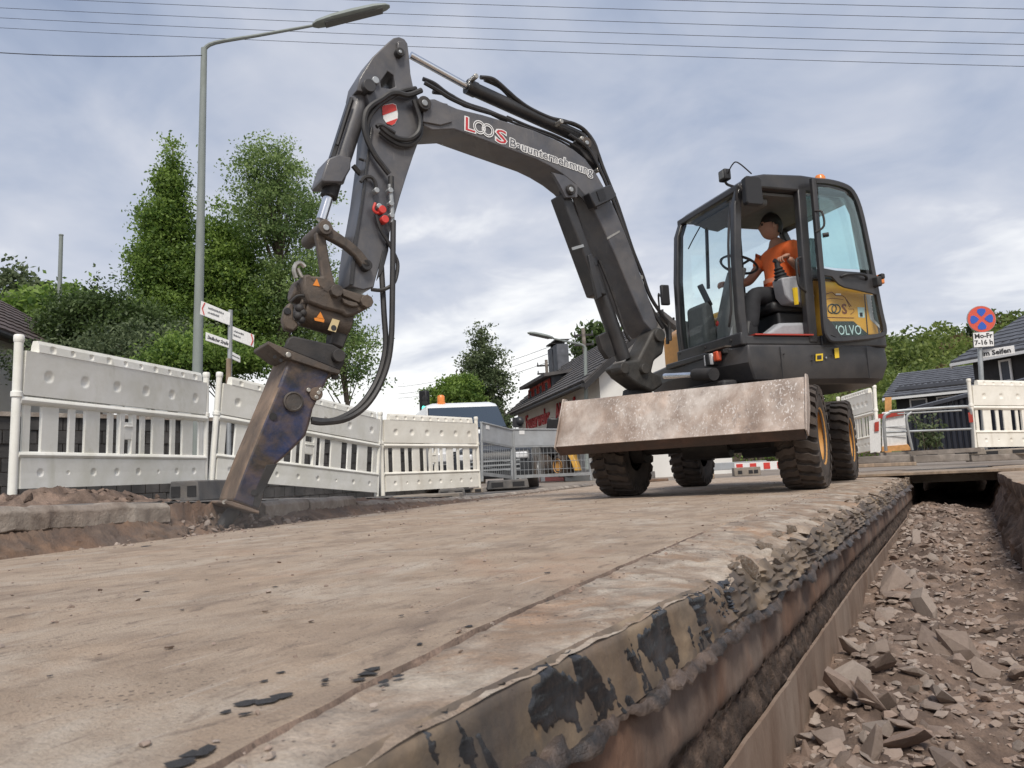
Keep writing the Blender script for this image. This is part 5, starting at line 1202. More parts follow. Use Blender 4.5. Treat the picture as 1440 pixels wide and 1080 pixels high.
def barrier(pL, dL, pR, dR, label, m='plastic_white', lean=.03):
    B0, B1 = gd(*pL, dL), gd(*pR, dR); Lb = (B1 - B0).length
    r = make_barrier(Lb, m); r['label'] = label; place(r, B0, B1, leanv=CR * lean); return r
barrier((14, 688), 4.85, (289, 678), 6.9, 'weathered white barrier with mossy ridge beside the dark red roofed house')
barrier((295, 674), 6.95, (531, 693), 9.33, 'white barrier standing behind the breaker, below the direction signs', lean=.03)
barrier((537, 692), 9.42, (675, 684), 10.9, 'cream white barrier standing in front of the white van', 'plastic_cream', -.01)
barrier((1370, 629), 11.0, (1520, 627), 11.6, 'white barrier below the no stopping sign', 'plastic_cream', 0)
barrier((1182, 642), 12.6, (1236, 632), 11.6, 'tilted white barrier squeezed behind the machine, beside red and white board', 'plastic_cream', .1)
def foot(px, py, d, w_, dp, h, m, label, rz=0):
    c = gd(px, py, d); o = MB().prism([(c.x - w_ / 2, c.y - dp / 2, c.z), (c.x + w_ / 2, c.y - dp / 2, c.z), (c.x + w_ / 2 - .02, c.y - dp / 2, c.z + h), (c.x - w_ / 2 + .02, c.y - dp / 2, c.z + h)], (0, dp, 0))
    rt = thing('barrier_foot', label, 'barrier foot', c, 'feet of the barriers'); rt.rotation_euler = (0, 0, rz)
    o.v = [v for v in o.v]; o.build('block', m, rt, bevel=.012)
    for s in (-.25, .25): MB().box((c.x + s * w_, c.y - dp / 2 - .001, c.z + h * .5), (w_ * .28, .012, h * .5)).build('pocket', 'trim_black', rt)
foot(283, 704, 6.6, .26, .7, .17, 'foot_rubber', 'dark grey block under the joint of two barriers beside the breaker', .45)
foot(600, 711, 8.9, .85, .3, .13, 'foot_concrete', 'pale concrete foot under the joint between white and cream barriers', .35)
foot(636, 700, 10.2, .36, .5, .12, 'foot_rubber', 'grey rubber foot under the cream barrier', .5)
foot(714, 687, 11.4, .62, .3, .13, 'foot_rubber', 'dark long foot under the grey mesh fence', .5)
foot(668, 693, 10.9, .30, .3, .07, 'foot_concrete', 'small pale slab beneath the end of the cream barrier', .3)
foot(548, 712, 8.9, .18, .3, .12, 'foot_rubber', 'small dark block under the white barrier end', .3)
foot(1330, 642, 11.3, 1.0, .35, .10, 'foot_concrete', 'pale foot under the galvanised railing', .0)
foot(1412, 640, 11.1, .8, .35, .09, 'foot_concrete', 'concrete foot under the barrier below the no stopping sign', .0)

# grey board-and-mesh fences
def mesh_fence(pL, dL, pR, dR, h, label, nb):
    B0, B1 = gd(*pL, dL), gd(*pR, dR); Lb = (B1 - B0).length
    r = thing('mesh_fence', label, 'fence'); r['group'] = 'grey mesh fences by the van'
    MB().box((Lb / 2, 0, h * .83), (Lb - .04, .03, h * .32)).build('board', 'grey_board', r, bevel=.006)
    MB().box((Lb / 2, -.004, h * .995), (Lb, .05, .022)).build('top_rail', 'grey_board', r, bevel=.004)
    MB().box((Lb / 2, 0, h * .655), (Lb, .04, .025)).build('middle_rail', 'galvanised', r)
    MB().box((Lb / 2, 0, .06), (Lb, .03, .05)).build('bottom_rail', 'galvanised', r)
    for x in (.02, Lb - .02): MB().cyl((x, 0, -.05), (x, 0, h), .022, n=10).build('post', 'galvanised', r)
    for k in range(nb): x = .05 + (Lb - .1) * k / (nb - 1); MB().cyl((x, 0, .06), (x, 0, h * .65), .003, n=5).build('mesh_bar', 'galvanised', r)
    for z in (.2, .36, .52): MB().cyl((.02, .006, h * z), (Lb - .02, .006, h * z), .0045, n=5).build('cross_wire', 'galvanised', r)
    MB().box((.18, -.018, h * .93), (.10, .006, .06)).build('label_plate', 'white_paint', r)
    place(r, B0, B1)
mesh_fence((677, 672), 11.0, (721, 677), 11.9, .80, 'grey mesh fence beside the cream barrier, in front of the van', 14)
mesh_fence((723, 676), 11.95, (832, 671), 12.9, .80, 'grey mesh fence in front of the yellow machine', 20)

# ================================================================== right-hand side: railing, sign, boxes
def railing():
    c = gd(1305, 634, 10.9); r = thing('tube_railing', 'galvanised tube railing with rounded corners across the trench end', 'railing', c)
    d = 10.9; P = lambda x, y, dd=d: gd(x, y, dd)
    MB().tube([P(1246, 634), P(1243, 590), P(1250, 581), P(1262, 578), P(1350, 572), P(1362, 574), P(1366, 584), P(1369, 634)], .022, 8, 4).build('frame_tube', 'galvanised', r)
    MB().cyl(P(1244, 608), P(1368, 603), .016).build('middle_tube', 'galvanised', r)
    MB().cyl(P(1262, 582), P(1352, 577), .012).build('upper_tube', 'galvanised', r)
    MB().tube([P(1283, 633, 10.8), P(1276, 600, 10.8), P(1275, 586, 10.8), P(1282, 580, 10.8)], .018, 8).build('inner_tube', 'galvanised', r)
    MB().box(P(1365, 587), (.05, .04, .14)).build('red_reflector', 'red_paint', r)
    MB().box(P(1307, 636), (1.35, .06, .06), M.Rotation(R_(20), 3, 'Z')).build('base_beam', 'timber_grey', r)
railing()
def sign_mast():
    d = 12.0; b = gd(1386, 640, d); t = gv(1375, 440, b); r = thing('road_sign', 'round no stopping sign with hours plate and street name plate on a leaning grey pole', 'road sign', b)
    MB().cyl(b, t, .035).build('pole', 'galvanised', r)
    nrm = -ray(1377, 450).normalized(); nrm.z = 0; nrm.normalize(); nrm = (nrm + V((.45, .0, 0))).normalized(); sx_ = V((0, 0, 1)).cross(nrm).normalized(); upv = (t - b).normalized()
    c = gv(1377, 450, b) + nrm * .06; rad = 19.5 / 1088 * d * 1.0
    MB().lathe(c, nrm, [(0, 0), (rad, 0), (rad, .012), (rad * .98, .016), (0, .016)], 40).build('sign_rim', 'galvanised', r)
    MB().lathe(c + nrm * .016, nrm, [(rad * .96, 0), (rad * .96, .004), (0, .004)], 40).build('sign_disc', 'sign_red', r)
    for a0 in (0, 90, 180, 270):
        pts = []
        for da, rr in ((-27, .36), (-30, .62), (-20, .78), (0, .80), (20, .78), (30, .62), (27, .36), (0, .18)):
            a = R_(a0 + da); pts.append(c + nrm * .021 + (sx_ * math.cos(a) + upv * math.sin(a)) * rad * rr)
        MB().prism(pts, nrm * .003).build('blue_field', 'sign_blue', r)
    pl = gv(1380, 478.5, b) + nrm * .06; ph, pw = 21 / 1088 * d, 27 / 1088 * d
    def plate(c_, w_, h_, m, name, th=.012):
        return MB().prism([c_ + sx_ * (a * w_ / 2) + upv * (b_ * h_ / 2) for a, b_ in ((-1, -1), (1, -1), (1, 1), (-1, 1))], nrm * th).build(name, m, r, bevel=.002)
    plate(pl, pw * 1.06, ph * 1.06, 'ink', 'hours_plate'); plate(pl + nrm * .004, pw, ph, 'white_paint', 'hours_face')
    text('Mo-Fr', pl + upv * .025 + nrm * .014, sx_, upv, .105, 'ink', 'lettering', r, .004, fat=.003, align='CENTER')
    text('7-16 h', pl - upv * .08 + nrm * .014, sx_, upv, .105, 'ink', 'lettering', r, .004, fat=.003, align='CENTER')
    sp = gv(1398, 496, b) + nrm * .07; nrm2 = (nrm + V((-.5, .0, 0))).normalized(); sx2 = V((0, 0, 1)).cross(nrm2).normalized(); sx2 = (sx2 + V((0, 0, .03))).normalized()
    w_, h_ = 44 / 1088 * d, 11.5 / 1088 * d
    MB().prism([sp + sx2 * (a * w_ / 2) + V((0, 0, 1)) * (b_ * h_ / 2) for a, b_ in ((-1, -1), (1, -1), (1, 1), (-1, 1))], nrm2 * .015).build('street_plate', 'white_paint', r, bevel=.002)
    text('Im Seifen', sp - V((0, 0, .035)) + nrm2 * .016, sx2, V((0, 0, 1)), .105, 'ink', 'lettering', r, .003, fat=.003, align='CENTER', width=.38)
sign_mast()
def hoarding():
    d = 11.8; P = lambda x, y, dd=d: gd(x, y, dd)
    b = P(1256, 634); r = thing('warning_board', 'white board with red top band and orange foot behind the railing', 'board', b)
    MB().prism([P(1240, 580), P(1272, 576), P(1276, 628), P(1240, 632)], ray(1256, 600) * .35).build('panel', 'white_paint', r, bevel=.01)
    MB().prism([P(1233, 583, 11.77), P(1271, 577, 11.77), P(1272, 583, 11.77), P(1234, 590, 11.77)], ray(1256, 600) * .02).build('red_band', 'red_paint', r)
    MB().prism([P(1240, 628, 11.77), P(1277, 625, 11.77), P(1283, 633, 11.77), P(1240, 635, 11.77)], ray(1256, 600) * .3).build('orange_foot', 'timber_orange', r)
    for y in (600, 613): MB().box(P(1257, y, 11.79), (.38, .012, .008), M.Rotation(R_(20), 3, 'Z')).build('seam', 'grey_board', r)
    b2 = P(1228, 636, 11.4); s = thing('striped_board', 'narrow white board with red block leaning beside the tilted barrier', 'board', b2)
    MB().prism([P(1222, 592, 11.4), P(1238, 588, 11.4), P(1239, 634, 11.4), P(1224, 637, 11.4)], ray(1230, 600) * .03).build('panel', 'white_paint', s)
    MB().prism([P(1230, 594, 11.38), P(1236, 592.5, 11.38), P(1236, 606, 11.38), P(1230, 607, 11.38)], ray(1230, 600) * .01).build('red_block', 'red_paint', s)
hoarding()
for (a, y0, y1, w_, d, lb_) in ((1249, 640, 559, 8.5, 13.5, 'tall orange timber post behind the red banded board'), (1187, 640, 569, 7, 13.2, 'orange timber post close behind the rear wheel')):
    p0, p1 = gd(a, y0, d), gd(a, y1, d); ww = w_ / 1088 * d
    o = MB().bar([p0 - p0, p1 - p0], V((ww / 2, 0, 0)), V((0, ww / 2, 0))); o.v = [v + p0 for v in o.v]
    tag(o.build('timber_post', 'timber_orange', loc=p0, bevel=.006), lb_, 'post', 'orange timber posts')
def beam(p0, d0, p1, d1, h, dp, m, label):
    a, b = gd(*p0, d0), gd(*p1, d1); x = (b - a).normalized(); y = V((0, 0, 1)).cross(x)
    o = MB().bar([a, b], y * dp / 2, V((0, 0, h / 2)))
    for k in range(1): pass
    tag(o.build('timber_beam', m, loc=(a + b) / 2, bevel=.008), label, 'beam', 'timbers at the trench end')
beam((1196, 648), 11.0, (1280, 644), 10.9, .10, .14, 'timber_grey', 'weathered squared timber behind the cover plate')
beam((1282, 646), 10.8, (1360, 643), 10.8, .10, .12, 'timber_grey', 'dark weathered timber at the middle of the trench end')
beam((1362, 645), 10.9, (1460, 641), 11.0, .09, .14, 'timber_grey', 'grey timber lying under the white barrier by the sign')
beam((1185, 656), 10.6, (1285, 652), 10.5, .05, .2, 'timber', 'thin plank lying on the concrete by the rear wheel')
pl_ = MB(); pl_.prism([V((-.75, 9.75, .006)), V((1.55, 9.55, .006)), V((1.65, 10.5, .006)), V((-.65, 10.7, .006))], V((0, 0, .03)))
tag(pl_.build('cover_plate', 'timber', loc=(.4, 10.1, .006), bevel=.004), 'thin cover plate bridging the far end of the trench', 'plate')

# ================================================================== LEAFY THINGS
def leaf_cloud(name, pts, sizes, tones, m, parent, flat_=.0):
    n = len(pts); pts = np.asarray(pts, float); sz = np.asarray(sizes, float)[:, None]
    nr = RNG.normal(size=(n, 3)); nr[:, 2] = np.abs(nr[:, 2]) + flat_; nr /= np.linalg.norm(nr, axis=1)[:, None]
    a = np.cross(nr, RNG.normal(size=(n, 3))); a /= np.linalg.norm(a, axis=1)[:, None] + 1e-9; b = np.cross(nr, a)
    v = np.empty((n, 4, 3)); v[:, 0] = pts - a * sz; v[:, 1] = pts + b * sz * .55; v[:, 2] = pts + a * sz; v[:, 3] = pts - b * sz * .55
    o0 = np.array(ORG.get(parent.name, V((0, 0, 0)))[:]) if parent is not None else np.zeros(3)
    me = bpy.data.meshes.new(name); me.vertices.add(n * 4); me.loops.add(n * 4); me.polygons.add(n)
    me.vertices.foreach_set('co', (v.reshape(-1, 3) - o0).ravel()); me.loops.foreach_set('vertex_index', np.arange(n * 4, dtype=np.int32))
    me.polygons.foreach_set('loop_start', np.arange(0, n * 4, 4, dtype=np.int32)); me.update(calc_edges=True); me.validate()
    at = me.attributes.new('tone', 'FLOAT', 'FACE'); at.data.foreach_set('value', np.asarray(tones, float))
    me.materials.append(MATS[m]); o = bpy.data.objects.new(name, me); col.objects.link(o); o.parent = parent; return o
def tree(name, label, base, ells, nclump, per, size, m, cl=.5, group=None, trunk=.16, top=None, cat='tree', bare=.25, limbs=16, shell=.55):
    """ells: list of (centre, (rx, ry, rz)) in world metres"""
    base = V(base); r = thing(name, label, cat, base, group)
    vol = np.array([e[1][0] * e[1][1] * e[1][2] for e in ells]) ** .75; vol /= vol.sum()
    C, T = [], []
    for _ in range(nclump):
        e = ells[RNG.choice(len(ells), p=vol)]; d = RNG.normal(size=3); d /= np.linalg.norm(d)
        rr = (shell + (1 - shell) * RNG.random()) * (1.0 + .20 * RNG.normal())
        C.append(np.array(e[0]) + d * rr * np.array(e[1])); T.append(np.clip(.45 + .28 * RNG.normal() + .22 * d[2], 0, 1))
    C = np.array(C); T = np.array(T)
    pts = (C[:, None, :] + RNG.normal(size=(nclump, per, 3)) * np.array([cl, cl, cl * .55])).reshape(-1, 3)
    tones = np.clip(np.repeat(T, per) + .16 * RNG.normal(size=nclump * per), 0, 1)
    sizes = size * RNG.uniform(.6, 1.3, nclump * per)
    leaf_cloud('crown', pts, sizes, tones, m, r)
    top = V(top) if top is not None else V(max((e[0] for e in ells), key=lambda c: c[2]))
    tk = MB().tube([base, lerp(base, top, .35) + V((.1, 0, 0)), lerp(base, top, .7), top], trunk, 8, 4, rs=(trunk, .02)).build('trunk', 'bark', r)
    ci = RNG.choice(nclump, size=min(limbs, nclump), replace=False)
    for i in ci:
        c = V(C[i]); t = min(.92, max(.12, (c.z - base.z) / max(.1, top.z - base.z) - .22)); s = lerp(base, top, t)
        MB().tube([s, lerp(s, c, .5) + V((0, 0, .12 * (c - s).length * .3)), c], .03, 5, 3, rs=(trunk * .35 * (1 - t * .6), .008)).build('limb', 'bark', tk)
    return r
def pe(px, py, d, rx, ry, dep=None):    # ellipsoid from its outline at distance d
    c = gd(px, py, d); return (tuple(c), (rx / 1088 * d, (dep or rx) / 1088 * d, ry / 1088 * d))
tg = 'trees behind the left barriers'; TG = 'broadleaf trees across the street'
D1 = 26
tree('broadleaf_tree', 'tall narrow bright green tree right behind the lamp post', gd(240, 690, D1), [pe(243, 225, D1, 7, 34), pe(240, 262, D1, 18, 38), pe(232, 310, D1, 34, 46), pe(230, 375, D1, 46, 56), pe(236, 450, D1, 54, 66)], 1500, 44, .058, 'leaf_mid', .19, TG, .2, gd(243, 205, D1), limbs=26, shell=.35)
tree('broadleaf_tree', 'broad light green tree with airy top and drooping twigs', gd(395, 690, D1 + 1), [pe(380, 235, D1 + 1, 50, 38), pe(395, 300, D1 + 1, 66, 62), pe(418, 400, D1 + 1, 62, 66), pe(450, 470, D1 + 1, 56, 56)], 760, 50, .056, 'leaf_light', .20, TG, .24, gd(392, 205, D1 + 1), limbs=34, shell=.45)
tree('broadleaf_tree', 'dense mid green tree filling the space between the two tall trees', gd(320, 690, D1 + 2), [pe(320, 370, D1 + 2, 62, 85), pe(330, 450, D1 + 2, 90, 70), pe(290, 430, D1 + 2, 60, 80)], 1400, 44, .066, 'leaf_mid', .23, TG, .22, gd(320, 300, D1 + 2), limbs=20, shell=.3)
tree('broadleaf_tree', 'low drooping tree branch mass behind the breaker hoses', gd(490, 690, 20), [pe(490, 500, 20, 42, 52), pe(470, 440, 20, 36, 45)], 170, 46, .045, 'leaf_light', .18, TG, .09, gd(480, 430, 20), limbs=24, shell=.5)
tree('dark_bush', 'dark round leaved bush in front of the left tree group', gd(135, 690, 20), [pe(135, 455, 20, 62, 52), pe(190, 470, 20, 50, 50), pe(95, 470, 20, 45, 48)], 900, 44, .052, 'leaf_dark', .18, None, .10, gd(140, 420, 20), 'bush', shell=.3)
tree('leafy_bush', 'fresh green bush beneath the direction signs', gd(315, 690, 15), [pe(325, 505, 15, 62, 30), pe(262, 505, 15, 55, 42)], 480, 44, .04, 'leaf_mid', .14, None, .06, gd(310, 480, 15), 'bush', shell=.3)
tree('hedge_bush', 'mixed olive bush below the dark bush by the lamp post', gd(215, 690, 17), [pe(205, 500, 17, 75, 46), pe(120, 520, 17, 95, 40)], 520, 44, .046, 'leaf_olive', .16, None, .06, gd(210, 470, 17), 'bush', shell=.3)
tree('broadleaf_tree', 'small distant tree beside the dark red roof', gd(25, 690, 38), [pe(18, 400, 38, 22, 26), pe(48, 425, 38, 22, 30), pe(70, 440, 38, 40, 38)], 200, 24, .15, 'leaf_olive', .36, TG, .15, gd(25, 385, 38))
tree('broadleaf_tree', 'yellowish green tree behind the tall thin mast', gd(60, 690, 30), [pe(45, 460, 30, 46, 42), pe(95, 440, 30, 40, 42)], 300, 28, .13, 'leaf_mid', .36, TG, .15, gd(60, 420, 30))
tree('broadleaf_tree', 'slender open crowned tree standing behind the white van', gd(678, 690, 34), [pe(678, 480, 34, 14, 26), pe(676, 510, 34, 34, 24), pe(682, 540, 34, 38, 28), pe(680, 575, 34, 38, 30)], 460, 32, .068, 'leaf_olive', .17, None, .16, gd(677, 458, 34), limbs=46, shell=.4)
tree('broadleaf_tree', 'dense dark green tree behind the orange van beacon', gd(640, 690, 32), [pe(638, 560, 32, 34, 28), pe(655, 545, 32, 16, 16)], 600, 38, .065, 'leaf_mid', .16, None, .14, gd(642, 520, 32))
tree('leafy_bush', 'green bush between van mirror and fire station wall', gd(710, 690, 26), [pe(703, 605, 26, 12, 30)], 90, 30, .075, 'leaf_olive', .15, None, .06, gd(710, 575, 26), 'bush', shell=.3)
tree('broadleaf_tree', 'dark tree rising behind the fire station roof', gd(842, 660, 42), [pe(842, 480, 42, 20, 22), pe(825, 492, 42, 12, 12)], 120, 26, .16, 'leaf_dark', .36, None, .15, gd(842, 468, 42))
# clipped hedge beyond the machine
ha, hb = gd(860, 668, 34), gd(1250, 655, 30); ha.z = hb.z = -.1
hg = thing('hedge', 'long clipped green hedge seen low between the machine wheels', 'hedge', ha)
hn = 16000; tt = RNG.random(hn)[:, None]; hx = np.array((hb - ha).normalized()[:]); hy = np.array([-hx[1], hx[0], 0])
hpts = np.array(ha[:]) * (1 - tt) + np.array(hb[:]) * tt + hy * RNG.uniform(-.4, .4, (hn, 1)) + np.array([0, 0, 1]) * RNG.random((hn, 1)) * (1.9 + .15 * np.sin(tt * 40))
leaf_cloud('leaves', hpts, RNG.uniform(.05, .09, hn), np.clip(RNG.normal(.4, .25, hn), 0, 1), 'leaf_mid', hg)
MB().bar([ha + V((0, 0, .8)), hb + V((0, 0, .8))], V((.05, .3, 0)), V((0, 0, .8))).build('hedge_core', 'bark', hg)
# weeds by the railing
wd = gd(1306, 636, 11.6); r = thing('weed', 'tall pinkish green weed growing by the railing', 'weed', wd)
pts = []; stm = MB()
for k in range(14):
    t = wd + V((random.gauss(0, .16), random.gauss(0, .12), random.uniform(.25, .62))); b_ = wd + V((random.gauss(0, .1), random.gauss(0, .06), 0)); stm.tube([b_, lerp(b_, t, .5) + V((.02, 0, 0)), t], .005, 4, 2)
    pts += [tuple(lerp(b_, t, random.uniform(.2, 1)) + V((random.gauss(0, .03), random.gauss(0, .03), random.gauss(0, .02)))) for _ in range(36)]
stm.build('stem', 'bark', r); leaf_cloud('leaves', pts, RNG.uniform(.02, .045, len(pts)), RNG.uniform(0, 1, len(pts)), 'leaf_olive', r)

# ================================================================== HILL with wood
rows = []
def hill_z(x, y):
    d = math.hypot(x, y); t = min(1, max(0, (d - 40) / 150)); return -1 + 17.5 * t * t * (3 - 2 * t) * (1 + .25 * fnz(x, y, 1, .010)) * min(1, max(0, (x / max(y, 1) + .10) / .10))
def hp_(a, d): return V((math.sin(a) * d, math.cos(a) * d, 0))
for d in np.linspace(36, 240, 42):
    rows.append([(p.x, p.y, hill_z(p.x, p.y)) for p in (hp_(R_(a), d) for a in np.linspace(-14, 75, 60))])
hill = grid_mesh(rows, 'hill', 'leaf_hill')
hill.data.materials.clear(); mat('hill_grass', (0.075, 0.105, 0.03), .95, var=.3, scale=.15, c2=(.10, .12, .04), bump=.3, bscale=2); hill.data.materials.append(MATS['hill_grass'])
P_, S_, T_ = {}, {}, {}
for k in range(760):
    a = R_(RNG.uniform(-3, 24)); d = 66 + 160 * RNG.random() ** .8; p = hp_(a, d); z = hill_z(p.x, p.y)
    if z < .2: continue
    h = RNG.uniform(4, 8) * (.55 + .6 * min(1, d / 150)); kind = 'leaf_rust' if (RNG.random() < .13 and d > 100) else ('leaf_conifer' if (RNG.random() < .05 and d > 105) else 'leaf_hill')
    n = 300; q = RNG.normal(size=(n, 3)); q /= np.linalg.norm(q, axis=1)[:, None]; q[:, 2] = np.abs(q[:, 2])
    rad = np.array([h * .42, h * .42, h * .75]) if kind != 'leaf_conifer' else np.array([h * .28, h * .28, h * 1.0])
    if kind == 'leaf_conifer': q[:, :2] *= (1.1 - q[:, 2:3])
    c = np.array([p.x, p.y, z]) + q * rad * RNG.uniform(.75, 1.05, (n, 1)); t0 = RNG.uniform(.15, .75)
    P_.setdefault(kind, []).append(c); S_.setdefault(kind, []).append(np.full(n, h * .052)); T_.setdefault(kind, []).append(np.clip(t0 + .2 * RNG.normal(size=n) + .15 * (q[:, 2] - .5), 0, 1))
for kd, nm in (('leaf_hill', 'wood'), ('leaf_rust', 'rust_wood'), ('leaf_conifer', 'spruce_wood')):
    o = leaf_cloud('forest' if kd == 'leaf_hill' else ('autumn_forest' if kd == 'leaf_rust' else 'conifer_forest'), np.concatenate(P_[kd]), np.concatenate(S_[kd]), np.concatenate(T_[kd]), kd, None)
    tag(o, {'leaf_hill': 'green broadleaf wood covering the hillside', 'leaf_rust': 'rust brown tree crowns scattered through the hillside wood', 'leaf_conifer': 'dark spruce tops along the hill crest'}[kd], 'wood', kind='stuff')

# ================================================================== BUILDINGS
def tiles_roof(mbparent, a, b, c, d, m, rows_, cols, lift=.03):
    """courses of tiles as stepped strips on the quad a-b (eave) d-c (ridge); one part per course"""
    n = (b - a).cross(d - a).normalized(); n = n if n.z > 0 else -n
    for k in range(rows_):
        t0, t1 = k / rows_, (k + 1.12) / rows_; t1 = min(t1, 1.0)
        e0, e1, f0, f1 = lerp(a, d, t0), lerp(b, c, t0), lerp(a, d, t1), lerp(b, c, t1)
        mb = MB(); lo_ = []
        for j in range(cols * 2 + 1):
            s = j / (cols * 2); wv = lift * (.35 if j % 2 else .0)
            lo_.append([lerp(e0, e1, s) + n * (lift + wv + .02), lerp(f0, f1, s) + n * (wv + .02), lerp(f0, f1, s) - n * .01, lerp(e0, e1, s) - n * .01])
        mb.loft(lo_).build('tile_course', m, mbparent, smooth_=25)
def window(par, c, ax, up_, n, w_, h_, fm, gm='house_glass'):
    q = lambda a, b, o: c + ax * a + up_ * b + n * o
    fr = MB()
    for a0, a1, b0, b1 in ((-w_ / 2, w_ / 2, h_ / 2 - .06, h_ / 2), (-w_ / 2, w_ / 2, -h_ / 2, -h_ / 2 + .06), (-w_ / 2, -w_ / 2 + .06, -h_ / 2 + .06, h_ / 2 - .06), (w_ / 2 - .06, w_ / 2, -h_ / 2 + .06, h_ / 2 - .06)):
        fr.prism([q(a0, b0, 0), q(a1, b0, 0), q(a1, b1, 0), q(a0, b1, 0)], n * .05)
    f = fr.build('window', fm, par)
    MB().prism([q(-w_ / 2 + .05, -h_ / 2 + .05, .01), q(w_ / 2 - .05, -h_ / 2 + .05, .01), q(w_ / 2 - .05, h_ / 2 - .05, .01), q(-w_ / 2 + .05, h_ / 2 - .05, .01)], n * .015).build('pane', gm, f)
# fire station
def fire_station():
    n0 = gd(846, 585, 22); n0.z = 0; f0 = gd(729, 600, 33); f0.z = 0
    ax = (f0 - n0).normalized(); ax.z = 0; cr = V((0, 0, 1)).cross(ax).normalized()
    if cr.dot(V((1, .3, 0))) < 0: cr = -cr          # cr points away from the street side
    Lh = (f0 - n0).length; W = 3.9; ze, zr = 3.05, 4.75
    r = thing('fire_station', 'white fire station with dark tiled roof and red dormer windows behind the dozer blade', 'building', n0)
    Q = lambda a, b, z: n0 + ax * a + cr * b + V((0, 0, z))
    MB().prism([Q(0, 0, -.3), Q(0, W, -.3), Q(0, W, ze), Q(0, W / 2, zr - .15), Q(0, 0, ze)], ax * Lh).build('wall', 'white_wall', r)
    rf_ = MB().prism([Q(-.35, -.55, ze - .32), Q(-.35, W / 2, zr), Q(-.35, W + .55, ze - .32), Q(-.35, W + .5, ze - .45), Q(-.35, W / 2, zr - .16), Q(-.35, -.5, ze - .45)], ax * (Lh + .7)).build('roof', 'roof_dark', r)
    tiles_roof(rf_, Q(-.36, -.56, ze - .30), Q(Lh + .36, -.56, ze - .30), Q(Lh + .36, W / 2, zr + .02), Q(-.36, W / 2, zr + .02), 'roof_dark', 13, 34)
    MB().cyl(Q(-.4, -.62, ze - .42), Q(Lh + .4, -.62, ze - .42), .06, n=8).build('gutter', 'iron_black', rf_)
    MB().prism([Q(-.38, -.6, ze - .40), Q(-.38, W / 2, zr + .03), Q(-.38, W / 2, zr - .14), Q(-.38, -.55, ze - .55)], -ax * .03).build('verge', 'black_cladding', rf_)
    for a in (Lh * .93, Lh * 1.01):
        ch_ = MB().box(Q(a, W / 2 - .1, zr + .35), (.65, .5, 1.1), M.Rotation(math.atan2(ax.y, ax.x), 3, 'Z')).build('chimney', 'slate', rf_)
        MB().box(Q(a, W / 2 - .1, zr + 1.08), (.75, .6, .05), M.Rotation(math.atan2(ax.y, ax.x), 3, 'Z')).box(Q(a, W / 2 - .1, zr + .98), (.3, .3, .2)).build('chimney_cap', 'iron_black', ch_)
    # dormer
    d0, d1 = Lh * .50, Lh * .82; yb = .1; z0 = 3.0
    dm = MB().prism([Q(d0, yb, z0 - .1), Q(d0, yb, z0 + .70), Q(d0, yb + 2.2, z0 + .95), Q(d0, yb + 2.2, z0 + .6)], ax * (d1 - d0)).build('dormer', 'slate', r)
    MB().prism([Q(d0 - .3, yb - .35, z0 + .66), Q(d0 - .3, yb + 2.4, z0 + 1.02), Q(d0 - .3, yb + 2.4, z0 + 1.12), Q(d0 - .3, yb - .35, z0 + .78)], ax * (d1 - d0 + .6)).build('dormer_roof', 'roof_dark', dm)
    MB().prism([Q(d0 + .1, yb - .03, z0 + .02), Q(d1 - .1, yb - .03, z0 + .02), Q(d1 - .1, yb - .03, z0 + .64), Q(d0 + .1, yb - .03, z0 + .64)], -cr * .02).build('red_panel', 'red_paint', dm)
    for k in range(4): window(dm, Q(lerp(d0 + .5, d1 - .5, k / 3), yb - .055, z0 + .34), ax, V((0, 0, 1)), -cr, .62, .5, 'red_paint')
    # lettering on the street wall
    for s_, x0, x1 in (('Feuerwehr', 741, 774), ('Alsdorf', 784, 812)):
        p0, p1 = gp(x0, 604, n0, cr), gp(x1, 599, n0, cr); p0.z = p1.z = 2.06
        text(s_, p0, -ax, V((0, 0, 1)), .80, 'red_letter', 'lettering', r, .03, fat=.012, ext=.02, width=(p1 - p0).length)
    for a, w_ in ((Lh * .74, 1.1), (Lh * .5, 2.6)):
        MB().prism([Q(a - w_ / 2, -.04, -.2), Q(a + w_ / 2, -.04, -.2), Q(a + w_ / 2, -.04, 1.1), Q(a - w_ / 2, -.04, 1.1)], cr * .02).build('red_door', 'red_paint', r)
    MB().prism([Q(Lh * .92, -.03, .2), Q(Lh * .99, -.03, .2), Q(Lh * .99, -.03, 1.0), Q(Lh * .92, -.03, 1.0)], cr * .02).build('window', 'house_glass', r)
fire_station()
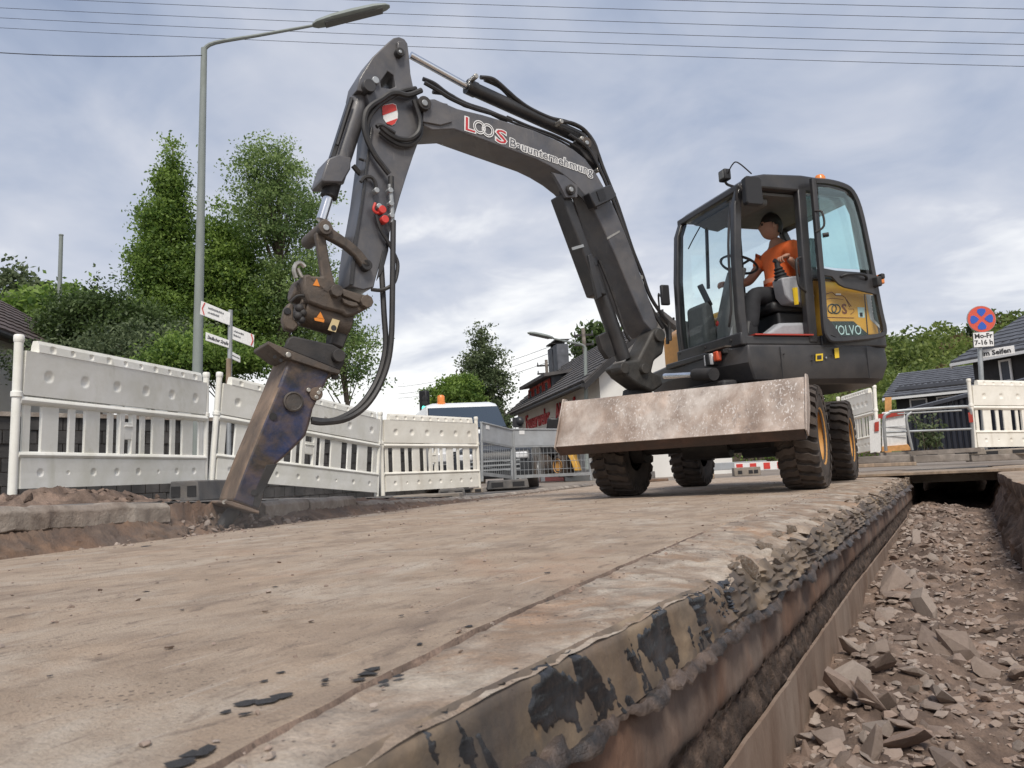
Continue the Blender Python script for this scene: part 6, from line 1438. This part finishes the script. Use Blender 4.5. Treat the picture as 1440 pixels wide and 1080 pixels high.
def black_house(label, corner, axd, Lh, W, ze, zr, rm, wm_, wins, gable_white=False, chim=False):
    ax = V(axd).normalized(); cr = V((0, 0, 1)).cross(ax); n0 = V(corner)
    if cr.y < 0: cr = -cr
    r = thing('house', label, 'house', n0, None); Q = lambda a, b, z: n0 + ax * a + cr * b + V((0, 0, z))
    MB().prism([Q(0, 0, -1), Q(0, W, -1), Q(0, W, ze), Q(0, W / 2, zr - .1), Q(0, 0, ze)], ax * Lh).build('wall', wm_, r)
    rf_ = MB().prism([Q(-.4, -.5, ze - .3), Q(-.4, W / 2, zr), Q(-.4, W + .5, ze - .3), Q(-.4, W + .45, ze - .42), Q(-.4, W / 2, zr - .14), Q(-.4, -.45, ze - .42)], ax * (Lh + .8)).build('roof', rm, r)
    tiles_roof(rf_, Q(-.41, -.51, ze - .29), Q(Lh + .41, -.51, ze - .29), Q(Lh + .41, W / 2, zr + .01), Q(-.41, W / 2, zr + .01), rm, 12, 26)
    for a in (-.43, Lh + .41): MB().prism([Q(a, -.56, ze - .36), Q(a, W / 2, zr + .04), Q(a, W / 2, zr - .12), Q(a, -.5, ze - .50)], ax * .02).build('verge', 'white_paint', rf_)
    MB().box(Q(Lh / 2, -.55, ze - .37), (Lh + .8, .05, .10), M.Rotation(math.atan2(ax.y, ax.x), 3, 'Z')).build('gutter', 'white_paint', rf_)
    for a, z, w_, h_ in wins: window(r, Q(a, -.02, z), ax, V((0, 0, 1)), -cr, w_, h_, 'white_paint', 'white_wall' if h_ > 1 else 'house_glass')
    if chim: MB().box(Q(Lh * .72, W / 2 - .3, zr + .2), (.9, .7, 1.2), M.Rotation(math.atan2(ax.y, ax.x), 3, 'Z')).build('chimney', 'black_cladding', rf_)
    return r
h1 = gd(1264, 600, 34); h1.z = 0
black_house('black clad house with slate roof and chimney behind the navy fence', h1, (.97, -.24, 0), 5.2, 6.0, 3.05, 4.05, 'slate', 'black_cladding', ((.9, 2.35, .7, .5), (2.0, 2.35, .8, .5)), chim=True)
h2 = gd(1379, 600, 26); h2.z = 0
hs = black_house('black clad house with tall white window near the street name plate', h2, (.70, -.714, 0), 7, 8, 3.55, 5.3, 'slate', 'black_cladding', ((1.2, 2.75, .42, .72),))
def h2q(a, z): return h2 + V((.70, -.714, 0)) * a + V((-.714, -.70, 0)) * .03 + V((0, 0, z))
MB().prism([h2q(2.1, .5), h2q(4.5, .5), h2q(4.5, 3.1), h2q(2.1, 3.1)], V((.714, .70, 0)) * .02).build('white_panel', 'white_wall', hs)
MB().prism([h2q(2.2, .5), h2q(4.5, .5), h2q(4.5, 2.3), h2q(2.2, 2.3)], V((-.714, -.70, 0)) * .03).build('grey_pane', 'grey_board', hs)
def navy_fence():
    a, b = gd(1276, 634, 18.5), gd(1475, 636, 14.5); a.z = b.z = .1; r = thing('sheet_fence', 'dark navy corrugated sheet fence with sloping cap behind the railing', 'fence', a)
    ha, hb = 1.12, 1.42; n = 46; x = (b - a).normalized(); yv = V((0, 0, 1)).cross(x)
    for k in range(n):
        t0, t1 = k / n, (k + 1) / n; p, q = lerp(a, b, t0), lerp(a, b, t1); h0, h1_ = lerp(ha, hb, t0), lerp(ha, hb, t1); o = yv * (.035 if k % 2 else 0)
        MB().prism([p + o, q + o, q + o + V((0, 0, h1_)), p + o + V((0, 0, h0))], yv * .02).build('sheet_rib', 'navy_sheet', r)
    MB().loft([[p + yv * s + V((0, 0, h_ + z)) for s, z in ((-.12, -.02), (-.12, .05), (.14, .12), (.14, .02))] for p, h_ in ((a, ha), (b, hb))]).build('cap_strip', 'slate', r)
navy_fence()
def left_house():
    n0 = gd(-38, 640, 15); n0.z = 0; r = thing('house', 'white rendered house with dark red brown roof beside the mossy barrier', 'house', n0)
    ax = V((-.55, .83, 0)).normalized(); cr = V((-.83, -.55, 0)).normalized(); Q = lambda a, b, z: n0 + ax * a + cr * b + V((0, 0, z))
    ze = gd(-30, 442, 15).z
    MB().prism([Q(0, .35, -.3), Q(0, 7, -.3), Q(0, 7, ze), Q(0, 3.6, ze + 2.2), Q(0, .35, ze)], ax * 8).build('wall', 'white_wall', r)
    rf_ = MB().prism([Q(-.4, -.05, ze - .1), Q(-.4, 3.6, ze + 2.35), Q(-.4, 7.3, ze - .1), Q(-.4, 7.2, ze - .25), Q(-.4, 3.6, ze + 2.2), Q(-.4, .05, ze - .25)], ax * 9).build('roof', 'roof_brown', r)
    tiles_roof(rf_, Q(-.41, -.06, ze - .08), Q(8.6, -.06, ze - .08), Q(8.6, 3.6, ze + 2.37), Q(-.41, 3.6, ze + 2.37), 'roof_brown', 10, 24)
    MB().cyl(Q(-.4, -.1, ze - .16), Q(8.6, -.1, ze - .16), .06, n=8).build('gutter', 'iron_black', rf_)
    MB().cyl(Q(.9, 1.0, ze + .5), Q(.9, 1.0, ze + 1.1), .025).build('vent_pipe', 'galvanised', rf_)
left_house()

def garden_wall():
    a, b = gd(-140, 690, 9.5), gd(620, 690, 17); a.z = b.z = -.1; x = (b - a).normalized(); y = V((0, 0, 1)).cross(x)
    r = thing('garden_wall', 'dark stone garden wall seen through the slats of the white barriers', 'wall', a)
    n = 44
    for c_ in range(8):
        for k in range(n):
            t0 = (k + (.5 if c_ % 2 else 0)) / n; t1 = min(1, t0 + 1 / n - .0016); h0 = c_ * .19
            if t0 >= 1: continue
            p, q = lerp(a, b, t0), lerp(a, b, t1); o = y * random.uniform(-.015, .015)
            MB().prism([p + o + V((0, 0, h0)), q + o + V((0, 0, h0)), q + o + V((0, 0, h0 + .18)), p + o + V((0, 0, h0 + .18))], y * .25).build('stone', 'wall_stone', r)
    MB().bar([a + V((0, 0, 1.54)) + y * .12, b + V((0, 0, 1.54)) + y * .12], y * .16, V((0, 0, .03))).build('coping', 'kerb', r)
    MB().bar([a + V((0, 0, .75)) + y * .13, b + V((0, 0, .75)) + y * .13], y * .09, V((0, 0, .755))).build('mortar_core', 'soil', r)
mat('wall_stone', (.060, .056, .054), .9, var=.3, scale=4, c2=(.035, .034, .034), bump=.6, bscale=20)
garden_wall()

# ================================================================== LAMPS, MAST, SIGNS, POLES, WIRES
def street_lamp(label, base, top, arm_end, head_end, r0, r1, hr):
    r = thing('street_lamp', label, 'street lamp', base)
    MB().cyl(base, top, r0, r1, n=14).build('pole', 'lamp_pole', r)
    MB().tube([top - V((0, 0, .02)), lerp(top, arm_end, .1) + V((0, 0, .06)), lerp(top, arm_end, .5) + V((0, 0, .03)), arm_end], r1 * .7, 8, 4, rs=(r1 * .8, r1 * .5)).build('arm', 'lamp_pole', r)
    d = (head_end - arm_end); s = d.cross(V((0, 0, 1))).normalized(); u = s.cross(d).normalized(); lo_ = []
    for t, k in ((0, .35), (.06, .7), (.25, .95), (.5, 1.0), (.8, .9), (.95, .6), (1, .25)):
        c = arm_end + d * t; lo_.append([c + s * hr * k + u * 0, c + s * hr * .7 * k + u * hr * .5 * k, c - s * hr * .7 * k + u * hr * .5 * k, c - s * hr * k, c - s * hr * .8 * k - u * hr * .22 * k, c + s * hr * .8 * k - u * hr * .22 * k])
    MB().loft(lo_).build('lamp_head', 'lamp_pole', r, smooth_=50)
    MB().prism([arm_end + d * t + s * hr * k * .62 - u * hr * .24 for t, k in ((.15, 1), (.9, 1), (.9, -1), (.15, -1))], -u * hr * .12).build('lamp_lens', 'interior_grey', r, bevel=.01)
street_lamp('tall grey street lamp with long arm behind the white barriers', gd(274, 700, 12.5), gv(287, 68, gd(274, 700, 12.5)), gv(440, 36, gd(274, 700, 12.6)), gv(548, 9, gd(274, 700, 12.8)), .092, .05, .15)
street_lamp('small distant street lamp in front of the fire station roof', gd(826, 660, 22), gv(823, 489, gd(826, 660, 22)), gv(778, 476, gd(826, 660, 21.6)), gv(742, 468, gd(826, 660, 21.2)), .07, .05, .11)
m0 = gd(79, 480, 24); m1 = gv(86, 332, m0)
tag(MB().cyl(m0 - V((0, 0, 4)), m1, .08, .06, n=10).lathe(m1, (0, 0, 1), [(.06, 0), (.07, .01), (.07, .05), (.0, .06)], 10).build('flag_mast', 'lamp_pole', loc=m0 - V((0, 0, 4))), 'thin bare grey mast standing in front of the bushes', 'mast')
def signpost():
    d = 11.2; b = gd(321, 690, d); t = gv(324, 436, b); r = thing('direction_signpost', 'signpost with four white arrow and street name plates in front of the trees', 'signpost', b)
    MB().cyl(b, t, .033).build('post', 'galvanised', r); MB().cyl(gd(321, 560, d), gd(322, 504, d), .037).build('post_sleeve', 'timber', r)
    def arm(pts, dd, name='sign_plate'):
        P = [gv(x, y, gd(321, 690, q)) for (x, y), q in zip(pts, dd)]; n = (P[1] - P[0]).cross(P[3] - P[0]).normalized()
        if n.dot(P[0] - C0) > 0: n = -n
        MB().prism(P, -n * .025).build(name, 'white_paint', r, bevel=.003); return P, n
    def write(s, P, n, size, m, fx=.2, fy=.3, wd=None):
        xd = P[1] - P[0]; ud = (P[3] - P[0]); o = P[0] + xd * fx + ud * fy + n * .002
        text(s, o, xd, ud, size, m, 'lettering', r, .002, fat=.001, width=wd)
    def scrawl(P, n, fx, fy, ln, m='letter_grey'):      # writing too small to read in the photograph
        xd, ud = P[1] - P[0], P[3] - P[0]; x = fx
        while x < fx + ln:
            w_ = random.uniform(.015, .035); q = P[0] + xd * x + ud * fy + n * .003
            MB().prism([q, q + xd * w_, q + xd * w_ + ud * random.uniform(.08, .16), q + ud * random.uniform(.08, .16)], n * .001).build('letter_mark', m, r); x += w_ + .012
    P, n = arm([(281, 442), (323, 457.5), (324, 440), (283, 423)], (11.0, 11.15, 11.15, 11.0)); 
    MB().tube([lerp(P[0], P[1], .12) + (P[3] - P[0]) * .95 + n * .004, P[0] + (P[3] - P[0]) * .5 + (P[1] - P[0]) * .06 + n * .004, lerp(P[0], P[1], .14) + (P[3] - P[0]) * .08 + n * .004], .008, 5, 1).build('arrow_mark', 'red_bright', r)
    scrawl(P, n, .25, .62, .5); scrawl(P, n, .25, .3, .38)
    P, n = arm([(324, 476), (357, 488.5), (357.5, 471), (325, 458)], (11.2, 11.35, 11.35, 11.2))
    MB().tube([lerp(P[0], P[1], .86) + (P[3] - P[0]) * .95 + n * .004, P[0] + (P[3] - P[0]) * .5 + (P[1] - P[0]) * .95 + n * .004, lerp(P[0], P[1], .88) + (P[3] - P[0]) * .08 + n * .004], .008, 5, 1).build('arrow_mark', 'red_bright', r)
    scrawl(P, n, .12, .62, .42); scrawl(P, n, .12, .3, .3)
    P, n = arm([(289, 478.5), (322, 489.5), (322.5, 478.5), (289.5, 467)], (11.0, 11.15, 11.15, 11.0)); write('Siedlacher Straße', P, n, .07, 'ink', .06, .3, .30)
    P, n = arm([(325, 504), (338, 510), (338, 501), (325.5, 494)], (11.2, 11.3, 11.3, 11.2)); scrawl(P, n, .12, .45, .75, 'ink')
signpost()
def util_pole(px, py0, py1, d, label, arms):
    t = gd(px, py1, d); b = V((t.x, t.y, -.2)); r = thing('utility_pole', label, 'utility pole', b)
    MB().cyl(b, t, .13, .10, n=8).build('pole', 'timber_grey', r)
    for k, w_ in enumerate(arms): 
        c = t - V((0, 0, .35 + .5 * k)); MB().box(c, (w_, .1, .1), M.Rotation(R_(20), 3, 'Z')).build('crossarm', 'iron_black', r)
        for s in (-.45, 0, .45): p = c + V((s * w_ * .94, s * w_ * .34, .05)); MB().cyl(p, p + V((0, 0, .16)), .05, .03, n=6).build('insulator', 'slate', r)
util_pole(768, 580, 506, 48, 'utility pole with double crossarm rising past the chimneys', (1.2, 1.2, 1.0))
util_pole(820, 560, 462, 40, 'utility pole with crossarms above the fire station ridge', (1.0, 1.0))
def wire(p0, d0, p1, d1, sag, label, r_=.010, grp='overhead wires across the sky'):
    a, b = gd(*p0, d0), gd(*p1, d1); P = [lerp(a, b, t) - V((0, 0, sag * 4 * t * (1 - t))) for t in np.linspace(0, 1, 22)]
    tag(MB().tube([p - a + a for p in P], r_, 5, 1).build('overhead_wire', 'trim_black', loc=a), label, 'wire', grp)
for k, ((x0, y0), (x1, y1)) in enumerate((((-60, -38), (1500, 14)), ((-60, -24), (1500, 29)), ((-60, -8), (1500, 48)), ((-60, 8), (1500, 64)), ((-60, 22), (1500, 80)), ((-60, 36), (1500, 95)))):
    wire((x0, y0), 21, (x1, y1), 17, .10, ('topmost', 'second highest', 'third highest', 'fourth highest', 'fifth highest', 'lowest')[k] + ' of six dark overhead wires strung above the boom', .0065)
wire((-60, 70), 13, (284, 78), 12.5, .06, 'single wire ending at the top of the tall street lamp', .008, None)
for k, (y0, y1) in enumerate(((540, 483), (550, 492), (556, 505))): wire((560, y0 + 4), 70, (820, y1 - 14), 40, .5, ('upper', 'middle', 'lower')[k] + ' of three faint wires strung towards the fire station pole', .014, 'wires above the fire station')

# ================================================================== VEHICLES BEHIND
def van():
    d = 17.0; P = lambda x, y, dd=d: gd(x, y, dd)
    b = P(655, 690); b.z = -.02; r = thing('van', 'white van with orange roof beacon parked behind the cream barrier', 'van', b)
    back = ray(655, 600); back.z = 0; back = back.normalized(); back = (back + V((-.30, .1, 0))).normalized(); sd_ = V((0, 0, 1)).cross(back).normalized()   # sd_ points to the van's far left in view
    zt = P(655, 562).z; zg = b.z
    c = V((P(656, 600).x, P(656, 600).y, 0)); Q = lambda s, k, z: c + sd_ * s + back * k + V((0, 0, zg + z))
    H = zt - zg; w2 = .95
    sec = [[Q(s * w2, k, z) for s, z in ((-1, .28), (-1.02, .6), (-1.0, 1.0), (-.95, 1.12), (.95, 1.12), (1.0, 1.0), (1.02, .6), (1, .28))] for k in (-.95, -.80, -.2, .1)]
    sec[0] = [p + V((0, 0, -.16)) if i in (2, 3, 4, 5) else p for i, p in enumerate(sec[0])]
    body = MB().loft(sec).build('bonnet', 'car_white', r, bevel=.04, seg=3)
    MB().loft([[Q(s * w2 * kk, k, z) for s, z in ((-1, .28), (-1.02, .7), (-.99, 1.1), (-.88 * tp, zz_), (-.70 * tp, zz_ + .05), (.70 * tp, zz_ + .05), (.88 * tp, zz_), (.99, 1.1), (1.02, .7), (1, .28))] for k, kk, zz_, tp in ((-.25, 1, 1.22, 1.0), (.38, 1, H - .14, .98), (.60, 1, H - .05, .98), (3.2, 1, H - .05, .98), (3.5, .97, H - .2, .95))]).build('body', 'car_white', r, bevel=.03, seg=3)
    zk = lambda k: 1.27 + (k + .25) / .63 * (H - .09 - 1.27)
    on = (-back * .75 + V((0, 0, .65))).normalized()
    MB().prism([Q(-.86, -.22, zk(-.22)) + on * .012, Q(.86, -.22, zk(-.22)) + on * .012, Q(.80, .33, zk(.33)) + on * .012, Q(-.80, .33, zk(.33)) + on * .012], on * .006).build('windscreen_seal', 'car_dark', r)
    MB().prism([Q(-.84, -.20, zk(-.20)) + on * .03, Q(.84, -.20, zk(-.20)) + on * .03, Q(.78, .31, zk(.31)) + on * .03, Q(-.78, .31, zk(.31)) + on * .03], on * .006).build('windscreen', 'van_glass', r)
    for s in (-1, 1):
        MB().loft([[Q(s * (1.02 + .22 * t), -.05 - .07 * k_, 1.42 + .11 * z_ * k_) for z_, t in ((-1, 0), (-1, 1), (1, 1), (1, 0))] for k_ in (.3, 1)]).ball(Q(s * 1.17, -.08, 1.44), .14, 10, 8, (.9, .6, .8)).build('mirror', 'car_dark', r)
        MB().box(Q(s * .70, -.96, .70), (.36, .06, .20), M((sd_, back, V((0, 0, 1)))).transposed()).build('headlight', 'lens_clear', r, bevel=.03)
        c_ = Q(s * .86, -.35, .33); w_ = MB().lathe(c_, sd_ * s, [(.0, .1), (.2, .1), (.22, .12), (.32, .11), (.33, .05), (.33, -.1), (.2, -.1)], 24).build('wheel', 'rubber', r)
        MB().lathe(c_, sd_ * s, [(0, .125), (.2, .125), (.2, .11)], 20).build('rim', 'galvanised', w_)
    MB().prism([Q(-.97, -.97, .24), Q(.97, -.97, .24), Q(.97, -.97, .58), Q(-.97, -.97, .58)], -back * .08).build('bumper', 'car_dark', r, bevel=.03)
    for z in (.66, .72, .78): MB().prism([Q(-.5, -.97, z), Q(.5, -.97, z), Q(.5, -.97, z + .03), Q(-.5, -.97, z + .03)], -back * .03).build('grille_bar', 'car_dark', r)
    MB().prism([Q(-.26, -1.06, .36), Q(.26, -1.06, .36), Q(.26, -1.06, .47), Q(-.26, -1.06, .47)], -back * .01).build('number_plate', 'white_paint', r)
    bc = P(620, 558, d + .6); bc.z = zg + H
    MB().lathe(bc, (0, 0, 1), [(.10, -.06), (.10, .02), (.085, .03), (.085, .16), (.06, .19), (0, .20)], 18).build('beacon', 'beacon_orange', r)
van()
def dark_car():
    d = 14.5; b = gd(700, 690, d); b.z = 0; r = thing('dark_car', 'dark car partly hidden by the grey mesh fence', 'car', b)
    f = V((.35, -.94, 0)).normalized(); s = V((f.y, -f.x, 0)); Q = lambda a, k, z: b + s * a + f * k + V((0, 0, z))
    w2 = .72
    MB().loft([[Q(a * w2, k, z) for a, z in ((-1, .2), (-1.02, .5), (-.95, h_), (.95, h_), (1.02, .5), (1, .2))] for k, h_ in ((.6, .55), (.5, .72), (-.4, .85), (-2.8, .85))]).build('body', 'car_dark', r, bevel=.05, seg=3)
    MB().loft([[Q(a * w2, k, z) for a, z in ((-.9, .8), (-.78, h_), (.78, h_), (.9, .8))] for k, h_ in ((-.3, .86), (-.9, 1.12), (-2.4, 1.12), (-2.8, .86))]).build('cabin', 'car_dark', r, bevel=.05, seg=3)
    for a in (-1, 1):
        MB().box(Q(a * .5, .58, .6), (.30, .08, .12)).build('headlight', 'lens_clear', r, bevel=.03)
        c_ = Q(a * .68, -.05, .30); w_ = MB().lathe(c_, s * a, [(.0, .08), (.19, .08), (.20, .1), (.29, .09), (.30, -.1), (.18, -.1)], 22).build('wheel', 'rubber', r)
        MB().lathe(c_, s * a, [(0, .105), (.19, .105), (.19, .09)], 18).build('rim', 'galvanised', w_)
    for z in (.36, .44, .52): MB().box(Q(0, .6, z), (1.0, .05, .03), M.Rotation(math.atan2(s.y, s.x), 3, 'Z')).build('grille_bar', 'galvanised', r)
dark_car()
def second_machine():
    d = 24; b = gd(780, 672, d); b.z = -.1; r = thing('compact_excavator', 'second yellow wheeled excavator parked in front of the fire station', 'excavator', b)
    P = lambda x, y, dd=d: gd(x, y, dd); bk_ = ray(780, 650).normalized()
    for x, dd in ((764, 24), (790, 23.4), (776, 25.6), (802, 25.2)):
        c_ = P(x, 655, dd); rr = 16 / 1088 * dd; n = (V((-.5, -.87, 0))).normalized()
        w_ = MB().lathe(c_, n, [(.45 * rr, .15), (.8 * rr, .16), (rr, .10), (rr, -.12), (.8 * rr, -.16), (.4 * rr, -.12)], 26).build('wheel', 'rubber', r)
        MB().lathe(c_, n, [(0, .10), (.3 * rr, .12), (.55 * rr, .13), (.62 * rr, .17), (.66 * rr, .12)], 22).build('rim', 'rim_orange', w_)
    MB().prism([P(757, 640), P(800, 640), P(800, 625), P(757, 622)], bk_ * 1.6).build('chassis', 'car_dark', r, bevel=.04)
    MB().prism([P(748, 624), P(818, 624), P(820, 606), P(750, 604)], bk_ * 1.7).build('upper_body', 'hood_yellow', r, bevel=.08)
    MB().prism([P(768, 606), P(790, 606), P(788, 588), P(770, 587)], bk_ * 1.0).build('cab', 'car_dark', r, bevel=.05)
    MB().bar([P(800, 632, 23), P(808, 648, 22.7), P(813, 662, 22.6)], V((.08, 0, 0)), V((0, .12, 0))).build('stick', 'hood_yellow', r, bevel=.02)
    MB().bar([P(806, 632, 23.1), P(812, 655, 22.9)], V((.05, 0, 0)), V((0, .08, 0))).build('cylinder', 'hood_yellow', r, bevel=.02)
second_machine()
def traffic_light():
    d = 22; b = gd(597, 690, d); b.z = -.1; r = thing('traffic_light', 'traffic light showing green beside the white van', 'traffic light', b)
    MB().cyl(b, gd(597, 580, d), .05).build('post', 'iron_black', r)
    MB().box(gd(597, 566, d), (.26, .2, .68)).build('housing', 'trim_black', r, bevel=.04)
    for y, m in ((574, 'light_green'), (567, 'trim_black'), (560, 'trim_black')):
        c_ = gd(597.5, y, d - .14); MB().lathe(c_, -ray(597, 570), [(.085, 0), (.085, .03), (.0, .04)], 16).build('lens', m, r)
traffic_light()
# low site clutter seen under the machine
def block(px, py, d, w_, h, dp, m, name, label, cat, grp=None, hol=False):
    c = gd(px, py, d); c.z = max(c.z, 0); r = thing(name, label, cat, c, grp)
    MB().box(c + V((0, 0, h / 2)), (w_, dp, h), M.Rotation(R_(18), 3, 'Z')).build('block', m, r, bevel=.01)
    if hol:
        for s in (-.28, .12, .32): MB().box(c + M.Rotation(R_(18), 3, 'Z') @ V((s * w_, -dp / 2, h * .45)), (w_ * .16, .01, h * .4), M.Rotation(R_(18), 3, 'Z')).build('hole', 'trim_black', r)
block(1050, 671, 14.5, .48, .16, .3, 'foot_concrete', 'hollow_block', 'grey hollow concrete block lying under the excavator', 'block', hol=True)
block(996, 675, 13.5, .20, .13, .2, 'timber', 'timber_block', 'yellowish timber block beside the rear wheel', 'block')
block(912, 673, 14.2, .24, .13, .25, 'foot_rubber', 'rubber_block', 'grey rubber block beneath the blade arm', 'block')
block(926, 678, 13.6, .34, .05, .22, 'soil_red', 'brick_pile', 'flat reddish brick slabs on the ground between the wheels', 'bricks')
block(1015, 661, 17, 1.9, .16, .2, 'grey_board', 'steel_beam', 'grey steel beam lying behind the excavator', 'beam')
def rw_board():
    c = gd(1078, 656, 16); c.z = .0; r = thing('striped_beam', 'red and white striped barrier board low behind the wheels', 'barrier board', c)
    rot = M.Rotation(R_(20), 3, 'Z')
    MB().box(c + V((0, 0, .16)), (1.3, .05, .17), rot).build('board', 'white_paint', r)
    for s in (-.5, -.25, .0, .25, .5): MB().box(c + rot @ V((s * 1.1, -.028, .16)), (.13, .012, .13), rot).build('red_block', 'red_bright', r)
rw_board()
# thin drifting dust round the chisel
dv = bpy.data.materials.new('dust'); dv.use_nodes = True; t = dv.node_tree; t.nodes.clear()
o_ = t.nodes.new('ShaderNodeOutputMaterial'); pv = t.nodes.new('ShaderNodeVolumePrincipled'); t.links.new(pv.outputs[0], o_.inputs['Volume'])
pv.inputs['Color'].default_value = (.8, .76, .72, 1)
tc_ = t.nodes.new('ShaderNodeTexCoord'); nz_ = t.nodes.new('ShaderNodeTexNoise'); nz_.inputs['Scale'].default_value = 5; t.links.new(tc_.outputs['Object'], nz_.inputs['Vector'])
ln = t.nodes.new('ShaderNodeVectorMath'); ln.operation = 'LENGTH'; sc_ = t.nodes.new('ShaderNodeMapping'); sc_.inputs['Scale'].default_value = (1 / .75, 1 / .75, 1 / .22); t.links.new(tc_.outputs['Object'], sc_.inputs[0]); t.links.new(sc_.outputs[0], ln.inputs[0])
m1_ = t.nodes.new('ShaderNodeMath'); m1_.operation = 'SUBTRACT'; m1_.use_clamp = True; m1_.inputs[0].default_value = 1; t.links.new(ln.outputs['Value'], m1_.inputs[1])
m2_ = t.nodes.new('ShaderNodeMath'); m2_.operation = 'MULTIPLY'; t.links.new(m1_.outputs[0], m2_.inputs[0]); t.links.new(nz_.outputs[0], m2_.inputs[1])
m3_ = t.nodes.new('ShaderNodeMath'); m3_.operation = 'MULTIPLY'; m3_.inputs[1].default_value = .3; t.links.new(m2_.outputs[0], m3_.inputs[0]); t.links.new(m3_.outputs[0], pv.inputs['Density'])
MATS['dust'] = dv
dc = gz(345, 735, .08)
du = MB().ball(dc, 1.0, 16, 10, (.75, .75, .22)).build('dust', 'dust', loc=dc); du['kind'] = 'stuff'; tag(du, 'thin grey dust drifting round the breaker chisel', 'dust')
